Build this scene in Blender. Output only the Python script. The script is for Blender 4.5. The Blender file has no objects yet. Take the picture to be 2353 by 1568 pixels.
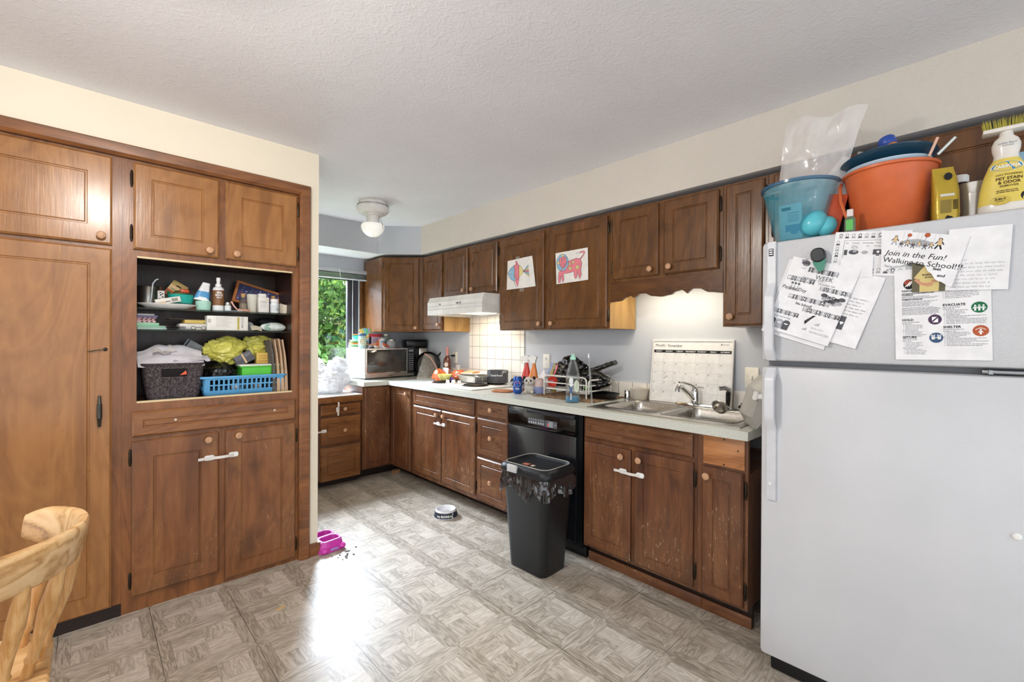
import bpy, math, random
from mathutils import Matrix, Vector, noise
SC = bpy.context.scene
COL = SC.collection
PI = math.pi
rnd = random.Random(7)

# ------------------------------------------------------------------ camera
def make_camera():
    yaw, pitch, roll = math.radians(43.626), math.radians(-0.165), math.radians(0.295)
    f = Vector((math.sin(yaw), math.cos(yaw), 0)); r = Vector((math.cos(yaw), -math.sin(yaw), 0)); u = Vector((0, 0, 1))
    f2 = f * math.cos(pitch) + u * math.sin(pitch); u2 = u * math.cos(pitch) - f * math.sin(pitch)
    r3 = r * math.cos(roll) + u2 * math.sin(roll); u3 = u2 * math.cos(roll) - r * math.sin(roll)
    cam = bpy.data.cameras.new('camera'); cam.sensor_width = 36.0; cam.lens = 1026.3 / 2353 * 36
    cam.clip_start = 0.05; cam.clip_end = 200
    o = bpy.data.objects.new('camera', cam); COL.objects.link(o)
    m = Matrix((r3, u3, -f2)).transposed().to_4x4(); m.translation = (0, 0, 1.29)
    o.matrix_world = m
    SC.camera = o
make_camera()
# ------------------------------------------------------------------ world, lights, exposure
SC.view_settings.view_transform = 'Standard'
SC.view_settings.look = 'None'
SC.view_settings.gamma = 1.0
SC.view_settings.use_curve_mapping = False
SC.cycles.max_bounces = 14; SC.cycles.diffuse_bounces = 8; SC.cycles.transparent_max_bounces = 16
SC.view_settings.exposure = 0.58
W = bpy.data.worlds.new('sky'); SC.world = W; W.use_nodes = True
bg = W.node_tree.nodes['Background']
bg.inputs[0].default_value = (0.90, 0.95, 1.0, 1); bg.inputs[1].default_value = 1.5
def light(name, kind, loc, power, col, rot=(0, 0, 0), size=None, size_y=None, radius=None, portal=False, spread=None):
    l = bpy.data.lights.new(name, kind); l.energy = power; l.color = col
    if kind == 'AREA':
        l.shape = 'RECTANGLE'; l.size = size; l.size_y = size_y or size
        if spread: l.spread = spread
        if portal: l.cycles.is_portal = True
    if radius is not None: l.shadow_soft_size = radius
    o = bpy.data.objects.new(name, l); o.location = loc; o.rotation_euler = rot; COL.objects.link(o); return o
WARM = (1.0, 0.80, 0.56)
light('ceiling_lamp_light', 'POINT', (0.05, 1.30, 2.18), 38, (1.0, 0.94, 0.87), radius=0.07)
light('window_skylight', 'AREA', (1.35, 6.1, 3.25), 2000, (0.74, 0.86, 1.0), rot=(math.radians(-48), 0, math.radians(0)), size=3.2, size_y=2.0)
light('hood_light', 'AREA', (2.46, 3.0, 1.495), 1.6, (1.0, 0.82, 0.60), size=0.10, size_y=0.28)
light('sink_cabinet_light', 'AREA', (2.50, 1.26, 1.640), 2.0, (1.0, 0.90, 0.68), size=0.06, size_y=0.5)

# ------------------------------------------------------------------ colour and material helpers
def lin(c):
    if isinstance(c, str):
        c = c.lstrip('#'); c = [int(c[i:i + 2], 16) / 255 for i in (0, 2, 4)]
    return tuple(x / 12.92 if x <= 0.04045 else ((x + 0.055) / 1.055) ** 2.4 for x in c[:3]) + (1.0,)
_M = {}
def newmat(name):
    m = bpy.data.materials.new(name); m.use_nodes = True
    nt = m.node_tree; b = nt.nodes['Principled BSDF']
    return m, nt, b
class S:
    """a socket with arithmetic, for building shader maths"""
    nt = None
    def __init__(s, sock): s.s = sock
    @staticmethod
    def _m(op, *a):
        n = S.nt.nodes.new('ShaderNodeMath'); n.operation = op
        for i, x in enumerate(a):
            if isinstance(x, S): S.nt.links.new(x.s, n.inputs[i])
            else: n.inputs[i].default_value = x
        return S(n.outputs[0])
    def __add__(s, o): return S._m('ADD', s, o)
    def __radd__(s, o): return S._m('ADD', s, o)
    def __sub__(s, o): return S._m('SUBTRACT', s, o)
    def __rsub__(s, o): return S._m('SUBTRACT', o, s)
    def __mul__(s, o): return S._m('MULTIPLY', s, o)
    def __rmul__(s, o): return S._m('MULTIPLY', s, o)
    def __truediv__(s, o): return S._m('DIVIDE', s, o)
    def __gt__(s, o): return S._m('GREATER_THAN', s, o)
    def __lt__(s, o): return S._m('LESS_THAN', s, o)
    def fract(s): return S._m('FRACT', s)
    def floor(s): return S._m('FLOOR', s)
    def abs(s): return S._m('ABSOLUTE', s)
    def max(s, o): return S._m('MAXIMUM', s, o)
    def min(s, o): return S._m('MINIMUM', s, o)
    def clamp(s): n = S._m('ADD', s, 0.0); n.s.node.use_clamp = True; return n
def mixf(f, a, b): return a + (b - a) * f if isinstance(a, S) or isinstance(b, S) else f * (b - a) + a
def coords(kind='Object'):
    tc = S.nt.nodes.new('ShaderNodeTexCoord'); sp = S.nt.nodes.new('ShaderNodeSeparateXYZ')
    S.nt.links.new(tc.outputs[kind], sp.inputs[0])
    return [S(sp.outputs[i]) for i in range(3)]
def vec(x, y, z):
    n = S.nt.nodes.new('ShaderNodeCombineXYZ')
    for i, v in enumerate((x, y, z)):
        if isinstance(v, S): S.nt.links.new(v.s, n.inputs[i])
        else: n.inputs[i].default_value = v
    return n.outputs[0]
def nz(v, scale=1.0, detail=3.0, rough=0.5, dist=0.0):
    n = S.nt.nodes.new('ShaderNodeTexNoise'); n.inputs['Scale'].default_value = scale; n.inputs['Detail'].default_value = detail
    n.inputs['Roughness'].default_value = rough; n.inputs['Distortion'].default_value = dist
    if v is not None: S.nt.links.new(v, n.inputs['Vector'])
    return S(n.outputs[0])
def white(v):
    n = S.nt.nodes.new('ShaderNodeTexWhiteNoise'); n.noise_dimensions = '3D'; S.nt.links.new(v, n.inputs['Vector']); return S(n.outputs['Value'])
def ramp(f, stops):
    n = S.nt.nodes.new('ShaderNodeValToRGB'); e = n.color_ramp.elements
    while len(e) < len(stops): e.new(0.5)
    for k, (p, c) in enumerate(stops): e[k].position = p; e[k].color = lin(c)
    S.nt.links.new(f.s, n.inputs[0]); return n.outputs[0]
def rgb(c):
    n = S.nt.nodes.new('ShaderNodeRGB'); n.outputs[0].default_value = lin(c); return n.outputs[0]
def mixc(f, a, b, mode='MIX'):
    n = S.nt.nodes.new('ShaderNodeMix'); n.data_type = 'RGBA'; n.blend_type = mode
    for i, x in ((0, f), (6, a), (7, b)):
        if isinstance(x, S): S.nt.links.new(x.s, n.inputs[i])
        elif isinstance(x, bpy.types.NodeSocket): S.nt.links.new(x, n.inputs[i])
        elif i == 0: n.inputs[0].default_value = x
        else: n.inputs[i].default_value = lin(x)
    return n.outputs[2]
def smooth(f, a, b):
    n = S.nt.nodes.new('ShaderNodeMapRange'); n.interpolation_type = 'SMOOTHSTEP'
    n.inputs['From Min'].default_value = a; n.inputs['From Max'].default_value = b
    S.nt.links.new(f.s, n.inputs['Value']); return S(n.outputs[0])
def link(sock, inp): S.nt.links.new(sock.s if isinstance(sock, S) else sock, inp)
def bump(b, h, strength, dist=0.01):
    n = S.nt.nodes.new('ShaderNodeBump'); n.inputs['Strength'].default_value = strength; n.inputs['Distance'].default_value = dist
    link(h, n.inputs['Height']); S.nt.links.new(n.outputs[0], b.inputs['Normal'])
def M(name, col='#888888', rough=0.5, metal=0.0, spec=0.5, trans=0.0, alpha=1.0, emit=0.0, coat=0.0, var=0.0, vscale=20.0, bmp=0.0, bscale=80.0, ior=1.45, sheen=0.0):
    if name in _M: return _M[name]
    m, nt, b = newmat(name); S.nt = nt; _M[name] = m
    b.inputs['Base Color'].default_value = lin(col); b.inputs['Roughness'].default_value = rough; b.inputs['Metallic'].default_value = metal
    b.inputs['Specular IOR Level'].default_value = spec; b.inputs['Transmission Weight'].default_value = trans; b.inputs['Alpha'].default_value = alpha
    b.inputs['Coat Weight'].default_value = coat; b.inputs['IOR'].default_value = ior; b.inputs['Sheen Weight'].default_value = sheen
    if emit: b.inputs['Emission Color'].default_value = lin(col); b.inputs['Emission Strength'].default_value = emit
    x, y, z = coords(); v = vec(x, y, z)
    n1 = nz(v, vscale, 4)
    a = max(var, 0.03)
    hi = tuple(min(1, c * (1 + a)) for c in _srgb(col)); lo = tuple(c * (1 - a) for c in _srgb(col))
    if trans < 0.5: link(ramp(n1, [(0.3, lo), (0.7, hi)]), b.inputs['Base Color'])
    if bmp: bump(b, nz(v, bscale, 4), bmp)
    return m
def _srgb(c):
    if isinstance(c, str):
        c = c.lstrip('#'); return tuple(int(c[i:i + 2], 16) / 255 for i in (0, 2, 4))
    return tuple(c[:3])
def thin(name, col, alpha, rough=0.2):
    """a thin clear film: part see-through, part glossy colour"""
    return M(name, col, rough, alpha=alpha, spec=0.6)
def wood(name, stops, axis='z', rough=0.35, fine=0.35, scratch=0.0, grime=0.0, coat=0.15, off=(0, 0, 0), figure=0.75, spec=0.4, rings=0.18):
    if name in _M: return _M[name]
    m, nt, b = newmat(name); S.nt = nt; _M[name] = m
    x, y, z = coords()
    x, y, z = x + off[0], y + off[1], z + off[2]
    if axis == 'x': x, z = z, x
    elif axis == 'y': y, z = z, y
    w = nz(vec(x * 3.0, y * 3.0, z * 0.9), 1, 3, 0.5, 1.5)
    rg = (w * 9.0).fract(); rg = (rg - 0.5).abs() * 2.0
    grain = nz(vec(x * 140, y * 140, z * 6), 1, 3, 0.6)
    broad = nz(vec(x * 14, y * 14, z * 1.6), 1, 4, 0.55, 0.6)
    f = broad * figure + grain * fine + rg * rings - 0.28
    c = ramp(f.clamp(), stops)
    if grime:
        gb = smooth(nz(vec(x * 5, y * 5, z * 3), 1, 5, 0.65), 0.50, 0.72) * grime
        c = mixc(gb, c, '#20110a')
    if scratch:
        sc = smooth(nz(vec(x * 95, y * 95, z * 22), 1, 4, 0.7), 0.60, 0.66)
        zone = smooth(nz(vec(x * 4, y * 4, z * 2.5), 1, 3), 0.42, 0.62)
        c = mixc((sc * zone * scratch).clamp(), c, '#c9a483')
        c = mixc((zone * 0.25 * scratch).clamp(), c, '#8f6a4c')
    link(c, b.inputs['Base Color'])
    link(mixf(nz(vec(x * 9, y * 9, z * 4), 1, 3), rough * 0.75, rough * 1.45) if False else (nz(vec(x * 9, y * 9, z * 4), 1, 3) * (rough * 0.7) + rough * 0.65), b.inputs['Roughness'])
    b.inputs['Coat Weight'].default_value = coat; b.inputs['Coat Roughness'].default_value = 0.25
    b.inputs['Specular IOR Level'].default_value = spec
    bump(b, grain + broad * 2.0, 0.12, 0.003)
    return m

# ------------------------------------------------------------------ mesh helpers
class MB:
    def __init__(s): s.v = []; s.f = []; s.mi = []; s.m = 0; s.x = Matrix.Identity(4)
    def at(s, loc=(0, 0, 0), rz=0, rx=0, ry=0, sc=1):
        s.x = Matrix.Translation(loc) @ Matrix.Rotation(rz, 4, 'Z') @ Matrix.Rotation(ry, 4, 'Y') @ Matrix.Rotation(rx, 4, 'X') @ Matrix.Scale(sc, 4); return s
    def add(s, vs, fs, mi=None):
        b = len(s.v); s.v += [tuple(s.x @ Vector(p)) for p in vs]
        for f in fs: s.f.append([b + i for i in f]); s.mi.append(s.m if mi is None else mi)
        return s
    def loft(s, loops, c0=True, c1=True, closed=True, ring=False):
        n = len(loops[0]); vs = [p for l in loops for p in l]; fs = []
        L = len(loops)
        for a in range(L if ring else L - 1):
            for i in range(n if closed else n - 1):
                j = (i + 1) % n; b2 = (a + 1) % L
                fs.append((a * n + i, a * n + j, b2 * n + j, b2 * n + i))
        if not ring:
            if c0: fs.append(tuple(range(n - 1, -1, -1)))
            if c1: fs.append(tuple((L - 1) * n + i for i in range(n)))
        return s.add(vs, fs)
    def box(s, x0, x1, y0, y1, z0, z1, b=0.0):
        if b <= 0:
            return s.loft([[(x0, y0, z), (x1, y0, z), (x1, y1, z), (x0, y1, z)] for z in (z0, z1)])
        b = min(b, (x1 - x0) / 2.01, (y1 - y0) / 2.01, (z1 - z0) / 2.01)
        def L(i, z, c): return [(p[0], p[1], z) for p in rrect(x0 + i, x1 - i, y0 + i, y1 - i, c, 2)]
        return s.loft([L(b, z0, b * .3), L(b * .3, z0 + b * .3, b * .8), L(0, z0 + b, b), L(0, z1 - b, b), L(b * .3, z1 - b * .3, b * .8), L(b, z1, b * .3)])
    def lathe(s, prof, n=24, c=(0, 0), c0=True, c1=True, sx=1, sy=1):
        return s.loft([[(c[0] + sx * r * math.cos(2 * PI * i / n), c[1] + sy * r * math.sin(2 * PI * i / n), z) for i in range(n)] for r, z in prof], c0, c1)
    def tube(s, pts, r, n=8, closed=False, flat=1.0):
        pts = [Vector(p) for p in pts]; N = len(pts); rs = r if isinstance(r, (list, tuple)) else [r] * N
        loops = []; up = None
        for i, p in enumerate(pts):
            a = pts[(i - 1) % N] if (closed or i > 0) else p; b = pts[(i + 1) % N] if (closed or i < N - 1) else p
            t = (b - a).normalized()
            if up is None:
                up = Vector((0, 0, 1)) if abs(t.z) < .9 else Vector((1, 0, 0))
            u = (up - t * up.dot(t))
            if u.length < 1e-6: u = t.orthogonal()
            u.normalize(); w = t.cross(u); up = u
            loops.append([tuple(p + (u * math.cos(2 * PI * k / n) * flat + w * math.sin(2 * PI * k / n)) * rs[i]) for k in range(n)])
        return s.loft(loops, ring=closed)
    def prism(s, poly, z0, z1, axis='z'):
        """polygon extruded along an axis; poly is in the other two axes"""
        def P(a, b, c): return {'z': (a, b, c), 'y': (a, c, b), 'x': (c, a, b)}[axis]
        return s.loft([[P(a, b, z0) for a, b in poly], [P(a, b, z1) for a, b in poly]])
    def rects(s, x0, x1, z0, z1, prof, c0=True, c1=True, r=0):
        """nested rectangles in XZ: prof = (inset, y)"""
        return s.loft([[(x0 + i, y, z0 + i), (x1 - i, y, z0 + i), (x1 - i, y, z1 - i), (x0 + i, y, z1 - i)] for i, y in prof], c0, c1)
    def cells(s, xs, ys, keep, z0, z1, axis='z'):
        def P(a, b, c): return {'z': (a, b, c), 'y': (a, c, b), 'x': (c, a, b)}[axis]
        idx = {}; vs = []; fs = []
        def V(i, j, k):
            if (i, j, k) not in idx: idx[(i, j, k)] = len(vs); vs.append(P(xs[i], ys[j], (z0, z1)[k]))
            return idx[(i, j, k)]
        nx, ny = len(xs) - 1, len(ys) - 1
        K = {(i, j) for i in range(nx) for j in range(ny) if keep(i, j)}
        for i, j in K:
            fs.append((V(i, j, 1), V(i + 1, j, 1), V(i + 1, j + 1, 1), V(i, j + 1, 1)))
            fs.append((V(i, j, 0), V(i, j + 1, 0), V(i + 1, j + 1, 0), V(i + 1, j, 0)))
            for (di, dj, a, b2) in ((-1, 0, (i, j + 1), (i, j)), (1, 0, (i + 1, j), (i + 1, j + 1)), (0, -1, (i, j), (i + 1, j)), (0, 1, (i + 1, j + 1), (i, j + 1))):
                if (i + di, j + dj) not in K:
                    fs.append((V(*a, 0), V(*b2, 0), V(*b2, 1), V(*a, 1)))
        return s.add(vs, fs)
    def sheet(s, nx, ny, fn, thick=0.0):
        vs = [fn(i / nx, j / ny) for j in range(ny + 1) for i in range(nx + 1)]
        q = lambda i, j: j * (nx + 1) + i
        fs = [(q(i, j), q(i + 1, j), q(i + 1, j + 1), q(i, j + 1)) for j in range(ny) for i in range(nx)]
        return s.add(vs, fs)
    def ball(s, c, r, n=16, k=10, sc=(1, 1, 1), wob=0.0, wsc=8.0, seed=0):
        loops = []
        for a in range(1, k):
            t = PI * a / k; L = []
            for i in range(n):
                p = Vector((math.sin(t) * math.cos(2 * PI * i / n), math.sin(t) * math.sin(2 * PI * i / n), -math.cos(t)))
                d = r * (1 + (wob * noise.noise(p * wsc + Vector((seed, seed * 2, 0))) if wob else 0))
                L.append((c[0] + p.x * d * sc[0], c[1] + p.y * d * sc[1], c[2] + p.z * d * sc[2]))
            loops.append(L)
        return s.loft(loops)
    def text(s, body, size, x=0, z=0, y=0, align='LEFT', shear=0, bold=0.0, space=1.0, plane='xz', ext=0.0, ang=0.0, sx=1.0):
        cu = bpy.data.curves.new('lettering', 'FONT'); cu.body = body; cu.size = size; cu.align_x = align; cu.shear = shear
        cu.offset = bold; cu.space_character = space; cu.resolution_u = 2; cu.extrude = ext
        o = bpy.data.objects.new('lettering', cu); me = o.to_mesh()
        ca, sa = math.cos(ang), math.sin(ang)
        vs = []
        for v in me.vertices:
            a, b2 = v.co.x * sx * ca - v.co.y * sa, v.co.x * sx * sa + v.co.y * ca
            vs.append((x + a, y - v.co.z, z + b2) if plane == 'xz' else (x + a, z + b2, y + v.co.z))
        fs = [tuple(p.vertices) for p in me.polygons]
        o.to_mesh_clear(); bpy.data.objects.remove(o); bpy.data.curves.remove(cu)
        return s.add(vs, fs)
def rrect(x0, x1, y0, y1, r, n=4):
    r = max(1e-5, min(r, (x1 - x0) / 2 - 1e-6, (y1 - y0) / 2 - 1e-6)); out = []
    for cx, cy, a0 in ((x1 - r, y0 + r, -PI / 2), (x1 - r, y1 - r, 0), (x0 + r, y1 - r, PI / 2), (x0 + r, y0 + r, PI)):
        for k in range(n + 1):
            a = a0 + PI / 2 * k / n; out.append((cx + r * math.cos(a), cy + r * math.sin(a)))
    return out
def even(poly, n):
    """n points evenly spaced along a closed outline"""
    seg = [math.hypot(b[0] - a[0], b[1] - a[1]) for a, b in zip(poly, poly[1:] + poly[:1])]; L = sum(seg); out = []; i = 0; acc = 0
    for k in range(n):
        d = L * k / n
        while acc + seg[i] < d: acc += seg[i]; i += 1
        t = (d - acc) / max(seg[i], 1e-9); a, b = poly[i], poly[(i + 1) % len(poly)]; out.append((a[0] + (b[0] - a[0]) * t, a[1] + (b[1] - a[1]) * t))
    return out
def _mesh(name, mb, mats, smooth_angle=35):
    me = bpy.data.meshes.new(name); me.from_pydata(mb.v, [], mb.f)
    mats = mats if isinstance(mats, (list, tuple)) else [mats]
    for m in mats: me.materials.append(m)
    me.polygons.foreach_set('material_index', mb.mi)
    import bmesh
    bm = bmesh.new(); bm.from_mesh(me); bmesh.ops.recalc_face_normals(bm, faces=bm.faces); bm.to_mesh(me); bm.free()
    if smooth_angle:
        me.polygons.foreach_set('use_smooth', [True] * len(me.polygons)); me.set_sharp_from_angle(angle=math.radians(smooth_angle))
    return me
def tag(o, label=None, cat=None, group=None, kind=None):
    for k, v in (('label', label), ('category', cat), ('group', group), ('kind', kind)):
        if v: o[k] = v
    return o
def T(name, label, cat, loc=(0, 0, 0), rz=0, group=None, rx=0, ry=0):
    o = bpy.data.objects.new(name, None); o.empty_display_size = 0.05; COL.objects.link(o)
    o.location = loc; o.rotation_euler = (rx, ry, rz); return tag(o, label, cat, group)
def P(parent, name, mb, mats, label=None, smooth_angle=35, kind=None):
    o = bpy.data.objects.new(name, _mesh(name, mb, mats, smooth_angle)); COL.objects.link(o); o.parent = parent
    return tag(o, label, None, None, kind)
def O(name, mb, mats, label, cat, loc=(0, 0, 0), rz=0, group=None, rx=0, ry=0, smooth_angle=35, kind=None):
    o = bpy.data.objects.new(name, _mesh(name, mb, mats, smooth_angle)); COL.objects.link(o)
    o.location = loc; o.rotation_euler = (rx, ry, rz); return tag(o, label, cat, group, kind)
def ST(name, mb, mats, smooth_angle=35, label=None):
    o = bpy.data.objects.new(name, _mesh(name, mb, mats, smooth_angle)); COL.objects.link(o); o['kind'] = 'structure'
    if label: o['label'] = label
    return o
R90 = -PI / 2     # things on the right-hand wall: local x runs towards the camera end, local y into the wall
def dup(o, loc=None, rz=None, label=None, parent=None):
    c = o.copy(); COL.objects.link(c)
    if parent: c.parent = parent
    if loc is not None: c.location = loc
    if rz is not None: c.rotation_euler = (o.rotation_euler[0], o.rotation_euler[1], rz)
    if label: c['label'] = label
    for ch in list(o.children): dup(ch, parent=c)
    return c
# ================================================================== materials of the room
def floor_mat():
    m, nt, b = newmat('vinyl_parquet_tile'); S.nt = nt
    x, y, z = coords(); Tt = 0.3048
    u = (x - 1.743) / Tt; v = (y - 1.196) / Tt
    iu, iv = u.floor(), v.floor(); fu, fv = u.fract() - 0.5, v.fract() - 0.5
    cu, cv = fu.abs(), fv.abs(); bw = 0.135
    border = cu.max(cv) > (0.5 - bw)
    bdir = cv > cu                               # 1: grain runs along x
    k = 2.0 / (1 - 2 * bw)
    su, sv = (fu + (0.5 - bw)) * k, (fv + (0.5 - bw)) * k
    bu, bv = su.floor(), sv.floor()
    par = ((bu + bv) * 0.5).fract() > 0.25
    d = mixf(border, par, bdir)
    across = mixf(d, su.fract(), sv.fract()); plank = (across * 3.0).floor()
    seam_in = ((across * 3.0).fract() - 0.5).abs() > 0.475
    blk = (su.fract() - 0.5).abs().max((sv.fract() - 0.5).abs()) > 0.485
    pid = mixf(border, plank + bu * 3.0 + bv * 7.0, bdir * 20.0 + 40.0)
    rn = white(vec(pid, (iu * 0.0) + 1.0, 3.0)); rt = white(vec(iu, iv, 9.0))
    al = mixf(d, y, x); ac = mixf(d, x, y)
    wv = nz(vec(al * 5.0, ac * 26.0, pid + rt * 5.0), 1, 3, 0.5, 0.4)
    ring = ((wv * 7.0).fract() - 0.5).abs() * 2.0
    fine = nz(vec(al * 14.0, ac * 260.0, pid), 1, 3, 0.6)
    tone = 0.30 + rn * 0.26 + fine * 0.36 + ring * 0.28 - border * 0.07 - 0.18
    c = ramp(tone.clamp(), [(0.12, '#6a6155'), (0.38, '#968b7c'), (0.62, '#b7ad9f'), (0.95, '#d6cdc1')])
    line = mixf(border, (seam_in * 0.12).max(blk * 0.25), 0.0)
    miter = ((cu - cv).abs() < 0.004) * border * 0.12
    innerl = ((cu.max(cv) - (0.5 - bw)).abs() < 0.006) * 0.22
    edge = (cu.max(cv) > 0.4955) * smooth(nz(vec(x * 2.3, y * 2.3, 0.0), 1, 2), 0.36, 0.56) * 0.85
    dark = line.max(miter).max(innerl).max(edge)
    c = mixc(dark.clamp(), c, '#2c251d')
    dirt = smooth(nz(vec(x * 7, y * 7, 0.0), 1, 6, 0.7), 0.55, 0.8) * 0.12
    c = mixc(dirt, c, '#7d7264')
    link(c, b.inputs['Base Color'])
    sp = smooth(nz(vec(x * 120, y * 120, 0.0), 1, 3, 0.7), 0.45, 0.75)
    link(nz(vec(x * 6, y * 6, 0.0), 1, 4) * 0.20 + sp * 0.16 + 0.28, b.inputs['Roughness'])
    b.inputs['Specular IOR Level'].default_value = 0.55
    bump(b, fine * 0.3 + nz(vec(x * 30, y * 30, 0.0), 1, 2) - dark, 0.10, 0.002)
    return m
def plaster(name, c, b1=0.25, s1=55, b2=0.0, rough=0.75):
    m, nt, b = newmat(name); S.nt = nt
    x, y, z = coords(); v = vec(x, y, z)
    n = nz(v, 3, 4)
    link(ramp(n, [(0.3, tuple(k * 0.98 for k in _srgb(c))), (0.7, c)]), b.inputs['Base Color'])
    b.inputs['Roughness'].default_value = rough; b.inputs['Specular IOR Level'].default_value = 0.3
    h = nz(v, s1, 5, 0.6)
    if b2: h = h + smooth(nz(v, 30, 4, 0.55, 1.2), 0.48, 0.62) * b2
    bump(b, h, b1, 0.006)
    return m
FLOOR = floor_mat()
CEIL = plaster('textured_ceiling_paint', '#ececf0', 0.24, 90, 0.5)
CREAM = plaster('cream_wall_paint', '#e9dfcb', 0.12, 60)
GREY = plaster('grey_wall_paint', '#c2c5cb', 0.12, 60)
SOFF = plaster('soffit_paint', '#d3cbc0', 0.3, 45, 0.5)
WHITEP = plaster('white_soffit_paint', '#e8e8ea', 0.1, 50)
ST1 = [(0.0, '#4b2c17'), (0.35, '#7a4b27'), (0.65, '#945f33'), (1.0, '#ab7742')]
PW = wood('pantry_wood', ST1, 'z', 0.34, grime=0.35)
PWX = wood('pantry_wood_across', ST1, 'x', 0.34, grime=0.35)
PD = wood('pantry_door_wood', [(0.0, '#754a26'), (0.35, '#946437'), (0.65, '#a67443'), (1.0, '#b88651')], 'z', 0.28, figure=0.9, fine=0.15, grime=0.2)
PD_SHADED = wood('shaded_lower_door_wood', [(0.0, '#56311a'), (0.35, '#794b28'), (0.65, '#8c5e35'), (1.0, '#a07244')], 'z', 0.34, figure=0.9, fine=0.2, grime=0.5, scratch=0.3)  # light falloff near the floor put into the colour, plus grime and scratches
PDX = wood('pantry_drawer_wood', [(0.0, '#5c3519'), (0.35, '#805029'), (0.65, '#946336'), (1.0, '#a87545')], 'x', 0.30, figure=0.9, fine=0.15, grime=0.2)
UW = wood('upper_cabinet_wood', [(0.0, '#3c2213'), (0.4, '#66411f'), (0.7, '#80532d'), (1.0, '#95683f')], 'z', 0.28, grime=0.2)
BW = wood('base_cabinet_wood', [(0.0, '#351b10'), (0.4, '#653c22'), (0.7, '#815530'), (1.0, '#98683f')], 'z', 0.40, scratch=0.9, grime=0.45)
BWX = wood('base_drawer_wood', [(0.0, '#351b10'), (0.4, '#653c22'), (0.7, '#815530'), (1.0, '#98683f')], 'x', 0.40, scratch=0.6, grime=0.45)
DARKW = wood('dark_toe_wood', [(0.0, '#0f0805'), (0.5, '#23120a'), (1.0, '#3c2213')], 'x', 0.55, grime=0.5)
GOLD = wood('bare_golden_plywood', [(0.0, '#8c6434'), (0.5, '#b08a52'), (1.0, '#c6a673')], 'z', 0.4)
PLY = wood('plywood_patch', [(0.0, '#6b3d1e'), (0.4, '#9a6238'), (0.7, '#b67c4d'), (1.0, '#c8935f')], 'x', 0.5, fine=0.5, figure=1.1)
OAK = wood('blond_oak', [(0.0, '#8a5a2c'), (0.3, '#c08b4e'), (0.6, '#dbae74'), (1.0, '#ecca97')], 'z', 0.32, fine=0.7, figure=0.6)
OAKX = wood('blond_oak_rail', [(0.0, '#7a5532'), (0.2, '#c2955f'), (0.45, '#dfb885'), (1.0, '#efd2a6')], 'x', 0.32, fine=0.35, figure=0.5, rings=0.5)
BARE = M('bare_wood_edge', '#d8c39a', 0.6)
KNOBM = M('birch_knob_wood', '#b98e6c', 0.45, var=0.1, vscale=60)
HINGE = M('dark_bronze_hinge', '#3a3128', 0.4, metal=0.8)
STEEL = M('brushed_steel', '#b9b5ae', 0.28, metal=1.0, var=0.06, vscale=90)
CHROME = M('chrome', '#d8d8d8', 0.10, metal=1.0)
BLACKP = M('black_plastic', '#0e0f11', 0.35)
BLACKG = M('black_gloss', '#060607', 0.12, coat=0.5)
WHITE = M('white_plastic', '#e8e7e4', 0.4)
PAPER = M('white_paper', '#e9e8ea', 0.75)
IVORY = M('ivory_plastic', '#e9e4d6', 0.4)
INK = M('black_ink', '#17171a', 0.8)
GREYINK = M('grey_ink', '#6a6a70', 0.8)

# ================================================================== the room
mb = MB(); mb.box(-3.5, 2.78, -3.0, 4.55, -0.06, 0.0); ST('floor', mb, FLOOR)
mb = MB(); mb.box(-3.5, 2.78, -3.0, 4.55, 2.388, 2.45); ST('ceiling', mb, CEIL)
mb = MB(); mb.box(2.68, 2.78, -3.0, 4.55, 0.0, 2.388); ST('wall_right', mb, GREY)
WX0, WX1, WZ0, WZ1 = 1.10, 2.035, 0.93, 1.99         # window opening
mb = MB(); mb.cells([1.005, WX0, WX1, 2.68], [0, WZ0, WZ1, 2.388], lambda i, j: not (i == 1 and j == 1), 4.42, 4.55, 'y'); ST('wall_back', mb, GREY)
mb = MB(); mb.cells([-3.5, -1.06, 0.954, 1.005], [0, 2.15, 2.388], lambda i, j: not (i == 1 and j == 0), 2.735, 2.80, 'y'); ST('wall_left', mb, CREAM)
mb = MB(); mb.box(0.955, 1.005, 2.80, 4.55, 0, 2.388); ST('wall_passage', mb, CREAM)
mb = MB(); mb.prism([(1.005, 4.03), (2.045, 4.03), (2.357, 3.765), (2.357, -3.0), (2.68, -3.0), (2.68, 4.42), (1.005, 4.42)], 2.115, 2.388)
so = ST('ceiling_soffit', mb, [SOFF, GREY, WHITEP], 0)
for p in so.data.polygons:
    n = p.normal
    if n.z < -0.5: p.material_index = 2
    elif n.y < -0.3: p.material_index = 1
mb = MB(); mb.prism([(0.953, 2.722), (1.016, 2.722), (1.016, 4.42), (1.006, 4.42), (1.006, 2.7345), (0.953, 2.7345)], 0, 0.072); ST('baseboard_left', mb, wood('baseboard_wood', ST1, 'x', 0.4))
# casing round the built-in cupboards
mb = MB()
prof = [(0.0, 2.7345), (0.0, 2.716), (0.008, 2.708), (0.045, 2.712), (0.058, 2.724), (0.058, 2.7345)]
X1, Z1 = 0.953, 2.182
loops = [[(X1 - a, yy, 0.0) for a, yy in prof], [(X1 - a, yy, Z1 - a) for a, yy in prof], [(-2.2, yy, Z1 - a) for a, yy in prof]]
mb.loft(loops, closed=True); ST('trim_1', mb, PWX, 30)
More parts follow.
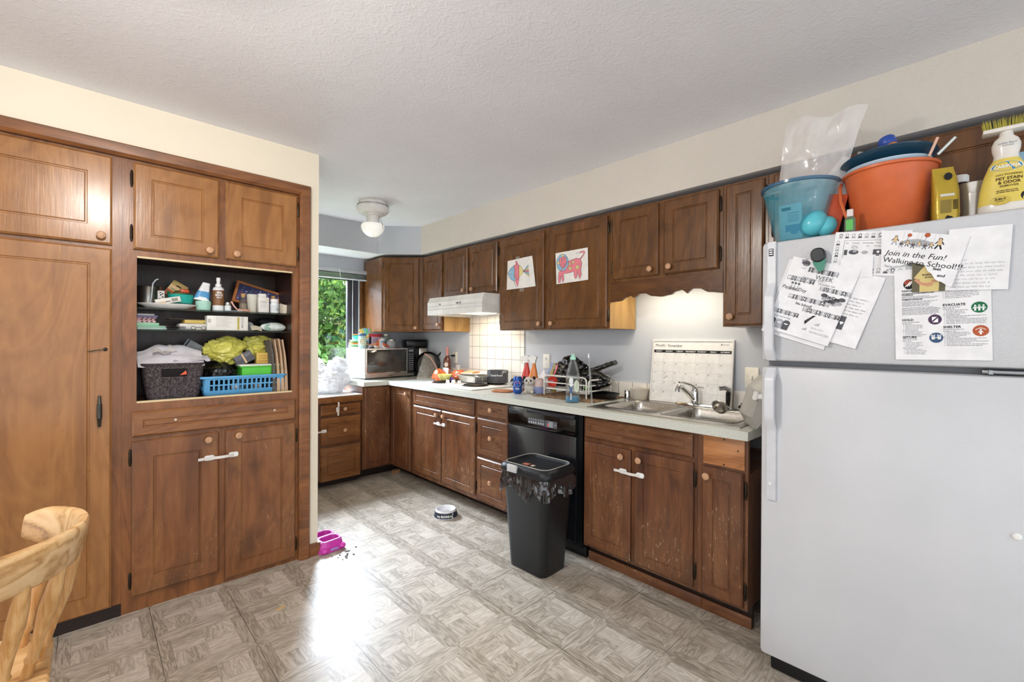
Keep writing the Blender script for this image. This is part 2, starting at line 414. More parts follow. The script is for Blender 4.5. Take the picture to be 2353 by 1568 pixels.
# window: dark frame, wood casing, glass
WIN = T('window_1', 'dark framed window beside the corner cupboard', 'window', (0, 4.42, 0)); WIN['kind'] = 'structure'
for _k in ('category',): del WIN[_k]
mb = MB()
fx0, fx1, fz0, fz1 = WX0, WX1, WZ0, WZ1
mb.rects(fx0 + .001, fx1 - .001, fz0 + .001, fz1 - .001, [(0, 0.10), (0, 0.02), (0.035, 0.02), (0.035, 0.035), (0.06, 0.035), (0.06, 0.055), (0.10, 0.055), (0.10, 0.09)], False, False)
P(WIN, 'window_frame', mb, [M('dark_window_frame', '#3b3a3e', 0.4)], smooth_angle=0)
mb = MB(); mb.rects(fx0 + .055, fx1 - .055, fz0 + .05, fz1 - .05, [(0, 0.031), (0, 0.026), (0.006, 0.026), (0.006, 0.031)], False, False); P(WIN, 'window_bead', mb, M('pale_window_bead', '#cfcfd2', 0.35), smooth_angle=0)
mb = MB(); mb.box(fx0 + .09, fx1 - .09, 0.07, 0.074, fz0 + .09, fz1 - .09)
def pane_mat():
    m, nt, b = newmat('window_pane'); S.nt = nt
    t = nt.nodes.new('ShaderNodeBsdfTransparent'); g = nt.nodes.new('ShaderNodeBsdfGlossy'); g.inputs['Roughness'].default_value = 0.02
    mx = nt.nodes.new('ShaderNodeMixShader'); mx.inputs[0].default_value = 0.02
    nt.links.new(t.outputs[0], mx.inputs[1]); nt.links.new(g.outputs[0], mx.inputs[2]); nt.links.new(mx.outputs[0], nt.nodes['Material Output'].inputs[0])
    return m
P(WIN, 'glass', mb, pane_mat())
mb = MB(); mb.box(WX1 - .002, WX1 + 0.042, -0.018, -0.001, fz0 - .06, 1.884, .004); P(WIN, 'window_casing', mb, UW)
mb = MB(); mb.box(WX0 - .06, WX1 - .003, -0.018, -0.001, fz0 - .06, fz0 + .001, .004); P(WIN, 'window_stool', mb, UW)
# raised mini blind
B = T('mini_blind', 'raised pale grey blind at the top of the window', 'blind', (1.02, 4.40, 1.885))
mb = MB(); mb.box(0, 1.078, -.05, -.002, .062, .10, .004); P(B, 'headrail', mb, M('blind_grey', '#b9bcc0', 0.4))
for i in range(4):
    mb = MB(); mb.sheet(1, 6, lambda u, v, i=i: (u * 1.07, -.052 + v * .046, .012 + i * .0125 + .006 * math.sin(v * PI))); mb.sheet(1, 6, lambda u, v, i=i: (u * 1.07, -.052 + v * .046, .0105 + i * .0125 + .006 * math.sin(v * PI)))
    P(B, 'slat', mb, M('blind_slat', '#c3c7ca', 0.45))
mb = MB(); mb.box(0, 1.075, -.052, -.004, 0, .010, .003); P(B, 'bottom_rail', mb, M('blind_slat'))
mb = MB(); mb.tube([(0.78, -.054, .10), (0.785, -.056, .03), (0.79, -.056, .0)], .003, 6); P(B, 'lift_cord', mb, WHITE)
# wall tiles behind the stove and along the worktop
def tile_mat():
    m, nt, b = newmat('square_wall_tile'); S.nt = nt
    x, y, z = coords(); t = 0.108
    g = (((x / t).fract() - 0.5).abs() > 0.482).max(((z / t).fract() - 0.5).abs() > 0.482)
    link(mixc(g, '#ece6dd', '#8d8378'), b.inputs['Base Color']); link(g * 0.5 + 0.16, b.inputs['Roughness'])
    bump(b, 1.0 - g, 0.5, 0.002); return m
TILE = tile_mat()
mb = MB(); mb.cells([-3.715, -3.40, -2.655, -0.70], [0, 0.106, 0.62], lambda i, j: j == 0 or i == 1, -0.009, -0.001, 'y')
O('tile_backsplash', mb, TILE, 'off-white square tiles on the wall behind the stove and along the worktop', 'backsplash', (2.68, 0, 0.9005), R90, smooth_angle=0)
# ================================================================== cupboards
def knob(parent, x, z, y, mat=None):
    mb = MB(); mb.at((x, y, z), rx=PI / 2)
    mb.lathe([(.006, -.001), (.0055, .010), (.012, .013), (.0165, .018), (.0170, .022), (.0145, .026), (.008, .0285)], 18)
    return P(parent, 'knob', mb, mat or KNOBM)
def hinge(parent, x, z, y):
    mb = MB(); mb.box(x - .006, x + .006, y - .004, y + .012, z - .026, z + .026, .001)
    mb.at((x, y - .004, z)); mb.lathe([(.002, -.040), (.0045, -.034), (.0045, .034), (.002, .040)], 8)
    return P(parent, 'hinge', mb, HINGE)
def door(parent, x0, x1, z0, z1, mat, kn=None, hg=None, inset=.058, name='door', yb=-.001, yf=-.020, label=None, kmat=None):
    mb = MB()
    mb.rects(x0, x1, z0, z1, [(0, yb), (0, yf + .007), (.008, yf), (inset, yf), (inset + .0025, yf + .0045), (inset + .007, yf + .0045), (inset + .011, yf + .0008)])
    d = P(parent, name, mb, mat, label, 20)
    if kn: knob(d, kn[0], kn[1], yf, kmat)
    if hg is not None:
        for zz in (z0 + .075, z1 - .075): hinge(d, hg, zz, -.003)
    return d
def latch(label, loc, pads, rz=0, vertical=False, group=None):
    """child-safety strap: pads are offsets along the strap; y is outward negative"""
    t = T('safety_latch', label, 'latch', loc, rz, group)
    for k, a in enumerate(pads):
        mb = MB(); c = (0, a) if vertical else (a, 0)
        w, h = (.013, .022) if vertical else (.022, .013)
        mb.at(rx=PI / 2).loft([[(p[0], p[1], zz) for p in rrect(c[0] - w + i, c[0] + w - i, c[1] - h + i, c[1] + h - i, .009, 4)] for i, zz in ((0, .0), (0, .006), (.003, .010))])
        P(t, 'pad', mb, WHITE)
    a0, a1 = min(pads), max(pads)
    mb = MB(); L = a1 - a0
    pts = []
    for k in range(17):
        u = k / 16; a = a0 - .05 + u * (L + .05); o = -.0112 - .012 * math.sin(PI * max(0, min(1, (a - a0) / L))) if a > a0 else -.0112 - .004 * (a0 - a) / .05
        pts.append((a, o))
    n = len(pts)
    def f(u, v):
        k = min(n - 1, int(round(u * (n - 1)))); a, o = pts[k]; w = (v - .5) * .014
        return (w, o, a) if vertical else (a, o, w)
    mb.sheet(n - 1, 1, f); mb.sheet(n - 1, 1, lambda u, v: (lambda p: (p[0], p[1] + .0012, p[2]))(f(u, v)))
    P(t, 'strap', mb, M('pale_strap_plastic', '#d9d3cd', 0.45)); return t

# ---- tall cupboard at the far left
C1 = T('pantry_cupboard', 'tall brown wooden pantry cupboard at the far left with iron pull handle', 'cupboard', (0.0, 2.745, 0.0))
mb = MB(); mb.box(-1.05, 0.118, 0, .02, 0.0, 2.1495); mb.box(-1.05, .118, .02, .40, 0.0, 2.1495); P(C1, 'carcass', mb, PW)
d = door(C1, -.78, .085, 1.712, 2.112, PD, (.047, 1.748), None, .082)
d = door(C1, -.78, .084, .058, 1.694, PD, None, None, .072, 'tall_door')
mb = MB(); mb.at((.043, -.020, .96), rx=0)
for zz in (-.062, .062): mb.box(-.006, .006, -.012, .001, zz - .008, zz + .008, .002)
mb.tube([(0, -.012, -.068), (0, -.014, -.058), (0, -.016, -.034), (0, -.018, -.03), (0, -.018, .03), (0, -.016, .034), (0, -.014, .058), (0, -.012, .068)], [.003, .006, .0075, .0095, .0095, .0075, .006, .003], 10)
P(d, 'pull_handle', mb, M('antique_iron', '#4a4843', 0.45, metal=0.9))
mb = MB(); mb.tube([(.062, -.021, 1.237), (.062, -.030, 1.237), (.050, -.031, 1.236), (.025, -.029, 1.232), (.010, -.028, 1.228), (.004, -.027, 1.232)], .0022, 8); mb.at((.062, -.021, 1.237), rx=PI / 2).lathe([(.008, 0), (.008, .003), (.004, .006)], 12)
P(d, 'hook_latch', mb, HINGE)
mb = MB(); mb.box(-1.05, .118, -.003, -.0002, 0, .056); P(C1, 'toe_board', mb, DARKW)
# ---- hutch with open shelves
C2 = T('hutch_cupboard', 'brown built-in hutch with open glass shelves full of clutter', 'cupboard', (0.0, 2.745, 0.0))
mb = MB(); mb.cells([.1185, .172, .862, .900], [0, .985, 1.676, 2.1495], lambda i, j: not (i == 1 and j == 1), 0, .02, 'y'); P(C2, 'face_frame', mb, PW)
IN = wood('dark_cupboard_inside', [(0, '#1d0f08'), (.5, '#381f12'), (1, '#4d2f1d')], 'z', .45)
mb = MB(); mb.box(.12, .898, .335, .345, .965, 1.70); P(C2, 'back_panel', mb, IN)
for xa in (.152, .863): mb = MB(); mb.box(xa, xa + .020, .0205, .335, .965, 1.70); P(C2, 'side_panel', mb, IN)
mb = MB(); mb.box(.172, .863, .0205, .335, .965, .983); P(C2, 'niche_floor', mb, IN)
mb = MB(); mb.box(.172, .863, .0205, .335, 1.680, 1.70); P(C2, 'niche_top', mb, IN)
for zz in (.981, 1.668): mb = MB(); mb.box(.1725, .8615, -.0005, .022, zz, zz + .008); P(C2, 'bare_edge', mb, BARE, 'pale unfinished strip along the opening')
GLASS = M('shelf_glass', '#b9d0c4', 0.03, trans=0.92, ior=1.3, alpha=0.45)
for zz in (1.431, 1.325): mb = MB(); mb.box(.1725, .8625, .030, .330, zz, zz + .006, .001); P(C2, 'glass_shelf', mb, [GLASS])
d = door(C2, .154, .877, .824, .942, PDX, None, None, .040, 'drawer_front')
for xx in (.318, .764):
    mb = MB(); mb.at((xx, -.0195, .889), rx=PI / 2).lathe([(.006, 0), (.0055, .0015), (.002, .001)], 12); P(d, 'screw_cap', mb, M('pale_screw', '#cfc5b2', .4))
door(C2, .155, .502, .075, .803, PD_SHADED, (.452, .772), .149, .078)
door(C2, .530, .878, .024, .805, PD_SHADED, (.586, .775), .884, .070)
door(C2, .158, .498, 1.706, 2.110, PD, (.455, 1.738), .152, .066)
door(C2, .527, .882, 1.706, 2.112, PD, (.575, 1.735), .888, .072)
mb = MB(); mb.box(.1185, .900, .0203, .30, .0, .95); P(C2, 'carcass', mb, PW)
latch('white child safety latch across the hutch lower doors', (.510, 2.7245, .676), (-.052, .055), group=None)
# ---- base cupboards along the right wall: local x runs from the back corner to the camera end
FX = 2.10
def rcab(name, label, y0, y1, z0=.10, z1=.8605, mat=BW, depth=.57, fx=FX, cat='cupboard', toe=.085):
    t = T(name, label, cat, (fx, y0, 0), R90)
    w = y0 - y1
    mb = MB(); mb.prism([(0, z0), (depth, z0), (depth, .70), (.02, .70), (.02, z1), (0, z1)], .0005, w - .0005, 'x'); P(t, 'carcass', mb, mat, smooth_angle=0)
    if toe:
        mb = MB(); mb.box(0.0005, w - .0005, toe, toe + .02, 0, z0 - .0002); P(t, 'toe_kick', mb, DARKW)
        if toe < .08: mb = MB(); mb.box(0.0005, w - .0005, toe - .016, toe - .0003, 0, .052, .002); P(t, 'toe_strip', mb, BWX, 'worn reddish strip along the floor')
    return t, (lambda a, b: (y0 - a, y0 - b))
t, q = rcab('stove_base_cupboard', 'worn brown base cupboard under the cooktop with two doors', 3.462, 2.570, toe=.145)
door(t, *q(3.438, 2.592), .722, .846, BWX, None, None, .034, 'false_drawer_front')
door(t, *q(3.438, 3.020), .138, .712, BW, (3.462 - 3.062, .672), None, .05)
door(t, *q(3.006, 2.582), .134, .712, BW, (3.462 - 2.965, .672), 3.462 - 2.576, .05)
latch('white child safety latch across the doors under the cooktop', (FX - .0205, 3.012, .602), (-.035, .040), R90)
t, q = rcab('drawer_base_unit', 'narrow base unit of three brown drawers beside the dishwasher', 2.570, 2.220, toe=.145)
for k, (za, zb, kz) in enumerate(((.735, .846, .79), (.448, .716, .59), (.122, .428, .275))):
    door(t, *q(2.553, 2.228), za, zb, BWX, (2.570 - 2.385, kz), None, .045, 'drawer')
t, q = rcab('sink_base_cupboard', 'scuffed brown sink base cupboard with two doors', 1.588, .922, toe=.062)
door(t, *q(1.574, .942), .732, .850, BWX, None, None, .036, 'false_drawer_front')
door(t, *q(1.578, 1.275), .118, .706, BW, (1.588 - 1.322, .668), None, .052)
door(t, *q(1.254, .938), .118, .708, BW, (1.588 - 1.216, .668), 1.588 - .932, .052)
latch('white child safety latch across the sink cupboard doors', (FX - .0205, 1.262, .590), (-.052, .050), R90)
t, q = rcab('narrow_base_cupboard', 'narrow scratched base cupboard with plywood patch beside the refrigerator', .922, .698, toe=.062)
mb = MB(); mb.box(*q(.894, .712), -.006, -.0005, .718, .852, .001); p_ = P(t, 'plywood_patch', mb, PLY, 'unpainted plywood square screwed on')
for ya, za in ((.80, .842), (.80, .728), (.74, .80)):
    mb = MB(); mb.at((.922 - ya, -.006, za), rx=PI / 2).lathe([(.004, 0), (.0035, .001)], 8); P(p_, 'screw', mb, HINGE)
door(t, *q(.896, .714), .112, .706, BW, (.922 - .868, .666), .922 - .7065, .05)
# ---- L-shaped corner cupboard under the worktop
t = T('corner_base_cupboard', 'L-shaped corner base cupboard with folding door under the microwave', 'cupboard', (2.10, 3.84, 0))
mb = MB(); mb.prism([(0, -.3775), (.575, -.3775), (.575, .575), (-.288, .575), (-.288, .02), (0, .02)], .10, .8605); P(t, 'carcass', mb, BW, smooth_angle=0)
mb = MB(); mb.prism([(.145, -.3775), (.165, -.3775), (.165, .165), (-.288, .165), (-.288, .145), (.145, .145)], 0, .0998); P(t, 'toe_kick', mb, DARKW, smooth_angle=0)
mb = MB(); mb.rects(-.272, -.022, .112, .850, [(0, .019), (0, .007), (.008, 0), (.04, 0), (.0425, .0045), (.047, .0045), (.051, .0008)]); d = P(t, 'door', mb, BW, smooth_angle=20)
mb = MB(); mb.at((-.022, -.003, 0), rz=R90); mb.rects(.004, .345, .112, .850, [(0, .021), (0, .009), (.008, .002), (.05, .002), (.0525, .0065), (.057, .0065), (.061, .0028)]); d2 = P(t, 'door', mb, BW, smooth_angle=20)
mb = MB(); mb.at((-.020, -.30, .80), ry=-PI / 2).lathe([(.006, -.001), (.0055, .010), (.012, .013), (.0165, .018), (.0170, .022), (.0145, .026), (.008, .0285)], 18); P(d2, 'knob', mb, KNOBM)
# ---- low desk-height drawer unit under the window
t = T('desk_drawer_unit', 'low unit of three brown drawers below the window', 'cupboard', (1.06, 3.88, 0))
mb = MB(); mb.box(0, .748, 0, .535, .07, .736); P(t, 'carcass', mb, BW)
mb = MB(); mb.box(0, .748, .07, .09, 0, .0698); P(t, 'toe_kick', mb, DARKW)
mb = MB(); mb.box(0, .748, -.040, .535, .7365, .790, .004); P(t, 'wood_edge', mb, PDX)
mb = MB(); mb.box(0, .745, -.034, .535, .7902, .794); P(t, 'desk_top', mb, M('white_laminate', '#e6e6e4', .3))
for za, zb, k in ((.628, .722, 1), (.372, .608, 1), (.062, .352, 0)):
    d = door(t, .385, .738, za, zb, PDX, (.585, (za + zb) / 2) if k else None, None, .05 if zb - za > .15 else .03, 'drawer')
latch('white safety latch hanging from the desk top over the upper drawer', (1.585, 3.8585, .735), (-.062, .022), 0, True)
latch('white safety latch at the left edge of the middle desk drawer', (1.455, 3.8585, .50), (-.09, .012), 0)
# ---- worktop
def counter_mat():
    m, nt, b = newmat('speckled_laminate'); S.nt = nt
    x, y, z = coords(); v = vec(x, y, z)
    n = nz(v, 260, 3, .7); n2 = nz(v, 5, 3)
    c = ramp(n, [(.3, '#a3a79f'), (.5, '#c9cbc2'), (.7, '#dcdcd2')])
    link(c, b.inputs['Base Color']); link(n2 * .2 + .22, b.inputs['Roughness']); return m
CT = counter_mat()
mb = MB(); mb.cells([1.803, 2.042, 2.125, 2.60, 2.668], [.682, .765, 1.55, 3.815, 4.415], lambda i, j: (j == 3) or (i >= 1 and not (i == 2 and j == 1)), .861, .90, 'z')
O('worktop', mb, CT, 'long pale speckled laminate worktop running under the upper cupboards', 'worktop', (0, 0, 0), 0, smooth_angle=0)
# ---- sink
SK = T('kitchen_sink', 'double bowl stainless steel sink set in the worktop', 'sink', (2.10, 1.575, .9005), R90)
B1 = (.05, .385, .075, .455); B2 = (.415, .785, .075, .455)
mb = MB(); mb.cells([0, B1[0], B1[1], B2[0], B2[1], .84], [0, .075, .455, .53], lambda i, j: not (i in (1, 3) and j == 1), 0, .005, 'z'); P(SK, 'rim', mb, STEEL, smooth_angle=0)
for bx in (B1, B2):
    mb = MB(); x0, x1, y0, y1 = bx
    L = lambda i, z, r: [(p[0], p[1], z) for p in rrect(x0 + i, x1 - i, y0 + i, y1 - i, r, 5)]
    mb.loft([L(-.006, .0065, .05), L(.002, .0068, .05), L(.006, .003, .05), L(.010, -.05, .05), L(.016, -.13, .05), L(.03, -.150, .05), L(.10, -.155, .04)], False, True)
    bo = P(SK, 'bowl', mb, STEEL, smooth_angle=60)
    mb = MB(); mb.at(((x0 + x1) / 2, (y0 + y1) / 2, -.154)).lathe([(.045, 0), (.042, .003), (.03, .001), (.028, -.006)], 20, c0=False); P(bo, 'drain', mb, CHROME)
# ---- dishwasher
DW = T('dishwasher', 'black dishwasher under the worktop behind the waste bin', 'dishwasher', (2.085, 2.215, 0), R90)
mb = MB(); mb.box(.003, .617, .012, .57, .07, .858); P(DW, 'tub', mb, BLACKP)
mb = MB(); mb.box(.006, .585, -.012, .012, .100, .722, .006); P(DW, 'door', mb, M('dark_dishwasher_door', '#15161b', .22, coat=.3))
mb = MB(); mb.box(.006, .585, -.016, .012, .726, .850, .005); cp = P(DW, 'control_panel', mb, BLACKG)
mb = MB()
for k in range(5): mb.box(.020, .155, -.020, -.0155, .832 - k * .008, .835 - k * .008, .0012)
P(cp, 'vent_grille', mb, M('vent_dark_grey', '#3a3b40', .4))
mb = MB(); mb.box(.20, .585, -.030, -.0155, .822, .846, .005); P(cp, 'door_handle', mb, M('handle_dark_grey', '#22242a', .3))
mb = MB(); mb.box(.20, .345, -.0172, -.0158, .752, .790); mb.m = 1
for k in range(7): mb.box(.207 + k * .019 + (.006 if k > 3 else 0), .216 + k * .019 + (.006 if k > 3 else 0), -.0180, -.0171, .757, .768); mb.box(.209 + k * .019 + (.006 if k > 3 else 0), .213 + k * .019 + (.006 if k > 3 else 0), -.0180, -.0171, .780, .784)
P(cp, 'button_strip', mb, [M('panel_grey', '#55575c', .4), M('button_light_grey', '#b5b7bb', .4)])
mb = MB(); mb.box(.350, .445, -.0172, -.0158, .748, .790); mb.m = 1
for k in range(6): mb.box(.378, .412, -.0180, -.0171, .752 + k * .006, .755 + k * .006)
mb.box(.425, .437, -.0180, -.0171, .766, .770); mb.m = 2
mb.box(.369, .374, -.0180, -.0171, .758, .771)
P(cp, 'indicator_panel', mb, [M('panel_grey'), M('button_light_grey'), M('red_indicator', '#e0303a', .4, emit=1.5)])
mb = MB(); mb.box(.006, .612, .06, .08, 0, .066); P(DW, 'toe_plate', mb, BLACKP)
# ---- upper cupboards
UX = 2.37
def ucab(name, label, y0, y1, z0=1.362, z1=2.088):
    t = T(name, label, 'cupboard', (UX, y0, 0), R90); w = y0 - y1
    mb = MB(); mb.box(.0005, w - .0005, 0, .3005, z0, z1); P(t, 'carcass', mb, UW); return t, (lambda a, b: (y0 - a, y0 - b))
t = T('corner_wall_cupboard', 'diagonal corner wall cupboard right of the window', 'cupboard', (2.08, 4.03, 0))
mb = MB(); mb.prism([(.002, .385), (.002, .002), (.29, -.283), (.592, -.283), (.592, .385)], 1.362, 2.088); P(t, 'carcass', mb, UW, smooth_angle=0)
ang = math.atan2(-.285, .29)
d = T('x', None, None); bpy.data.objects.remove(d)
mb = MB(); mb.at((.006, 0, 0), rz=ang); mb.rects(.022, .368, 1.372, 2.078, [(0, -.001), (0, -.013), (.008, -.020), (.05, -.020), (.0525, -.0155), (.057, -.0155), (.061, -.0192)]); d = P(t, 'door', mb, UW, smooth_angle=20)
mb = MB(); mb.at((.006, 0, 0), rz=ang); mb.x = mb.x @ Matrix.Translation((.335, -.02, 1.40)) @ Matrix.Rotation(PI / 2, 4, 'X'); mb.lathe([(.006, -.001), (.0055, .010), (.012, .013), (.0165, .018), (.0170, .022), (.0145, .026), (.008, .0285)], 18); P(d, 'knob', mb, KNOBM)
for zz in (1.44, 2.01):
    mb = MB(); mb.at((.006, 0, 0), rz=ang); mb.x = mb.x @ Matrix.Translation((.016, -.006, zz)); mb.lathe([(.002, -.036), (.0045, -.03), (.0045, .03), (.002, .036)], 8); P(d, 'hinge', mb, HINGE)
t, q = ucab('slim_wall_cupboard', 'slim wall cupboard between the corner cupboard and range hood', 3.740, 3.392)
door(t, *q(3.716, 3.408), 1.378, 2.079, UW, (3.740 - 3.447, 1.425), 3.740 - 3.722, .05)
mb = MB(); mb.box(.3478, .3495, .002, .30, 1.364, 1.66); P(t, 'side_panel', mb, GOLD, 'orange-brown unstained side')
t, q = ucab('hood_wall_cupboard', 'short wall cupboard with two doors above the range hood', 3.391, 2.627, 1.655)
door(t, *q(3.368, 3.028), 1.672, 2.070, UW, (3.391 - 3.068, 1.712), 3.391 - 3.374, .045)
door(t, *q(2.994, 2.648), 1.672, 2.068, UW, (3.391 - 2.950, 1.712), 3.391 - 2.642, .045)
t, q = ucab('drawing_wall_cupboard', 'tall wall cupboard whose two doors carry taped drawings', 2.625, 1.601)
door(t, *q(2.612, 2.146), 1.371, 2.068, UW, (2.625 - 2.178, 1.405), 2.625 - 2.618, .055)
door(t, *q(2.096, 1.614), 1.371, 2.071, UW, (2.625 - 2.062, 1.405), 2.625 - 1.608, .055)
mb = MB(); mb.box(1.0235, 1.0252, .002, .30, 1.364, 1.652); P(t, 'side_panel', mb, GOLD, 'golden unstained side lit from above the sink')
t, q = ucab('sink_wall_cupboard', 'short wall cupboard with scalloped valance above the sink', 1.600, .916, 1.650)
door(t, *q(1.577, 1.270), 1.665, 2.074, UW, (1.600 - 1.312, 1.700), 1.600 - 1.583, .055)
door(t, *q(1.236, .934), 1.664, 2.072, UW, (1.600 - 1.196, 1.702), 1.600 - .928, .055)
pts = [(.0, 1.6495), (.684, 1.6495), (.684, 1.535)]
def scal(u):   # lower edge of the valance, u from the left end (0) to the right (1)
    s = abs(u - .5) * 2
    z = 1.528 + .052 * max(0, math.sin(PI * min(1, max(0, (1 - s) * 1.25)))) ** 1.0
    if s < .62: z = 1.560 - .012 * math.cos(s / .62 * 2 * PI)
    for c in (.235, .765): z -= .020 * math.exp(-abs(u - c) / .012) * (1 if abs(u - c) < .05 else 0)
    return z
def scal(u):
    K = [(0, 1.527), (.10, 1.530), (.17, 1.552), (.215, 1.560), (.235, 1.548), (.243, 1.542), (.252, 1.548), (.30, 1.566), (.35, 1.566), (.42, 1.547), (.50, 1.540), (.58, 1.547), (.63, 1.564), (.68, 1.570), (.712, 1.556), (.722, 1.548), (.732, 1.556), (.77, 1.572), (.82, 1.570), (.90, 1.546), (1, 1.538)]
    for (a, b), (c, d) in zip(K, K[1:]):
        if a <= u <= c:
            w = (u - a) / (c - a); w = w * w * (3 - 2 * w) if .26 < u < .70 or u > .74 or u < .2 else w; return b + (d - b) * w
    return K[-1][1]
N = 72
mb = MB(); mb.loft([[(.001 + .682 * k / N, yy, scal(k / N)) for k in range(N + 1)] + [(.001 + .682 * (N - k) / N, yy, 1.6495) for k in range(N + 1)] for yy in (-.0005, .018)])
P(t, 'valance', mb, wood('valance_wood', [(0.0, '#341c0f'), (0.4, '#593619'), (0.7, '#724825'), (1.0, '#875c35')], 'x', 0.3))
mb = MB(); mb.box(.05, .63, .08, .17, 1.6415, 1.6495, .003); P(t, 'light_strip', mb, M('lamp_diffuser', '#fff3d8', .5, emit=1.0))
t, q = ucab('narrow_wall_cupboard', 'narrow tall wall cupboard between the sink and refrigerator', .915, .706)
door(t, *q(.899, .721), 1.369, 2.076, UW, (.915 - .868, 1.412), .915 - .714, .05)
t, q = ucab('fridge_wall_cupboard', 'wall cupboard above the refrigerator behind the buckets', .705, -.32, 1.74)
door(t, *q(.680, .60), 1.75, 2.078, UW, None, .705 - .686, .03)
door(t, *q(.585, -.30), 1.75, 2.078, UW, None, None, .07)
# ---- range hood
t = T('range_hood', 'grubby white range hood under the short wall cupboard', 'hood', (2.19, 3.389, 1.50), R90)
mb = MB()
mb.loft([[(.004, .02, .153), (.757, .02, .153), (.757, .485, .153), (.004, .485, .153)], [(.004, .006, .118), (.757, .006, .118), (.757, .485, .118), (.004, .485, .118)], [(.004, 0, .110), (.757, 0, .110), (.757, .485, .110), (.004, .485, .110)], [(.004, 0, .0), (.757, 0, .0), (.757, .485, .0), (.004, .485, .0)], [(.012, .008, .0), (.749, .008, .0), (.749, .477, .0), (.012, .477, .0)], [(.012, .008, .02), (.749, .008, .02), (.749, .477, .02), (.012, .477, .02)]])
P(t, 'shell', mb, M('hood_enamel', '#dfdcd6', .35, var=.06, vscale=8), smooth_angle=20)
mb = MB()
for zz in (.045, .072): mb.box(.008, .753, -.003, -.0003, zz, zz + .006, .001)
P(t, 'trim_rib', mb, M('hood_rib', '#c8c8c8', .3))
for xx, ww in ((.19, .02), (.43, .03), (.475, .02)):
    mb = MB(); mb.box(xx, xx + ww, -.007, -.003, .082, .094, .002); P(t, 'switch', mb, M('switch_grey', '#77767a', .4))
mb = MB(); mb.box(.30, .52, .12, .36, .010, .0195, .003); P(t, 'lamp_lens', mb, M('lamp_diffuser'))
# ---- cooktop
t = T('cooktop', 'white electric coil cooktop set in the worktop', 'cooktop', (2.115, 3.425, .9005), R90)
mb = MB(); mb.box(0, .765, 0, .515, 0, .011, .005); P(t, 'surface', mb, M('white_enamel', '#f1efe9', .15))
for bx, by, br, in ((.165, .145, .078), (.560, .200, .098), (.165, .385, .095), (.575, .415, .078)):
    mb = MB(); mb.at((bx, by, .0112)).lathe([(br + .012, 0), (br + .012, .003), (br, .003), (br * .5, .0008), (.01, .0008)], 28, c0=True)
    d = P(t, 'drip_pan', mb, M('drip_pan', '#4a4540', .3, metal=.7))
    mb = MB(); mb.at((bx, by, .018)); K = 90; turns = 3.6
    mb.tube([((.014 + (br - .018) * k / K) * math.cos(turns * 2 * PI * k / K), (.014 + (br - .018) * k / K) * math.sin(turns * 2 * PI * k / K), 0) for k in range(K + 1)], .0042, 6)
    P(d, 'coil', mb, M('burnt_coil', '#3b322b', .5, metal=.4))
for kx, ky in ((.245, .150), (.285, .185), (.325, .150), (.365, .185)):
    mb = MB(); mb.at((kx, ky, .0112)).lathe([(.019, 0), (.019, .008), (.015, .010), (.014, .024), (.012, .026)], 16); mb.box(-.004, .004, -.015, .015, .024, .030, .002); P(t, 'control_knob', mb, WHITE)
# ================================================================== refrigerator and what is on it
FRX, FRY = 1.92, 0.595
def fridge_mat(name, pebble):
    m, nt, b = newmat(name); S.nt = nt
    x, y, z = coords(); v = vec(x, y, z)
    link(ramp(nz(v, 4, 4), [(.3, '#c5c6c9'), (.7, '#cccccf')]), b.inputs['Base Color'])
    b.inputs['Roughness'].default_value = .33
    bump(b, nz(v, 150, 4, .6, 1.0), pebble, .004); return m
FM = fridge_mat('refrigerator_enamel', .10); FM2 = fridge_mat('refrigerator_pebbled_enamel', .55)
FR = T('refrigerator', 'white top-freezer refrigerator covered in papers at the right', 'refrigerator', (FRX, FRY, 0), R90)
mb = MB(); mb.box(.008, .762, .072, .75, .055, 1.668, .008); P(FR, 'body', mb, FM)
mb = MB(); mb.box(0, .77, 0, .066, 1.213, 1.674, .014); P(FR, 'freezer_door', mb, FM2)
mb = MB(); mb.box(0, .77, 0, .066, .066, 1.192, .014); dl = P(FR, 'main_door', mb, FM)
mb = MB(); mb.box(.012, .758, .055, .0715, .075, 1.665); P(FR, 'door_gasket', mb, M('grey_gasket', '#7c7d80', .6))
mb = MB(); mb.box(.03, .74, .035, .075, .002, .060, .006); P(FR, 'kick_grille', mb, BLACKP)
mb = MB(); mb.at((.670, 0, .736), rx=PI / 2).lathe([(.010, -.001), (.010, .003), (.006, .006)], 16); P(dl, 'hole_plug', mb, WHITE)
mb = MB(); mb.box(.598, .77, .006, .05, 1.197, 1.207, .002); mb.at((.615, .012, 1.195)).lathe([(.008, 0), (.008, .012), (.004, .014)], 10); P(FR, 'middle_hinge', mb, M('hinge_grey', '#8f9094', .3, metal=.7))
HM = M('handle_plastic', '#cfd0d4', .35)
def fhandle(poly, xa, xb, name, extra=None):
    mb = MB()
    mb.loft([[(xx, -o, z) for o, z in poly] for xx in (xa, xa + .004, xb - .004, xb)][0:1] + [[(xx, -o, z) for o, z in poly] for xx in (xb,)])
    return P(FR, name, mb, HM, smooth_angle=25)
hu = fhandle([(-.001, 1.672), (.010, 1.672), (.012, 1.665), (.012, 1.515), (.016, 1.500), (.040, 1.470), (.044, 1.455), (.044, 1.262), (.040, 1.250), (.020, 1.226), (.014, 1.216), (-.001, 1.216), (-.001, 1.235), (.020, 1.262), (.026, 1.275), (.026, 1.445), (.020, 1.460), (-.001, 1.485)], .024, .052, 'freezer_handle')
hl = fhandle([(-.001, 1.188), (.014, 1.188), (.020, 1.180), (.040, 1.152), (.044, 1.140), (.044, 1.000), (.040, .988), (.016, .950), (.012, .940), (.012, .690), (.010, .678), (-.001, .678), (-.001, .945), (.020, .985), (.026, 1.000), (.026, 1.130), (.020, 1.145), (-.001, 1.168)], .026, .056, 'door_handle')
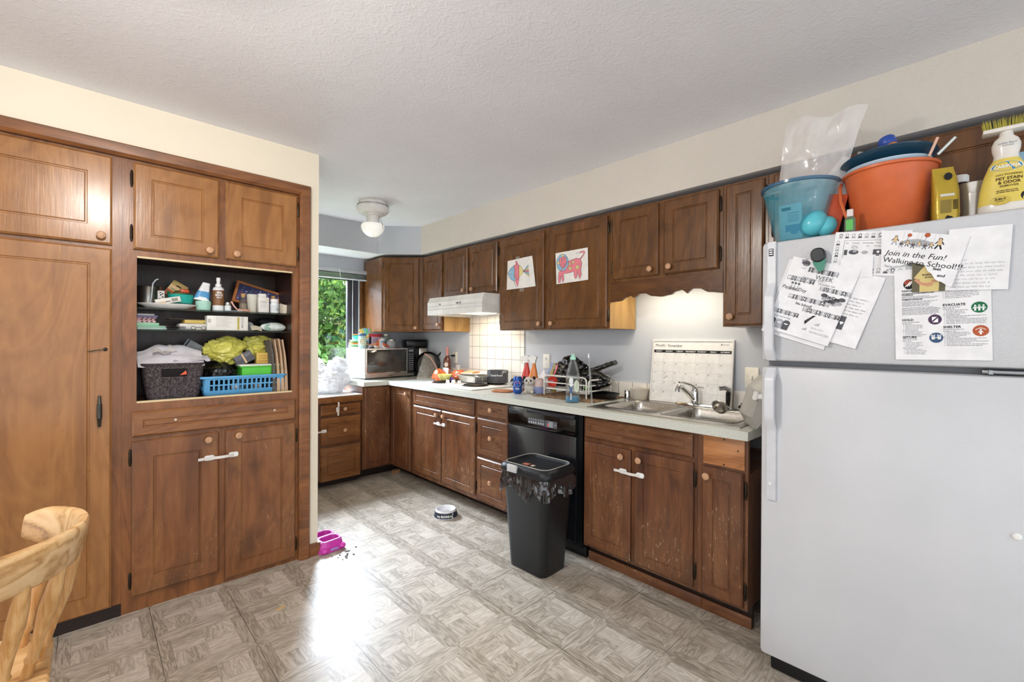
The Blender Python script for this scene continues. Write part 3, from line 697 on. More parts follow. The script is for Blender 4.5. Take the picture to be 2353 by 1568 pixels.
mb = MB(); mb.box(.029, .045, -.0128, -.0118, 1.617, 1.645); mb.m = 1
for zz in (1.622, 1.630, 1.638): mb.box(.0315, .0425, -.0134, -.0127, zz, zz + .0035)
P(hu, 'badge', mb, [INK, M('badge_silver', '#b9babd', .3, metal=.6)])
mb = MB(); mb.box(.033, .043, -.0128, -.0117, .735, .746, .0005); P(hl, 'screw_cover', mb, WHITE)

INKS = [INK, M('dark_print_grey', '#55555a', .8), M('light_print_grey', '#a9a9ae', .8), M('print_white', '#f2f2f2', .8), M('print_red', '#9c4a35', .8), M('print_green', '#1f6b45', .8), M('print_blue', '#3f5878', .8), M('print_purple', '#4a3652', .8), M('print_rust', '#b1593a', .8), M('print_skin', '#d9b98c', .8), M('pencil_grey', '#8d8d93', .8)]
def paper(name, label, lx, z, ang, w, h, draw=None, lift=.0015, curl=None, bottom=None, mat=None, cat='paper', group=None, mats=None, n=14, left=0.0):
    curl = curl or (lambda x, zz: 0.0); bottom = bottom or (lambda u: -h)
    mb = MB()
    def f(u, v): x = u * w + left * v * (1 - u); zz = bottom(u) * v; return (x, -curl(x, zz), zz)
    mb.sheet(n, n, f)
    o = O(name, mb, mat or PAPER, label, cat, (FRX - lift, FRY - lx, z), R90, group, ry=math.radians(ang), smooth_angle=60)
    if draw:
        mb = MB(); draw(mb); mb.v = [(a, b - .0005 - curl(a, c), c) for a, b, c in mb.v]
        P(o, 'printing', mb, mats or INKS, smooth_angle=0)
    return o
def rect(mb, x0, x1, z0, z1, mi=0, y=0, ang=0):
    ca, sa = math.cos(ang), math.sin(ang); cx, cz = (x0 + x1) / 2, (z0 + z1) / 2
    pts = [(x0, z0), (x1, z0), (x1, z1), (x0, z1)]
    mb.add([(cx + (a - cx) * ca - (b - cz) * sa, y, cz + (a - cx) * sa + (b - cz) * ca) for a, b in pts], [(0, 1, 2, 3)], mi)
def poly(mb, pts, mi=0, y=0): mb.add([(a, y, b) for a, b in pts], [tuple(range(len(pts)))], mi)
def disc(mb, x, z, rx, rz, mi=0, y=0, n=20, a0=0, a1=2 * PI):
    poly(mb, [(x + rx * math.cos(a0 + (a1 - a0) * k / n), z + rz * math.sin(a0 + (a1 - a0) * k / n)) for k in range(n + (0 if a1 - a0 > 6.28 else 1))], mi, y)
def stroke(mb, pts, w, mi=0, y=0):
    n = len(pts); vs = []
    for i, (a, b) in enumerate(pts):
        p, q = pts[max(0, i - 1)], pts[min(n - 1, i + 1)]; dx, dz = q[0] - p[0], q[1] - p[1]; L = math.hypot(dx, dz) or 1
        vs += [(a - dz / L * w / 2, y, b + dx / L * w / 2), (a + dz / L * w / 2, y, b - dx / L * w / 2)]
    mb.add(vs, [(2 * i, 2 * i + 1, 2 * i + 3, 2 * i + 2) for i in range(n - 1)], mi)
def lines(mb, x, z, w, n, dz, h=.0012, mi=1, seed=0, short=.3):
    r = random.Random(seed)
    for k in range(n):
        xe = x + w * (1 - (r.random() * short if k == n - 1 or r.random() < .4 else r.random() * .06)); a = x
        while a < xe:
            L = min(xe - a, .003 + r.random() * .009); rect(mb, a, a + L, z - k * dz, z - k * dz + h, mi); a += L + .0013
def scrawl(mb, x, z, w, h, mi=10, seed=0, wd=.0006):
    r = random.Random(seed); a = x
    while a < x + w:
        L = min(x + w - a, .006 + r.random() * .012); n = max(4, int(L / .0011))
        stroke(mb, [(a + L * k / n, z + h * (.5 + .5 * math.sin(k * 1.9 + r.random())) * (.6 + .5 * r.random())) for k in range(n + 1)], wd, mi); a += L + .0035
def bunting(mb, word, x, z, s, first=2, ang=0):
    for k, ch in enumerate(word):
        a = x + k * s * 1.06; mi = 1 if (k + first) % 2 else 2
        poly(mb, [(a, z), (a + s, z), (a + s, z - s * 1.25), (a + s / 2, z - s * .95), (a, z - s * 1.25)], mi, -.0001)
        mb.m = 3; mb.text(ch, s * .95, a + s / 2, z - s * .82, -.0003, 'CENTER', bold=.0003)
# --- spirit-week sheet and the sheets under it
def spirit(mb):
    disc(mb, .045, -.012, .009, .012, 2); disc(mb, .050, -.016, .012, .010, 1, -.0001); stroke(mb, [(.044, -.020), (.050, -.024), (.056, -.020)], .0012, 3, -.0002)
    for a in (.033, .036, .039): stroke(mb, [(a, -.004), (a + .003, -.02)], .0018, 1)
    mb.m = 0; mb.text('to be', .006, .040, -.036)
    bunting(mb, 'SPIRIT', .064, -.026, .0150, 1)
    mb.m = 1; mb.text('WEEK', .021, .0935, -.063)
    mb.text('September 27th -', .0105, .055, -.055 - .014, ang=-.02); mb.text('October 1st', .0105, .110, -.080)
    bunting(mb, 'MONDAY', .006, -.068, .0145, 2)
    for k in range(3): disc(mb, .030 + k * .011, -.093, .004, .004, 1); poly(mb, [(.026 + k * .011, -.12), (.030 + k * .011, -.096), (.035 + k * .011, -.12)], 2)
    mb.m = 0; mb.text('Pajama Day', .0175, .002, -.118, -.0003, shear=.1)
    bunting(mb, 'TUESDAY', .120, -.084, .0130, 2)
    for k in range(9): disc(mb, .142 + (k * 37 % 60) * .001, -.112 - (k * 23 % 26) * .001, .010, .007, 2 if k % 2 else 1)
    mb.m = 0; mb.text('Tie-Dye', .0135, .146, -.119, -.0004, bold=.0003); mb.text('Day', .0135, .160, -.134, -.0004, bold=.0003)
    bunting(mb, 'WEDNESDAY', .034, -.133, .0142, 2)
    mb.m = 0; mb.text('No School!', .0118, .066, -.166, bold=.0003)
    bunting(mb, 'FRIDAY', .004, -.197, .0138, 2)
    mb.m = 1; mb.text('School Spirit Day', .0095, .004, -.226)
    for k, (a, mi) in enumerate(((.002, 1), (.028, 2), (.052, 1))):
        poly(mb, [(a, -.268), (a + .022, -.268), (a + .024, -.238), (a + .017, -.232), (a + .006, -.232), (a - .002, -.240)], mi); rect(mb, a + .005, a + .017, -.248, -.244, 3, -.0002)
    bunting(mb, 'THURSDAY', .095, -.168, .0140, 2)
    for k in range(7): poly(mb, [(.115 + k * .003, -.215 + k * .004), (.132 + k * .002, -.206 + k * .003), (.120 + k * .002, -.228 + k * .004)], 1 if k % 2 else 0)
    for a, b in ((.150, -.222), (.118, -.248)):
        for k in range(3): rect(mb, a + k * .005, a + k * .005 + .004, b, b + .004 + k * .003, 2)
    mb.m = 2; mb.text('WACKY', .0115, .142, -.238); mb.text('WARDROBE', .0115, .142, -.252)
hang = lambda k: (lambda x, z: k * (z / -.28) ** 2)
paper('blank_sheet', 'blank sheet peeking out lowest beneath the spirit week notice', .098, 1.600, 19.5, .216, .285, None, .0012, hang(.006))
def letter(mb):
    lines_ = ('...ving to know', 'it is really', 'with you,', 'a picture of her')
    for k in range(6): scrawl(mb, .125 + .002 * k, -.088 - k * .0115, .062 - (k % 3) * .008, .005, 0, k, .0007)
    poly(mb, [(.128, -.195), (.158, -.195), (.158, -.150), (.128, -.150)], 1) if False else rect(mb, .132, .150, -.200, -.152, 1)
    disc(mb, .139, -.1745, .0035, .003, 3, -.0002); disc(mb, .1440, -.1745, .0035, .003, 3, -.0002); poly(mb, [(.1357, -.1755), (.1472, -.1755), (.1415, -.183)], 3, -.0002)
paper('letter_sheet', 'handwritten letter with a dark heart block sticking out right of the spirit week notice', .180, 1.567, 18.5, .208, .250, letter, .0034, hang(.008))
paper('blank_sheet', 'small blank folded sheet above the handwritten letter', .255, 1.581, 2.0, .090, .070, None, .0060)
paper('spirit_week_notice', 'school spirit week notice with weekday banners clipped by the green magnet', .112, 1.607, 19.5, .214, .279, spirit, .0085, hang(.010))
# --- class schedule
def face(mb, x, z, s, k):
    disc(mb, x, z + s * .55, s * .42, s * .45, 2 if k % 3 else 1); disc(mb, x, z + s * .50, s * .25, s * .28, 3, -.0002)
    poly(mb, [(x - s * .55, z - s * .35), (x + s * .55, z - s * .35), (x + s * .35, z + .1 * s), (x - s * .35, z + .1 * s)], 1 if k % 2 else 2, -.0001)
def sched(mb):
    for k in range(9): face(mb, .017 + k * .0180, -.018, .0115, k)
    for k in range(4): face(mb, .012, -.042 - k * .020, .0115, k + 1)
    for k in range(8): face(mb, .062 + k * .0185, -.136, .0125, k)
    stroke(mb, [(.030, -.030), (.20, -.030)], .0008, 1); stroke(mb, [(.030, -.030), (.030, -.11)], .0008, 1)
    mb.m = 1
    for a, t in ((.034, 'day'), (.052, 'Tuesday'), (.081, 'Wednesday'), (.116, 'Thursday'), (.150, 'Friday')): mb.text(t, .0062, a, -.041)
    mb.text('Music', .0062, .054, -.051); mb.text('Phy. Ed', .0062, .052, -.057); mb.text('Art', .0062, .092, -.051); mb.text('Guidance', .0062, .114, -.051)
    rect(mb, .033, .042, -.080, -.062, 1); disc(mb, .060, -.070, .014, .008, 1); disc(mb, .063, -.067, .006, .004, 2, -.0002); disc(mb, .091, -.071, .009, .006, 2)
    rect(mb, .113, .140, -.078, -.061, 1); disc(mb, .1265, -.069, .004, .004, 3, -.0002); rect(mb, .122, .131, -.082, -.079, 0)
paper('class_schedule', 'class schedule sheet bordered with little children faces under the walking flyer', .240, 1.676, 7.5, .205, .148, sched, .0016)
# --- walking flyer
def flyer(mb):
    poly(mb, [(.055, -.046), (.075, -.036), (.10, -.032), (.125, -.036), (.143, -.048), (.10, -.056)], 2)
    r = random.Random(3)
    def kid(x, z, s, top, leg):
        disc(mb, x, z + s * .86, s * .14, s * .15, 0, -.0001); disc(mb, x, z + s * .84, s * .10, s * .11, 9, -.0002)
        poly(mb, [(x - s * .17, z + s * .36), (x + s * .17, z + s * .36), (x + s * .13, z + s * .74), (x - s * .13, z + s * .74)], top, -.0002)
        stroke(mb, [(x - s * .05, z + s * .38), (x - s * .22, z)], s * .12, leg, -.0001); stroke(mb, [(x + s * .05, z + s * .38), (x + s * .22, z)], s * .12, leg, -.0001)
        stroke(mb, [(x - s * .13, z + s * .7), (x - s * .3, z + s * .45)], s * .07, 0, -.0001); stroke(mb, [(x + s * .13, z + s * .7), (x + s * .3, z + s * .42)], s * .07, 0, -.0001)
    kid(.044, -.056, .030, 9, 2); kid(.152, -.058, .034, 9, 0)
    for k in range(6): kid(.062 + k * .0145, -.062 + (k % 2) * .004, .020, 9 if k % 2 else 1, 1 if k % 3 else 2)
    for a, b, s in ((.076, -.022, .0055), (.118, -.018, .0070)): disc(mb, a, b, s, s, 8); stroke(mb, [(a, b - s), (a - .004, b - s - .014)], .0008, 0)
    for a in (.062, .096, .137): stroke(mb, [(a, -.034), (a, -.014), (a + .010, -.014), (a + .010, -.034)], .0006, 2)
    mb.m = 0
    mb.v = [(a, b, c + .012) for a, b, c in mb.v]
    mb.text('Join in the Fun!', .0240, .030, -.078, shear=.22); mb.text('Walking to School!!!', .0232, .029, -.101)
    mb.text("You're", .0105, .038, -.117, sx=.7); mb.text('feet', .0125, .157, -.110, bold=.0003); mb.text('and', .0125, .172, -.129, bold=.0003)
def fb(u):
    K = [(0, .132), (.2, .110), (.4, .094), (.55, .097), (.65, .118), (.8, .142), (1, .155)]
    for (p, q), (r_, t_) in zip(K, K[1:]):
        if p <= u <= r_: w_ = (u - p) / (r_ - p); w_ = w_ * w_ * (3 - 2 * w_); return -(q + (t_ - q) * w_)
    return -.155
paper('walking_flyer', 'walking to school flyer with a curled torn lower edge', .366, 1.660, 14.5, .213, .16, flyer, .012, lambda x, z: .018 * max(0, (-z - .085) / .07) ** 2, fb, n=30, left=.034)
# --- handwritten note
def note(mb):
    for k, (a, w) in enumerate(((.030, .012), (.028, .090), (.025, .094), (.022, .096), (.012, .095), (.004, .100), (.002, .090), (.010, .085))): scrawl(mb, a, -.098 - k * .0115, w, .0055, 10, k + 20)
paper('thank_you_note', 'handwritten thank-you note on white paper at the far right', .527, 1.634, 2.6, .130, .186, note, .0085)
# --- photo of a person
def photo(mb):
    poly(mb, [(.004, -.056), (.020, -.032), (.030, -.020), (.046, -.020), (.058, -.028), (.070, -.050), (.064, -.060), (.062, -.101), (.018, -.101), (.018, -.062)], 1, -.0001)
    poly(mb, [(.030, -.020), (.033, -.010), (.043, -.010), (.046, -.020), (.038, -.024)], 2, -.0003)
    stroke(mb, [(.008, -.060), (.020, -.074), (.038, -.080), (.043, -.076)], .009, 2, -.0003); stroke(mb, [(.076, -.056), (.060, -.066), (.046, -.070)], .008, 2, -.0004); disc(mb, .042, -.078, .007, .006, 2, -.0005)
    mb.m = 3; mb.text('RHEINGOLD', .0068, .024, -.050, -.0005, bold=.0003); mb.text('SCHOOL', .0068, .030, -.058, -.0005, bold=.0003)
paper('photo_print', 'photo of a person in yellow shirt with folded arms tucked beneath the flyer', .443, 1.549, .5, .088, .101, photo, .0075, None, None, M('photo_olive_backdrop', '#5a5236', .35), 'photograph', None, [INK, M('photo_yellow_shirt', '#d2bd78', .4), M('photo_skin', '#c9906c', .4), M('photo_brown_print', '#3c2413', .4)])
# --- response sheet
def resp(mb):
    disc(mb, .036, -.048, .014, .016, 0); disc(mb, .034, -.043, .010, .009, 4, -.0001)
    for k in range(3): stroke(mb, [(.026 + k * .005, -.056 + k * .001), (.040 + k * .004, -.040 + k * .003)], .0022, 3, -.0002)
    mb.m = 0; mb.text('RESPONSE PROTOCOL', .0078, .018, -.072, bold=.0002)
    mb.text('INFORMATION FOR PARENTS AND', .0048, .018, -.080, bold=.0002); mb.text('GUARDIANS', .0048, .018, -.0845, bold=.0002); mb.text('COMMON LANGUAGE', .0048, .018, -.0995, bold=.0002)
    lines(mb, .018, -.0885, .088, 3, .0036, seed=1); lines(mb, .018, -.1045, .090, 5, .0036, seed=2); lines(mb, .018, -.1245, .090, 7, .0036, seed=3)
    for t, z, sd in (('HOLD', -.166, 4), ('SECURE', -.222, 5)):
        mb.m = 0; mb.text(t, .0098, .018, z, bold=.0003); lines(mb, .018, z - .005, .044, 1, .004, mi=0, seed=sd); lines(mb, .018, z - .010, .026, 1, .004, mi=0, seed=sd); lines(mb, .025, z - .0145, .042, 4, .0044, seed=sd)
        lines(mb, .018, z - .032, .040, 1, .004, mi=0, seed=sd); lines(mb, .025, z - .0365, .050, 4, .0044, seed=sd + 9)
        for k in range(4): rect(mb, .0205, .0218, z - .0145 - k * .0044, z - .0132 - k * .0044, 0); rect(mb, .0205, .0218, z - .0365 - k * .0044, z - .0352 - k * .0044, 0)
    lines(mb, .118, -.072, .075, 7, .0046, seed=11)
    for k in range(7): rect(mb, .1135, .1148, -.072 - k * .0046, -.0707 - k * .0046, 0)
    for t, z, sd in (('EVACUATE', -.124, 6), ('SHELTER', -.192, 7)):
        mb.m = 0; mb.text(t, .0100, .113, z, bold=.0003); lines(mb, .113, z - .005, .050, 1, .004, mi=0, seed=sd); lines(mb, .113, z - .010, .034, 1, .004, mi=0, seed=sd); lines(mb, .120, z - .0145, .052, 3, .0044, seed=sd)
        lines(mb, .113, z - .028, .044, 1, .004, mi=0, seed=sd + 3); lines(mb, .120, z - .0325, .088, 6, .0044, seed=sd + 5, short=.6)
        for k in range(3): rect(mb, .1155, .1168, z - .0145 - k * .0044, z - .0132 - k * .0044, 0)
        for k in range(6): rect(mb, .1155, .1168, z - .0325 - k * .0044, z - .0312 - k * .0044, 0)
    disc(mb, .191, -.132, .017, .0165, 5, -.0001)
    for k in (-1, 0, 1):
        a = .191 + k * .0085; disc(mb, a, -.1265, .0022, .0022, 3, -.0002); rect(mb, a - .002, a + .002, -.142, -.129, 3, -.0002); stroke(mb, [(a - .005, -.136), (a - .002, -.130), (a + .002, -.130), (a + .005, -.136)], .0016, 3, -.0002)
    disc(mb, .095, -.164, .0155, .0158, 7, -.0001); poly(mb, [(.088, -.156), (.088, -.168), (.100, -.156)], 3, -.0002); poly(mb, [(.089, -.173), (.102, -.173), (.102, -.159)], 3, -.0002)
    disc(mb, .097, -.221, .0160, .0160, 6, -.0001)
    for k, sg in ((.090, -1), (.104, 1)):
        poly(mb, [(k - .0035, -.226), (k + .0035, -.226), (k + .004, -.219), (k - .004, -.219)], 3, -.0002)
        for f_ in range(4): stroke(mb, [(k - .003 + f_ * .002, -.220), (k - .004 + f_ * .0026, -.2125 + abs(f_ - 1.5) * .0008)], .0014, 3, -.0002)
        stroke(mb, [(k - sg * .003, -.224), (k - sg * .0065, -.2195)], .0015, 3, -.0002)
    disc(mb, .193, -.202, .0170, .0165, 8, -.0001); stroke(mb, [(.182, -.199), (.193, -.193), (.204, -.199)], .0016, 3, -.0002); disc(mb, .193, -.1985, .0022, .0022, 3, -.0002); rect(mb, .191, .195, -.213, -.201, 3, -.0002); stroke(mb, [(.188, -.208), (.191, -.202), (.195, -.202), (.198, -.208)], .0014, 3, -.0002)
paper('emergency_guide', 'emergency response guide sheet with four coloured round symbols below the photo', .398, 1.522, -1.2, .216, .290, resp, .0030, lambda x, z: .003 * max(0, (-z - .26) / .03) ** 2)
# --- green clip magnet
CL = T('magnet_clip', 'black and green clip magnet holding the spirit week notice', 'clip', (FRX - .010, FRY - .200, 1.540), R90, ry=math.radians(-8))
mb = MB(); mb.loft([[(p[0], yy, p[1]) for p in pts] for yy, pts in ((-.004, rrect(-.022, .022, .034, .085, .020, 5)), (-.018, rrect(-.022, .022, .034, .085, .020, 5)), (-.022, rrect(-.018, .018, .038, .081, .016, 5)))]); P(CL, 'grip', mb, M('clip_black', '#15171a', .3))
mb = MB()
for k in range(7): mb.box(-.016 + k * .0048, -.0142 + k * .0048, -.0235, -.0215, .045, .076, .0005)
P(CL, 'grip_ribs', mb, M('clip_rib', '#4a4d52', .3))
mb = MB(); mb.loft([[(x, yy, z) for x, z in ((-.020, .040), (.020, .040), (.018, .025), (.007, .0), (-.007, .0), (-.017, .025))] for yy in (-.003, -.017)]); P(CL, 'jaw', mb, M('clip_green', '#15775a', .2, coat=.6))

# ================================================================== on top of the refrigerator (top surface z = 1.675)
FT = 1.6755
def FTP(x, lx): return (x, FRY - lx, FT)
TEAL = M('clear_teal_plastic', '#3f9fb4', .12, trans=.25, alpha=.34, ior=1.2, coat=.4)
TB = T('teal_tub', 'clear teal plastic tub leaning with bags and eggs inside', 'tub', (2.050, .500, FT + .001), R90)
mb = MB(); mb.lathe([(.078, 0), (.080, .002), (.128, .215), (.131, .222), (.128, .226), (.125, .222), (.125, .214), (.077, .006), (.0, .005)], 40, c1=False); P(TB, 'shell', mb, TEAL, smooth_angle=60)
mb = MB(); mb.at((0, 0, .214)); mb.lathe([(.127, 0), (.134, .002), (.135, .012), (.129, .014)], 40, c0=False, c1=False); P(TB, 'rim', mb, M('teal_rim', '#275d80', .2, alpha=.8), smooth_angle=60)
EG = M('teal_egg_plastic', '#58b7c4', .25)
for k, (x, y, z, s) in enumerate(((2.00, .440, .050, .044), (2.015, .405, .036, .034))):
    mb = MB(); mb.ball((0, 0, 0), s, 20, 12, (1, 1, 1.15)); O('plastic_egg', mb, EG, ('larger pale teal plastic egg inside the tub', 'smaller teal plastic egg inside the tub beside the bucket')[k], 'egg', (x, y, FT + z + .012), .5, 'plastic eggs in the teal tub', rx=.6)
mb = MB(); mb.box(-.038, .038, -.003, .003, 0, .135, .001); cd = O('hanging_card', mb, M('pale_blue_card', '#a9d3de', .5), 'pale blue packaging card standing inside the teal tub', 'card', (1.992, .512, FT + .012), R90, rx=.12)
mb = MB(); mb.m = 0; rect(mb, -.030, .002, .112, .124, 0, -.0036); rect(mb, -.010, .030, .100, .102, 0, -.0036)
for k in range(5): rect(mb, -.010, .028, .092 - k * .006, .0935 - k * .006, 0, -.0036)
rect(mb, -.018, .034, .030, .056, 1, -.0036); disc(mb, .012, .030, .014, .012, 1, -.0040); poly(mb, [(-.006, .038), (.030, .038), (.014, .050)], 1, -.0042)
P(cd, 'printing', mb, [M('card_dark_blue', '#24506e', .5), M('card_mid_blue', '#5590b8', .5)], smooth_angle=0)
mb = MB(); mb.box(-.03, .03, -.045, .045, 0, .15, .003); O('orange_carton', mb, M('orange_red_card', '#b5461f', .5), 'orange-red carton inside the tub beside the bucket', 'box', (2.075, .41, FT + .020), R90 + .2, ry=.22)
def film(name, label, loc, fn, mat, nx=40, ny=34, rz=R90, cat='bag', group=None):
    mb = MB(); mb.sheet(nx, ny, fn); return O(name, mb, mat, label, cat, loc, rz, group, smooth_angle=50)
FILM = M('cloudy_plastic_film', '#d9d4d2', .22, alpha=.62, spec=.7, coat=.3)
def bagf(u, v):      # clear bag rising out of the tub
    a = (u - .5); w = (.215 + .05 * v) * (1 - .10 * (1 - v)); x = a * w + .035 * v * v - .030 * (1 - v)
    bul = .052 * math.sin(PI * u) * (1 - .75 * v)
    z = .07 + .42 * v - .025 * a * v + .012 * math.sin(u * 9) * v
    n1 = noise.noise((u * 4, v * 5, 1.3)) * .016 + abs(noise.noise((u * 7, v * 8, 4))) * .012
    return (x, -bul - n1, z)
film('plastic_bag', 'large clear plastic bag rising out of the teal tub', (2.07, .455, FT), bagf, FILM)
film('plastic_bag', 'second clear bag layer drooping over the left tub rim', (2.06, .49, FT), lambda u, v: ((-.13 + .12 * u), -.04 + .02 * math.sin(u * 5 + v * 3), .232 + .035 * u * v - .02 * (1 - u) * (1 - v) + .008 * noise.noise((u * 6, v * 6, 2))), FILM, 20, 14)
mb = MB(); mb.box(-.055, .055, -.004, .004, 0, .20, .001); O('white_card', mb, PAPER, 'white card standing inside the large clear bag', 'card', (2.092, .455, FT + .135), R90, ry=.72)
# orange bucket with bowls inside
BK = T('orange_bucket', 'orange plastic bucket with pouring lip on the refrigerator', 'bucket', (2.095, .232, FT + .001), R90)
mb = MB(); mb.lathe([(.090, 0), (.096, .004), (.127, .206), (.130, .214), (.137, .216), (.138, .224), (.133, .227), (.128, .222), (.125, .206), (.094, .010), (0, .008)], 48, c1=False); P(BK, 'shell', mb, M('orange_plastic', '#cb6539', .35, spec=.4), smooth_angle=50)
mb = MB(); mb.tube([(-.128 - .006, -.03, .205), (-.135, -.05, .19), (-.128, -.075, .13), (-.112, -.085, .075), (-.108, -.080, .065)], .0055, 8); P(BK, 'handle', mb, M('orange_plastic'))
mb = MB(); mb.lathe([(.09, .02), (.120, .05), (.137, .058), (.139, .064), (.134, .066), (.10, .05), (.0, .045)], 40); O('navy_bowl', mb, M('navy_teal_plastic', '#183b50', .25), 'dark teal bowl tilted on top of the orange bucket', 'bowl', (2.098, .236, FT + .206), R90, ry=-.05, rx=-.10, smooth_angle=50)
mb = MB(); mb.lathe([(.080, 0), (.118, .036), (.120, .040), (.114, .038), (.076, .004), (0, .004)], 40, c1=False); bw = O('patterned_bowl', mb, M('pale_blue_melamine', '#b9cfe0', .35), 'pale bowl with leaf and ladybird pattern between bucket and dark bowl', 'bowl', (2.085, .236, FT + .203), R90, ry=-.02, rx=.02, smooth_angle=50)
mb = MB()
for k in range(16):
    a = -PI * .98 + k * .20; q = [(.1195 + .0 * 0) * 1.0, 0]
    R_ = .1010; zc = .020
    for dd in range(3):
        aa = a + dd * .03; rr = R_ + (dd % 2) * .004; mb.at((rr * math.cos(aa), rr * math.sin(aa), zc + (dd % 2) * .004), rz=aa); mb.m = (0, 1, 2)[(k + dd) % 3 if k % 4 == 0 else 0]; mb.ball((0, 0, 0), .0052, 8, 6, (.35, 1, .8))
P(bw, 'leaf_pattern', mb, [M('leaf_green_print', '#4d7a45', .5), M('ladybird_red_print', '#b23f3f', .5), INK])
BB = T('sippy_bottle', 'orange bottle with blue cap lying in the dark bowl', 'bottle', (2.12, .212, FT + .268), R90, ry=-.35)
mb = MB(); mb.lathe([(.022, 0), (.030, .010), (.031, .045), (.024, .062), (.022, .066)], 24); P(BB, 'body', mb, M('orange_bottle', '#cf7a3a', .35), smooth_angle=50)
mb = MB(); mb.at((0, 0, .0662)).lathe([(.023, 0), (.026, .004), (.026, .026), (.020, .034), (.008, .037)], 24); P(BB, 'cap', mb, M('royal_blue_cap', '#2c4a9e', .35), smooth_angle=50)
mb = MB(); mb.at(rx=PI / 2).lathe([(.027, -.004), (.028, 0), (.027, .004)], 28); O('aqua_disc', mb, M('aqua_lid', '#6fc4b4', .4), 'aqua round lid standing on edge in the dark bowl', 'lid', (2.14, .268, FT + .2995), R90)
film('snack_bag', 'small clear bag in the dark bowl', (2.14, .33, FT + .268), lambda u, v: (.085 * u, -.02 * math.sin(PI * u) + .006 * noise.noise((u * 6, v * 6, 7)), .075 * v * (1 - .55 * u)), FILM, 16, 12)
for k, (lx, an, c) in enumerate(((.487, .35, '#d9b09a'), (.508, .75, '#cfd9d6'))):
    mb = MB(); mb.box(-.004, .004, -.003, .003, 0, .062, .002); O('plastic_straw', mb, M('straw_%d' % k, c, .4), ('pink handle poking over the bucket rim', 'pale handle leaning out over the right bucket rim')[k], 'handle', (2.03, FRY - lx + .014, FT + .232), R90, ry=an)
# hand sanitizer
HS = T('sanitizer_bottle', 'small clear sanitizer bottle with green label left of the bucket', 'bottle', (1.962, .322, FT + .001), R90)
mb = MB(); mb.loft([[(p[0], p[1], z) for p in rrect(-.016 + i, .016 - i, -.010 + i * .6, .010 - i * .6, .008, 3)] for i, z in ((.001, 0), (0, .003), (0, .048), (.006, .056))]); P(HS, 'body', mb, M('clear_green_gel', '#a9bfa2', .08, trans=.7, ior=1.35))
mb = MB(); mb.box(-.010, .010, -.0108, -.0102, .008, .044); P(HS, 'label', mb, M('fresh_green_label', '#56b04f', .4))
mb = MB(); mb.box(-.009, .009, -.008, .008, .0562, .082, .002); P(HS, 'cap', mb, M('pinkish_white_cap', '#d9cfcd', .4))
# black box behind sanitizer
mb = MB(); mb.box(-.035, .035, -.03, .03, 0, .19, .002); O('black_carton', mb, BLACKP, 'black carton between the teal tub and orange bucket', 'box', (2.155, .368, FT + .001), R90 + .1)
# yellow treat bag
YB = T('treat_bag', 'yellow foil treat bag standing right of the orange bucket', 'bag', (2.035, .082, FT + .001), R90 + .25)
mb = MB(); mb.loft([[(p[0] + dx, p[1], z) for p in rrect(-w, w, -d, d, min(w, d) * .6, 3)] for w, d, z, dx in ((.030, .024, 0, 0), (.033, .028, .03, 0), (.032, .026, .10, -.001), (.030, .016, .145, -.004), (.027, .004, .172, -.007), (.026, .002, .184, -.008))]); P(YB, 'pouch', mb, M('yellow_foil', '#b59a35', .28, metal=.25, bmp=.3, bscale=25), smooth_angle=50)
mb = MB(); disc(mb, .002, .150, .010, .012, 0, -.0275 + .008); lines(mb, -.020, .124, .040, 3, .005, .002, 0, 4); rect(mb, -.018, .016, .084, .092, 1, -.0275); rect(mb, -.018, .008, .030, .072, 2, -.0292)
for k in range(9): rect(mb, .012, .024, .040 + k * .0035, .042 + k * .0035, 0, -.0292)
poly(mb, [(-.010, .006), (.006, .006), (.012, .016), (-.002, .022)], 0, -.0292)
mb.v = [(a, b if c > .13 else b, c) for a, b, c in mb.v]
P(YB, 'printing', mb, [INK, M('silver_print', '#c8c6bd', .4), M('dark_olive_print', '#857128', .5)], smooth_angle=0)
# ribbed tin and vitamin bottle
mb = MB(); pr = [(.034, 0), (.036, .003)]
for k in range(12): pr += [(.036 + k * .0006, .010 + k * .0075), (.0375 + k * .0006, .013 + k * .0075)]
pr += [(.046, .124), (.047, .128), (.045, .128), (.040, .02), (0, .02)]
O('ribbed_tin', mb.lathe(pr, 36, c1=False), M('pearly_tin', '#b5aea6', .22, metal=.6), 'ribbed silver tin cup between yellow bag and cleaner bottle', 'tin', (2.10, .018, FT + .001), R90, smooth_angle=50)
VB = T('vitamin_bottle', 'dark bottle with white cap behind the ribbed tin', 'bottle', (2.20, .052, FT + .001), R90)
mb = MB(); mb.lathe([(.026, 0), (.028, .004), (.028, .145), (.020, .160), (.018, .165)], 24); P(VB, 'body', mb, M('dark_amber_glass', '#2a1a12', .1)); mb = MB(); mb.at((0, 0, .1652)).lathe([(.021, 0), (.022, .003), (.022, .022), (.019, .026)], 24); P(VB, 'cap', mb, WHITE)
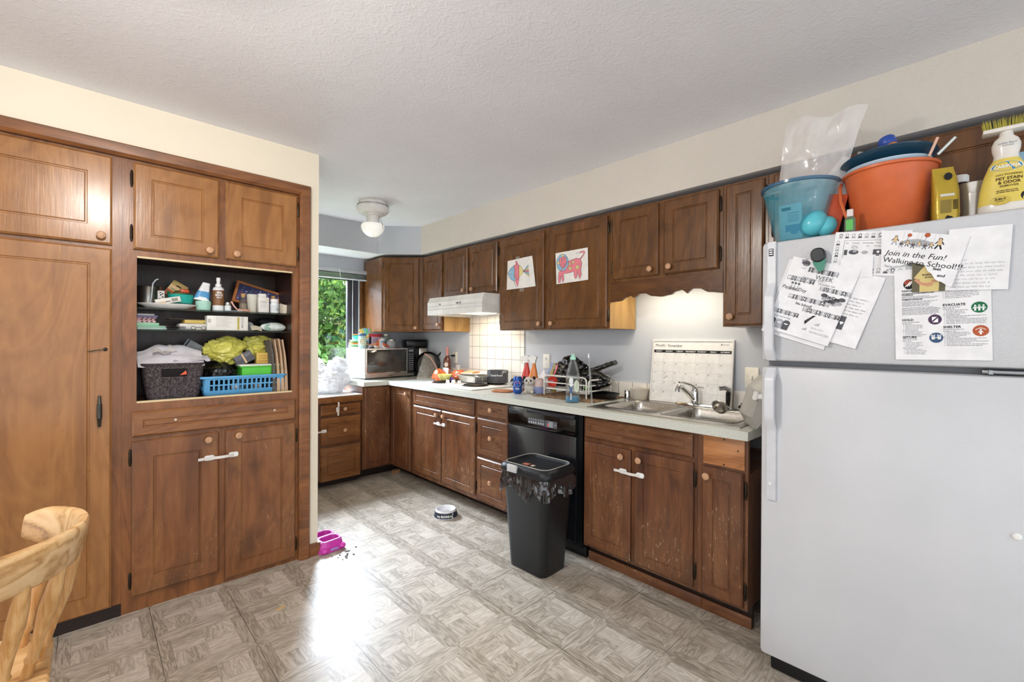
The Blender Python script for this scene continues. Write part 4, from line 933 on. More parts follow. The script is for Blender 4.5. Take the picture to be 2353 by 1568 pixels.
# cleaner bottle with brush head
CB = T('cleaner_bottle', 'yellow and white pet stain remover bottle with brush head', 'bottle', (2.015, -.050, FT + .001), R90 + .06)
def ovalloft(L): return [[(w * math.cos(2 * PI * k / 32) + dx, d * math.sin(2 * PI * k / 32), z) for k in range(32)] for w, d, z, dx in L]
PROF = [(.060, .034, 0, .004), (.064, .037, .006, .004), (.062, .036, .030, .003), (.055, .034, .080, .001), (.046, .032, .120, 0), (.036, .029, .150, 0), (.028, .026, .165, 0), (.026, .025, .178, 0), (.030, .027, .195, 0), (.031, .028, .210, 0), (.026, .025, .226, 0), (.016, .018, .236, 0), (.014, .016, .250, 0)]
mb = MB(); mb.loft(ovalloft(PROF)); P(CB, 'body', mb, M('white_gloss_bottle', '#dcd6cd', .25, coat=.3), smooth_angle=60)
mb = MB(); LP = [(w + .0006, d + .0006, z, dx) for w, d, z, dx in PROF if .025 < z < .17]
LL = ovalloft(LP); mb.loft([[p for p in L] for L in LL], False, False)
P(CB, 'label', mb, M('cleaner_yellow', '#d9c25a', .4), smooth_angle=60)
mb = MB(); disc(mb, 0, .140, .034, .0160, 1, 0, 28); disc(mb, 0, .140, .0315, .0140, 2, -.0003, 28)
mb.m = 3; mb.text('CARBONA', .0128, .0, .1355, -.0006, 'CENTER', bold=.0005, sx=.88)
mb.m = 0; mb.text('OXY POWERED', .0078, .004, .1115, 0, 'CENTER', bold=.0001); mb.text('PET STAIN', .0118, .004, .0985, 0, 'CENTER', bold=.0004); mb.text('& ODOR', .0118, .004, .0868, 0, 'CENTER', bold=.0004); mb.text('REMOVER', .0088, .004, .077, 0, 'CENTER', bold=.0001)
lines(mb, -.022, .0655, .046, 2, .005, .0022, 0, 3, .1); mb.m = 0
disc(mb, -.014, .038, .022, .014, 4, -.0003, 24); mb.text('2-in-1', .0098, -.014, .0395, -.0006, 'CENTER', bold=.0004); mb.text('STAIN', .0062, -.014, .0330, -.0006, 'CENTER'); disc(mb, .040, .046, .013, .014, 5, -.0003)
def wrapf(x, z):
    for (w0, d0, z0, x0), (w1, d1, z1, x1) in zip(PROF, PROF[1:]):
        if z0 <= z <= z1: t_ = (z - z0) / (z1 - z0); w, d = w0 + (w1 - w0) * t_, d0 + (d1 - d0) * t_; break
    else: w, d = .03, .03
    s_ = max(-.97, min(.97, x / w)); return -d * math.sqrt(1 - s_ * s_) - .0012
mb.v = [(a, wrapf(a, c) + b, c) for a, b, c in mb.v]
P(CB, 'printing', mb, [M('brown_print', '#4a3410', .6), M('white_print', '#e8e8e6', .5), M('logo_blue', '#2f7fb5', .4), WHITE, M('badge_yellow', '#c9b04a', .4), INK], smooth_angle=0)
mb = MB(); mb.text('active foam', .0085, .0, .207, 0, 'CENTER', shear=.2); mb.text('technology', .0055, .002, .201, 0, 'CENTER'); mb.v = [(a, -.0283, c) for a, b, c in mb.v]; P(CB, 'neck_lettering', mb, M('blue_grey_print', '#4f6a80', .5), smooth_angle=0)
mb = MB(); mb.box(-.050, .060, -.022, .022, .2502, .262, .003); P(CB, 'brush_base', mb, M('white_gloss_bottle'))
mb = MB(); r = random.Random(5)
for k in range(420):
    x, y = -.046 + r.random() * .102, -.019 + r.random() * .038; mid = abs(y) < .010 and -.030 < x < .055
    dx, dy = (x - .005) * .12 + r.uniform(-.002, .002), y * .25 + r.uniform(-.002, .002); h = .030 + r.uniform(-.004, .003)
    mb.m = 1 if mid else 0; mb.add([(x - .0012, y, .2621), (x + .0012, y, .2621), (x + dx, y + dy, .2621 + h), (x, y - .0012, .2621), (x, y + .0012, .2621)], [(0, 1, 2), (3, 4, 2)])
P(CB, 'bristles', mb, [M('yellow_bristle', '#b9b04a', .6), M('navy_bristle', '#141d38', .6)], smooth_angle=0, kind='stuff')
mb = MB(); mb.box(-.06, .06, -.02, .02, 0, .22, .012); O('blue_container', mb, M('light_blue_plastic', '#8fb6cf', .3), 'light blue container behind the cleaner bottle', 'container', (2.16, -.13, FT + .001), R90)
# ================================================================== clutter in the hutch
S1, S2, S0 = 1.4375, 1.3315, .9835      # shelf surfaces
def carton(name, label, cat, loc, w, d, h, mat, rz=0, rx=0, ry=0, draw=None, mats=None, group=None, b=.0015):
    mb = MB(); mb.box(-w / 2, w / 2, -d / 2, d / 2, 0, h, b); o = O(name, mb, mat, label, cat, loc, rz, group, rx, ry)
    if draw:
        mb = MB(); draw(mb); mb.v = [(x, y - d / 2 - .0006, z) for x, y, z in mb.v]; P(o, 'printing', mb, mats or INKS, smooth_angle=0)
    return o
def bottle(name, label, loc, prof, mat, cap=None, capmat=None, lab=None, labmat=None, rz=0, cat='bottle', n=24, group=None, rx=0, ry=0, sy=1, capname='cap'):
    t = T(name, label, cat, loc, rz, group, rx, ry)
    mb = MB(); mb.lathe(prof, n, sy=sy); P(t, 'body', mb, mat, smooth_angle=50)
    if cap: mb = MB(); mb.lathe(cap, n, sy=sy); P(t, capname, mb, capmat, smooth_angle=50)
    if lab: mb = MB(); mb.lathe(lab, n, c0=False, c1=False, sy=sy); P(t, 'label', mb, labmat, smooth_angle=50)
    return t
def crumple(mb, c, sc, seed=0, amp=.35, n=44, k=30, f=1.6, zmin=None):
    loops = []
    for a in range(1, k):
        t = PI * a / k; L = []
        for i in range(n):
            p = Vector((math.sin(t) * math.cos(2 * PI * i / n), math.sin(t) * math.sin(2 * PI * i / n), -math.cos(t))); q = p * f + Vector((seed * 3.1, seed, 0))
            d = 1 + amp * noise.noise(q) + amp * .75 * (.35 - abs(noise.noise(q * 2.3))) + amp * .45 * (.3 - abs(noise.noise(q * 5.1))) + amp * .18 * (.3 - abs(noise.noise(q * 11)))
            z = c[2] + p.z * d * sc[2]; z = max(z, zmin) if zmin is not None else z
            L.append((c[0] + p.x * d * sc[0], c[1] + p.y * d * sc[1], z))
        loops.append(L)
    return mb.loft(loops)
# --- upper glass shelf
PT = T('saucepan', 'small steel saucepan with a pale straw standing at the left of the top shelf', 'saucepan', (.232, 2.96, S1))
mb = MB(); mb.lathe([(.050, 0), (.054, .003), (.054, .112), (.057, .116), (.055, .117), (.051, .112), (.050, .006), (0, .005)], 32, c1=False); P(PT, 'pan', mb, STEEL, smooth_angle=50)
mb = MB(); mb.tube([(.020, -.052, -.002 + .02), (.024, -.060, .06), (.028, -.062, .115), (.040, -.062, .135), (.050, -.062, .14)], .003, 8); O('drinking_straw', mb, M('pale_blue_straw', '#c9d6dc', .3), 'bent pale drinking straw in front of the saucepan', 'straw', (.215, 2.95, S1 + .012))
PLT = T('platter', 'white oval platter at the left of the top shelf', 'platter', (.300, 2.860, S1), 0)
mb = MB(); mb.lathe([(.060, 0), (.085, .004), (.122, .022), (.124, .025), (.120, .026), (.084, .009), (0, .007)], 40, c1=False, sy=.52); P(PLT, 'dish', mb, M('white_china', '#dedbd8', .2), smooth_angle=50)
del PLT
mb = MB(); mb.box(-.014, .014, -.014, .014, 0, .062, .003); t = O('spotted_packet', mb, M('white_packet', '#d8d4cd', .5), 'small white packet with black blots beside the saucepan', 'packet', (.274, 2.875, S1 + .030))
mb = MB()
for k in range(5): disc(mb, (-.004, .005, -.002, .006, -.006)[k], (.052, .046, .040, .030, .020)[k], .004, .003, 0, -.0146)
P(t, 'printing', mb, INKS, smooth_angle=0)
def seed_(mb): rect(mb, -.036, .036, .0, .030, 8); rect(mb, -.036, .036, .030, .058, 9, -.0001); rect(mb, -.012, .012, .060, .066, 0); mb.m = 5; mb.text('ORGANIC', .012, 0, .034, -.0003, 'CENTER', bold=.0003); disc(mb, -.020, .012, .010, .008, 5, -.0002); disc(mb, .012, .014, .012, .009, 4, -.0002)
carton('seed_packet', 'cardboard hanging packet tilted behind the teal bowl', 'packet', (.325, 2.965, S1 + .072), .075, .004, .085, M('kraft_card', '#a88f55', .6), 0, 0, math.radians(32), seed_)
TBW = T('teal_bowl', 'teal bowl with orange lid on the platter', 'bowl', (.358, 2.89, S1 + .028))
mb = MB(); mb.lathe([(.038, 0), (.050, .006), (.057, .046), (.059, .050), (.056, .050), (.048, .010), (0, .006)], 32, c1=False); P(TBW, 'bowl_body', mb, M('teal_plastic', '#27a79a', .3), smooth_angle=50)
mb = MB(); mb.at((-.005, -.008, .0505), ry=-.1).lathe([(.030, 0), (.046, .002), (.046, .005), (.034, .007), (.020, .020), (.014, .022)], 28); P(TBW, 'lid', mb, M('olive_brown_lid', '#6d6236', .3), smooth_angle=50)
mb = MB(); mb.at((.012, -.020, .060)); mb.box(-.020, .020, -.014, .014, 0, .018, .006); P(TBW, 'lid_clip', mb, M('orange_red_clip', '#c44a2b', .35))
def barc(mb):
    for k in range(7): rect(mb, .014 + k * .0038, .016 + k * .0038, .006, .022, 0)
    rect(mb, -.052, -.012, .0, .012, 9); rect(mb, -.012, .008, .008, .012, 1)
carton('small_carton', 'small white carton with barcode lying on the platter edge', 'box', (.300, 2.825, S1 + .027), .105, .022, .028, M('white_carton', '#dfdcd2', .5), .1, 0, math.radians(-14), barc)
carton('red_packet', 'flat reddish food packet under the air freshener', 'packet', (.404, 2.92, S1 + .0), .070, .05, .026, M('reddish_packet', '#a3604c', .5), .05)
bottle('mint_jar', 'pale mint wax jar under the air freshener', (.452, 2.865, S1), [(.030, 0), (.032, .003), (.0355, .040), (.036, .046)], M('mint_wax', '#a9d3c2', .35), [(.033, .0462), (.033, .050), (.02, .051)], M('mint_wax'), cat='jar', capname='lid')
AF = T('air_freshener', 'blue and white cone air freshener lying askew on the mint jar', 'air freshener', (.443, 2.865, S1 + .052), 0, None, 0, math.radians(10))
mb = MB(); mb.loft([[(p[0] + dx, p[1], z) for p in rrect(-w, w, -d, d, .8 * min(w, d), 4)] for w, d, z, dx in ((.034, .020, 0, 0), (.035, .021, .006, 0), (.026, .017, .050, .002), (.020, .013, .080, .004), (.017, .010, .098, .006))]); P(AF, 'shell', mb, M('white_glossy', '#e4e5e6', .3), smooth_angle=50)
mb = MB(); mb.loft([[(p[0] + dx, p[1], z) for p in rrect(-w, w, -d, d, .8 * min(w, d), 4)] for w, d, z, dx in ((.0345, .0205, .010, 0), (.0305, .0187, .034, .001), (.0268, .0175, .050, .002))], False, False); P(AF, 'label', mb, M('sky_blue_label', '#4f93c4', .35), smooth_angle=50)
SPB = bottle('spray_bottle', 'brown and white hair spray bottle standing tallest on the top shelf', (.520, 2.865, S1), [(.025, 0), (.027, .003), (.027, .118), (.022, .128), (.014, .132)], M('white_glossy'), [(.0145, .1322), (.0145, .146), (.009, .148), (.008, .160), (.010, .161), (.010, .180), (.007, .182)], WHITE, [(.0274, .030), (.0274, .112)], M('spray_brown_label', '#7a5230', .4), capname='pump')
mb = MB(); mb.m = 0; mb.text('SEA', .0150, 0, .094, -.0278, 'CENTER', bold=.0005); mb.text('ROCK', .0150, 0, .080, -.0278, 'CENTER', bold=.0005, sx=.85); mb.text('SPRAY', .0090, 0, .069, -.0278, 'CENTER', bold=.0003)
mb.v = [(x, -math.sqrt(max(1e-8, .0278 ** 2 - x * x)), z) for x, y, z in mb.v]; P(SPB, 'lettering', mb, M('white_print'), smooth_angle=0)
bottle('salt_shaker', 'tiny glass jar with steel lid right of the spray bottle', (.560, 2.84, S1), [(.015, 0), (.016, .002), (.016, .028), (.012, .033)], M('milky_glass', '#d3d6d6', .2), [(.013, .0332), (.014, .036), (.013, .048), (.008, .051)], STEEL, cat='jar', capname='lid')
PFR = T('framed_picture', 'picture in orange wooden frame leaning tilted behind the bottles', 'picture', (.728, 2.985, S1 + .036), 0, None, -.22, math.radians(15))
mb = MB(); mb.rects(-.125, .125, 0, .135, [(0, .008), (0, -.004), (.004, -.008), (.014, -.006), (.016, .004)], False, False); P(PFR, 'frame_rim', mb, M('orange_brown_frame', '#b5713f', .4), smooth_angle=20)
mb = MB(); mb.box(-.110, .110, .002, .006, .015, .120); mb.m = 1
for k in range(40): disc(mb, -.10 + (k * 53 % 200) * .001, .03 + (k * 31 % 80) * .001, .005, .004, 1 + k % 3, .0015)
P(PFR, 'picture', mb, [M('picture_dark_blue', '#39406a', .5), M('picture_pale', '#b6a7b8', .5), M('picture_rose', '#a34f5e', .5), M('picture_green', '#5f7a6a', .5)], smooth_angle=0)
for k, (x, y, lb) in enumerate(((.648, 2.905, 'corked glass vial full of beads left of the white cup'), (.812, 2.93, 'corked glass vial behind the pill bottle'))):
    v = bottle('corked_vial', lb, (x, y, S1), [(.019, 0), (.021, .003), (.021, .062), (.013, .074), (.0115, .086)], M('clear_vial_glass', '#cfd2cf', .05, trans=.85, alpha=.6, ior=1.3), [(.0105, .0862), (.012, .096), (.0125, .106), (.010, .108)], M('cork', '#b8905e', .8, var=.15), group='corked vials', capname='cork')
    mb = MB(); mb.lathe([(.0185, .002), (.0195, .010), (.0195, .050), (.0, .056)], 16, c1=False); P(v, 'bead_fill', mb, M('bead_mix', '#97846f', .6, var=.5, vscale=300), kind='stuff')
mb = MB(); mb.lathe([(.022, 0), (.0235, .003), (.0295, .098), (.0305, .104), (.0285, .104), (.022, .006), (0, .005)], 24, c1=False); O('measuring_cup', mb, M('frosted_plastic', '#d8d3c6', .35, alpha=.85), 'frosted plastic cup between the corked vial and white box', 'cup', (.690, 2.885, S1), 0, smooth_angle=50)
def mbx(mb): rect(mb, -.020, .020, .060, .062, 1); disc(mb, .016, .074, .004, .004, 9); lines(mb, -.020, .050, .036, 4, .006, .0015, 2, 2)
t = carton('medicine_box', 'white medicine box with open flap on the top shelf', 'box', (.735, 2.845, S1), .054, .032, .088, M('white_box_card', '#dcd8d2', .5), 0, draw=mbx)
mb = MB(); mb.box(-.026, .012, -.014, .014, .0882, .108, .001); P(t, 'open_flap', mb, M('white_box_card'))
PB = bottle('pill_bottle', 'white pill bottle with dark label at the right of the top shelf', (.795, 2.845, S1), [(.022, 0), (.024, .003), (.024, .052), (.019, .060)], M('white_glossy'), [(.0205, .0602), (.022, .062), (.022, .080), (.020, .082)], WHITE, [(.0244, .010), (.0244, .046)], M('pill_label', '#cdd2d4', .4))
mb = MB(); rect(mb, .006, .018, .012, .030, 0); rect(mb, -.014, .010, .036, .040, 1); mb.v = [(x, -math.sqrt(max(1e-8, .0248 ** 2 - x * x)), z) for x, y, z in mb.v]; P(PB, 'printing', mb, INKS, smooth_angle=0)
mb = MB(); mb.sheet(6, 1, lambda u, v: (-.022 + .044 * u, .010 * math.sin(u * PI) - .004 * v, .0 + .060 * v - .010 * u * v)); O('cream_card', mb, M('cream_paper', '#d9cdb8', .6), 'folded cream card at the far right of the top shelf', 'card', (.845, 2.85, S1 + .0005))
HC = T('hair_clip', 'pink hair clip lying in front of the picture frame', 'hair clip', (.620, 2.832, S1))
mb = MB(); mb.box(-.018, .045, -.012, .012, .0, .016, .005); P(HC, 'body', mb, M('rose_glitter', '#a8806f', .4, var=.4, vscale=250)); mb = MB(); mb.tube([(-.018, 0, .012), (-.034, 0, .032), (-.042, 0, .048)], .004, 8); mb.at((-.043, 0, .050)); mb.ball((0, 0, 0), .006, 10, 6); P(HC, 'arm', mb, M('pink_plastic', '#d8a79b', .3))
mb = MB(); mb.box(-.04, .04, -.010, .010, 0, .003, .001); O('blue_slip', mb, M('pale_blue_paper', '#b9c8dc', .6), 'pale blue paper slip lying at the front of the top shelf', 'paper', (.585, 2.815, S1))
# --- lower glass shelf
z = S2
for k, (w, d, h, c, dx) in enumerate(((.115, .10, .010, '#9fb9b0', .0), (.112, .10, .008, '#86b59b', -.003), (.086, .09, .014, '#8fc2a0', -.016), (.072, .09, .010, '#c9a9ad', -.022), (.068, .085, .009, '#b5898e', -.024), (.074, .085, .008, '#8a6f7e', -.020), (.080, .09, .008, '#5d6284', -.018), (.066, .085, .007, '#a7a0a0', -.024))):
    lb = ('lowest grey-green slab of the left stack on the lower glass shelf', 'second slab, sage green, of the left stack on the lower shelf', 'mint green slab in the middle of the left stack', 'pale pink slab above the mint one', 'dusty pink slab with black squares in the left stack', 'mauve slab near the top of the left stack', 'slate blue slab second from the top of the left stack', 'grey slab topmost of the left stack')[k]
    o = carton('memo_box' if k > 1 else 'notebook', lb, 'book', (.235 + dx, 2.865, z), w, d, h, M('slab_%d' % k, c, .5), 0, group='stack of small books and tins at the left of the lower shelf', b=.001)
    if 2 < k < 6:
        mb = MB()
        for q in range(3): rect(mb, -.02 + q * .018, -.012 + q * .018, h * .25, h * .75, 0, -d / 2 - .0005)
        P(o, 'printing', mb, INKS, smooth_angle=0)
    z += h + .0004
for k, (x, w, c, lb, r) in enumerate(((.335, .12, '#8fa5b5', 'loose pale blue paper flyer on the lower shelf', .12), (.320, .11, '#b58f8f', 'loose pinkish leaflet on top of the blue flyer', -.1))):
    mb = MB(); mb.sheet(8, 4, lambda u, v: ((u - .5) * w, (v - .5) * .12, .004 + .006 * math.sin(u * 4 + k) * v)); O('leaflet', mb, M('leaflet_%d' % k, c, .6), lb, 'paper', (x, 2.87, S2 + .001 + k * .012), r, 'leaflets on the lower shelf')
TUB = carton('white_tray', 'white plastic tray under the yellow book on the lower shelf', 'tray', (.405, 2.90, S2 + .001), .12, .10, .034, M('white_tray_plastic', '#cfccc6', .4), .03, b=.008)
o = carton('yellow_book', 'yellow book lying on the white tray', 'book', (.425, 2.91, S2 + .0356), .115, .11, .018, M('yellow_cover', '#c9ad5c', .5), .05, draw=lambda mb: poly(mb, [(.02, .004), (.055, .002), (.057, .015), (.035, .010)], 5))
carton('dark_folder', 'thin dark folder on top of the yellow book', 'book', (.380, 2.915, S2 + .0542), .15, .10, .005, M('dark_folder', '#4a4038', .6), .02)
GL = T('eyeglasses', 'pair of folded eyeglasses in front of the white tray', 'glasses', (.425, 2.825, S2 + .001))
for s in (-1, 1):
    mb = MB(); mb.at((s * .022, 0, .010), rx=PI / 2); mb.tube([(.010 * math.cos(a), .009 * math.sin(a), 0) for a in [2 * PI * i / 20 for i in range(20)]], .0013, 6, closed=True); P(GL, 'lens_rim', mb, INK)
mb = MB(); mb.tube([(-.012, 0, .012), (0, -.002, .015), (.012, 0, .012)], .0013, 6); P(GL, 'bridge', mb, INK)
def pm(mb):
    for k in range(8): lines(mb, -.055, .068 - k * .007, .075, 1, .01, .0022, 2, k)
    rect(mb, .043, .053, .004, .072, 1); mb.m = 0; mb.text('PMTOUCH', .0125, .072, .014, -.0002, ang=PI / 2, bold=.0002); rect(mb, -.092, -.078, .04, .06, 2)
carton('device_box', 'white printed device box in the middle of the lower shelf', 'box', (.555, 2.845, S2 + .001), .190, .075, .077, M('white_device_box', '#dedbd4', .45), 0, draw=pm, mats=[M('grey_print', '#8d8b88', .6), M('ochre_band', '#b3a14e', .6), M('pale_print', '#b5b2ae', .6)])
mb = MB(); mb.at((0, 0, .026), rx=PI / 2).lathe([(.024, -.01), (.026, -.006), (.026, .006), (.024, .01)], 24); O('round_tin', mb, M('grey_tin', '#8f8f94', .4), 'grey round tin standing behind the device box', 'tin', (.672, 2.89, S2 + .001), 0)
mb = MB(); mb.sheet(6, 3, lambda u, v: (-.026 + .052 * u, -.02 + .04 * v, .002 + .026 * v + .004 * math.sin(u * 4))); O('note_slip', mb, M('cream_paper'), 'cream note slip leaning between the device box and wipes', 'paper', (.700, 2.845, S2 + .0005))
mb = MB(); crumple(mb, (0, 0, .026), (.062, .036, .026), 3, .12, zmin=0); O('black_pouch', mb, M('black_fabric', '#0d0e12', .6), 'black fabric pouch behind the wipes packet', 'pouch', (.788, 2.955, S2 + .030), 0, smooth_angle=60)
mb = MB(); mb.box(-.05, .05, -.03, .03, 0, .028, .004); O('grey_tray', mb, M('grey_dark_tray', '#3a3a3e', .5), 'dark tray under the black pouch', 'tray', (.790, 2.955, S2 + .001), 0)
WP = T('wipes_packet', 'crinkled white and green wipes packet at the right of the lower shelf', 'packet', (.795, 2.865, S2 + .001))
mb = MB(); crumple(mb, (0, 0, .024), (.068, .034, .025), 8, .10, zmin=0); P(WP, 'pouch', mb, M('wipes_film', '#cdd3cf', .3, var=.1, vscale=40), smooth_angle=40)
mb = MB(); mb.at((-.035, -.024, .022), rx=PI / 2 - .2); mb.lathe([(.018, 0), (.018, .004), (.014, .006)], 20); P(WP, 'flap', mb, M('wipes_green', '#86a89a', .4))
# --- bottom of the hutch
WB = T('woven_basket', 'dark brown woven basket heaped with white papers', 'basket', (.322, 2.880, S0 + .001))
def weave():
    m, nt, b = newmat('dark_woven_rush'); S.nt = nt; x, y, z = coords()
    a = ((x + y) * 190.0).fract(); r = (z * 150.0).fract(); f = nz(vec(x * 160, y * 160, z * 90), 1, 3, .7)
    link(ramp((f * .8 + ((r - .5).abs() * .5)).clamp(), [(.3, '#0f0b0d'), (.5, '#2c2227'), (.72, '#8d7d80')]), b.inputs['Base Color']); b.inputs['Roughness'].default_value = .5
    bump(b, (r - .5).abs() * 2.0 * ((a - .5).abs() + .5) + f, .8, .004); return m
WVM = weave()
def bwall(u, zz):   # perimeter point
    return None
mb = MB(); H0 = .172; loops = []
for zz, ins in ((0, .022), (.003, .020), (.06, .012), (.12, .004), (H0, 0)):
    loops.append([(p[0], p[1], zz) for p in rrect(-.128 + ins, .128 - ins, -.082 + ins * .6, .082 - ins * .6, .03, 6)])
loops += [[(p[0], p[1], zz) for p in rrect(-.128 + ins, .128 - ins, -.082 + ins * .8, .082 - ins * .8, .026, 6)] for zz, ins in ((H0, .006), (.01, .026))]
mb.loft(loops, True, True)
# hand hole: a dark block on the front wall, its shade put in the colour
mb.f2 = [(f, m_) for f, m_ in zip(mb.f, mb.mi)]
P(WB, 'basket_wall', mb, WVM, smooth_angle=50)
mb = MB(); mb.box(-.052, .052, -.0845, -.0795, .112, .152, .004); P(WB, 'hand_hole_shade', mb, M('basket_hollow_shade', '#120d0f', .9))
mb = MB(); mb.tube([(p[0], p[1], H0 + .001) for p in rrect(-.127, .127, -.081, .081, .03, 6)], .006, 8, closed=True); P(WB, 'rim', mb, WVM)
for k, (fn, c, lb, cx) in enumerate((
    (lambda u, v: (-.13 + .27 * u, -.06 + .12 * v - .012, .0 + .060 * v + .035 * math.sin(u * 3.1) * v + .012 * noise.noise((u * 5, v * 4, 1)) - .012 * (1 - v)), '#d6d2d8', 'large crumpled white sheet draped over the woven basket', .31),
    (lambda u, v: (-.01 + .16 * u, -.05 + .10 * v, .012 + .052 * v * (1 - .5 * u) + .010 * noise.noise((u * 6, v * 5, 5))), '#cdc6d0', 'second white sheet poking right out of the woven basket', .33),
    (lambda u, v: (-.07 + .075 * u, -.02 + .06 * v, .055 + .028 * v * (1 - u * .6) + .006 * math.sin(u * 7)), '#e4ddda', 'torn white paper on top of the woven basket heap', .31),
    (lambda u, v: (-.02 + .06 * u, .0 + .05 * v, .060 + .035 * v * math.sin(u * 2.6)), '#e4ddda', 'curled white scrap at the top of the woven basket heap', .30))):
    mb = MB(); mb.sheet(18, 12, fn); O('crumpled_paper', mb, M('paper_shade_%d' % k, c, .7), lb, 'paper', (cx, 2.875, S0 + .176), 0, 'papers in the woven basket', smooth_angle=60)
carton('grey_envelope', 'grey printed envelope sticking up behind the papers', 'envelope', (.400, 2.965, S0 + .215), .095, .006, .075, M('grey_card', '#8f9296', .6), 0, 0, math.radians(32), lambda mb: (rect(mb, -.04, -.034, .0, .075, 0), lines(mb, -.02, .05, .05, 4, .008, .002, 1, 4)))
mb = MB(); poly(mb, [(0, 0), (.030, .004), (.026, .024)], 0, 0); mb.add([(0, .001, 0), (.030, .001, .004), (.026, .001, .024)], [(2, 1, 0)]); O('orange_card', mb, M('orange_card', '#d95f3f', .6), 'orange card corner showing in the basket hand hole', 'card', (.342, 2.792, S0 + .118), smooth_angle=0)
BBK = T('blue_basket', 'light blue plastic basket with rows of square holes', 'basket', (.640, 2.885, S0 + .001))
mb = MB()
mb.loft([[(p[0], p[1], zz) for p in rrect(-.205 + i, .205 - i, -.085 + i * .7, .085 - i * .7, .02, 4)] for zz, i in ((0, .016), (.002, .014), (.018, .012))] + [[(p[0], p[1], .003) for p in rrect(-.19, .19, -.07, .07, .016, 4)]], True, True)
# slatted walls built as a lattice so the holes are open
BLM = M('blue_basket_plastic', '#5b9fce', .35)
P(BBK, 'base', mb, BLM, smooth_angle=50)
mb = MB(); mb.loft([[(p[0], p[1], zz) for p in rrect(-.205 + i, .205 - i, -.085 + i, .085 - i, .02, 4)] for zz, i in ((.090, .003), (.090, -.006), (.097, -.008), (.102, -.006), (.102, .004))], ring=False, c0=False, c1=False); P(BBK, 'rim', mb, BLM, smooth_angle=40)
NX = 15
for s, nm in ((-1, 'lattice_front'), (1, 'lattice_back')):
    mb = MB(); xs = [-.191]; 
    for k in range(NX): a = -.160 + k * .0222; xs += [a - .0068, a + .0068]
    xs += [.191]; zs = [.018, .026, .050, .058, .082, .090]
    mb.cells(xs, zs, lambda i, j: not (i % 2 == 1 and j % 2 == 1), -.0015, .0015, 'y')
    mb.v = [(x * (1 + (z - .018) * .045), y + s * (.0755 + (z - .018) * .14), z) for x, y, z in mb.v]; P(BBK, nm, mb, BLM, smooth_angle=0)
for s, nm in ((-1, 'lattice_left'), (1, 'lattice_right')):
    mb = MB(); xs = [-.0755]
    for k in range(5): a = -.05 + k * .025; xs += [a - .007, a + .007]
    xs += [.0755]; mb.cells(xs, [.018, .026, .050, .058, .082, .090], lambda i, j: not (i % 2 == 1 and j % 2 == 1), -.0015, .0015, 'x')
    mb.v = [(x + s * (.191 + (z - .018) * .045), y, z) for x, y, z in mb.v]; P(BBK, nm, mb, BLM, smooth_angle=0)
mb = MB(); crumple(mb, (0, 0, .060), (.080, .050, .062), 5, .3, zmin=0); O('black_bag', mb, M('black_film', '#0b0b0d', .15, coat=.5), 'crumpled shiny black bag in the left half of the blue basket', 'bag', (.530, 2.885, S0 + .040), smooth_angle=25)
for k, (x, c, s_) in enumerate(((.60, '#d8d8d8', .022), (.655, '#2c2c2e', .022), (.71, '#b9b9ba', .022), (.77, '#303236', .022), (.80, '#e0e0e0', .018))):
    mb = MB(); mb.box(-.019, .019, -s_, s_, 0, .05, .006); O('small_item', mb, M('basket_item_%d' % k, c, .4), ('white', 'black', 'grey', 'dark grey', 'small white')[k] + ' plastic item seen through the blue basket holes', 'item', (x, 2.865, S0 + .006), .1 * k)
GB = T('green_basket', 'bright green small basket with white lid inside the blue basket', 'basket', (.725, 2.895, S0 + .086))
GM = M('bright_green_plastic', '#55c23a', .35)
mb = MB(); xs = [-.098]
for k in range(4): a = -.045 + k * .034; xs += [a - .011, a + .011]
xs += [.098]
mb.cells(xs, [0, .016, .034, .058], lambda i, j: not (i % 2 == 1 and j == 1), -.064, -.061, 'y'); P(GB, 'front_wall', mb, GM, smooth_angle=0)
mb = MB(); mb.loft([[(x, y, zz) for x, y in ((.098, -.061), (.098, .061), (-.098, .061), (-.098, -.061))] for zz in (0, .058)] , True, False); P(GB, 'tub_wall', mb, GM, smooth_angle=0)
mb = MB(); mb.box(-.107, .107, -.070, .068, .0585, .064, .002); P(GB, 'rim', mb, GM)
mb = MB(); mb.box(-.109, .109, -.071, .069, .0645, .074, .003); P(GB, 'lid', mb, M('white_lid_plastic', '#dcdcd6', .4))
def gbx(mb): rect(mb, -.05, .05, .0, .030, 1); rect(mb, -.005, .004, .0, .06, 9, -.0002); lines(mb, .012, .044, .032, 2, .008, .002, 2, 4)
carton('grey_box', 'dark grey carton tilted on the white lid', 'box', (.662, 2.895, S0 + .167), .092, .030, .058, M('slate_box', '#5d5c66', .5), 0, 0, math.radians(-28), gbx)
carton('yellow_box', 'yellow tea box under the yellow bag', 'box', (.775, 2.915, S0 + .1615), .125, .055, .062, M('yellow_box', '#cfae52', .5), 0, 0, 0, lambda mb: (rect(mb, -.055, .02, .012, .015, 4), lines(mb, -.05, .046, .095, 3, .010, .002, 8, 4)))
YM = M('yellow_green_film', '#d6cf62', .3, coat=.25, alpha=.93)
for k, (c, sc, lb, sd) in enumerate((((.565, 2.935, S0 + .240), (.088, .055, .075), 'yellow plastic bag bulging behind the black bag', 2), ((.735, 2.960, S0 + .262), (.068, .05, .058), 'second yellow plastic bag higher at the right', 6))):
    mb = MB(); crumple(mb, (0, 0, 0), sc, sd, .34, 60, 42, 1.4); O('yellow_bag', mb, YM, lb, 'bag', c, 0, 'yellow plastic bags in the hutch', smooth_angle=30)
KR = M('kraft_paper', '#c0a182', .75, var=.06); 
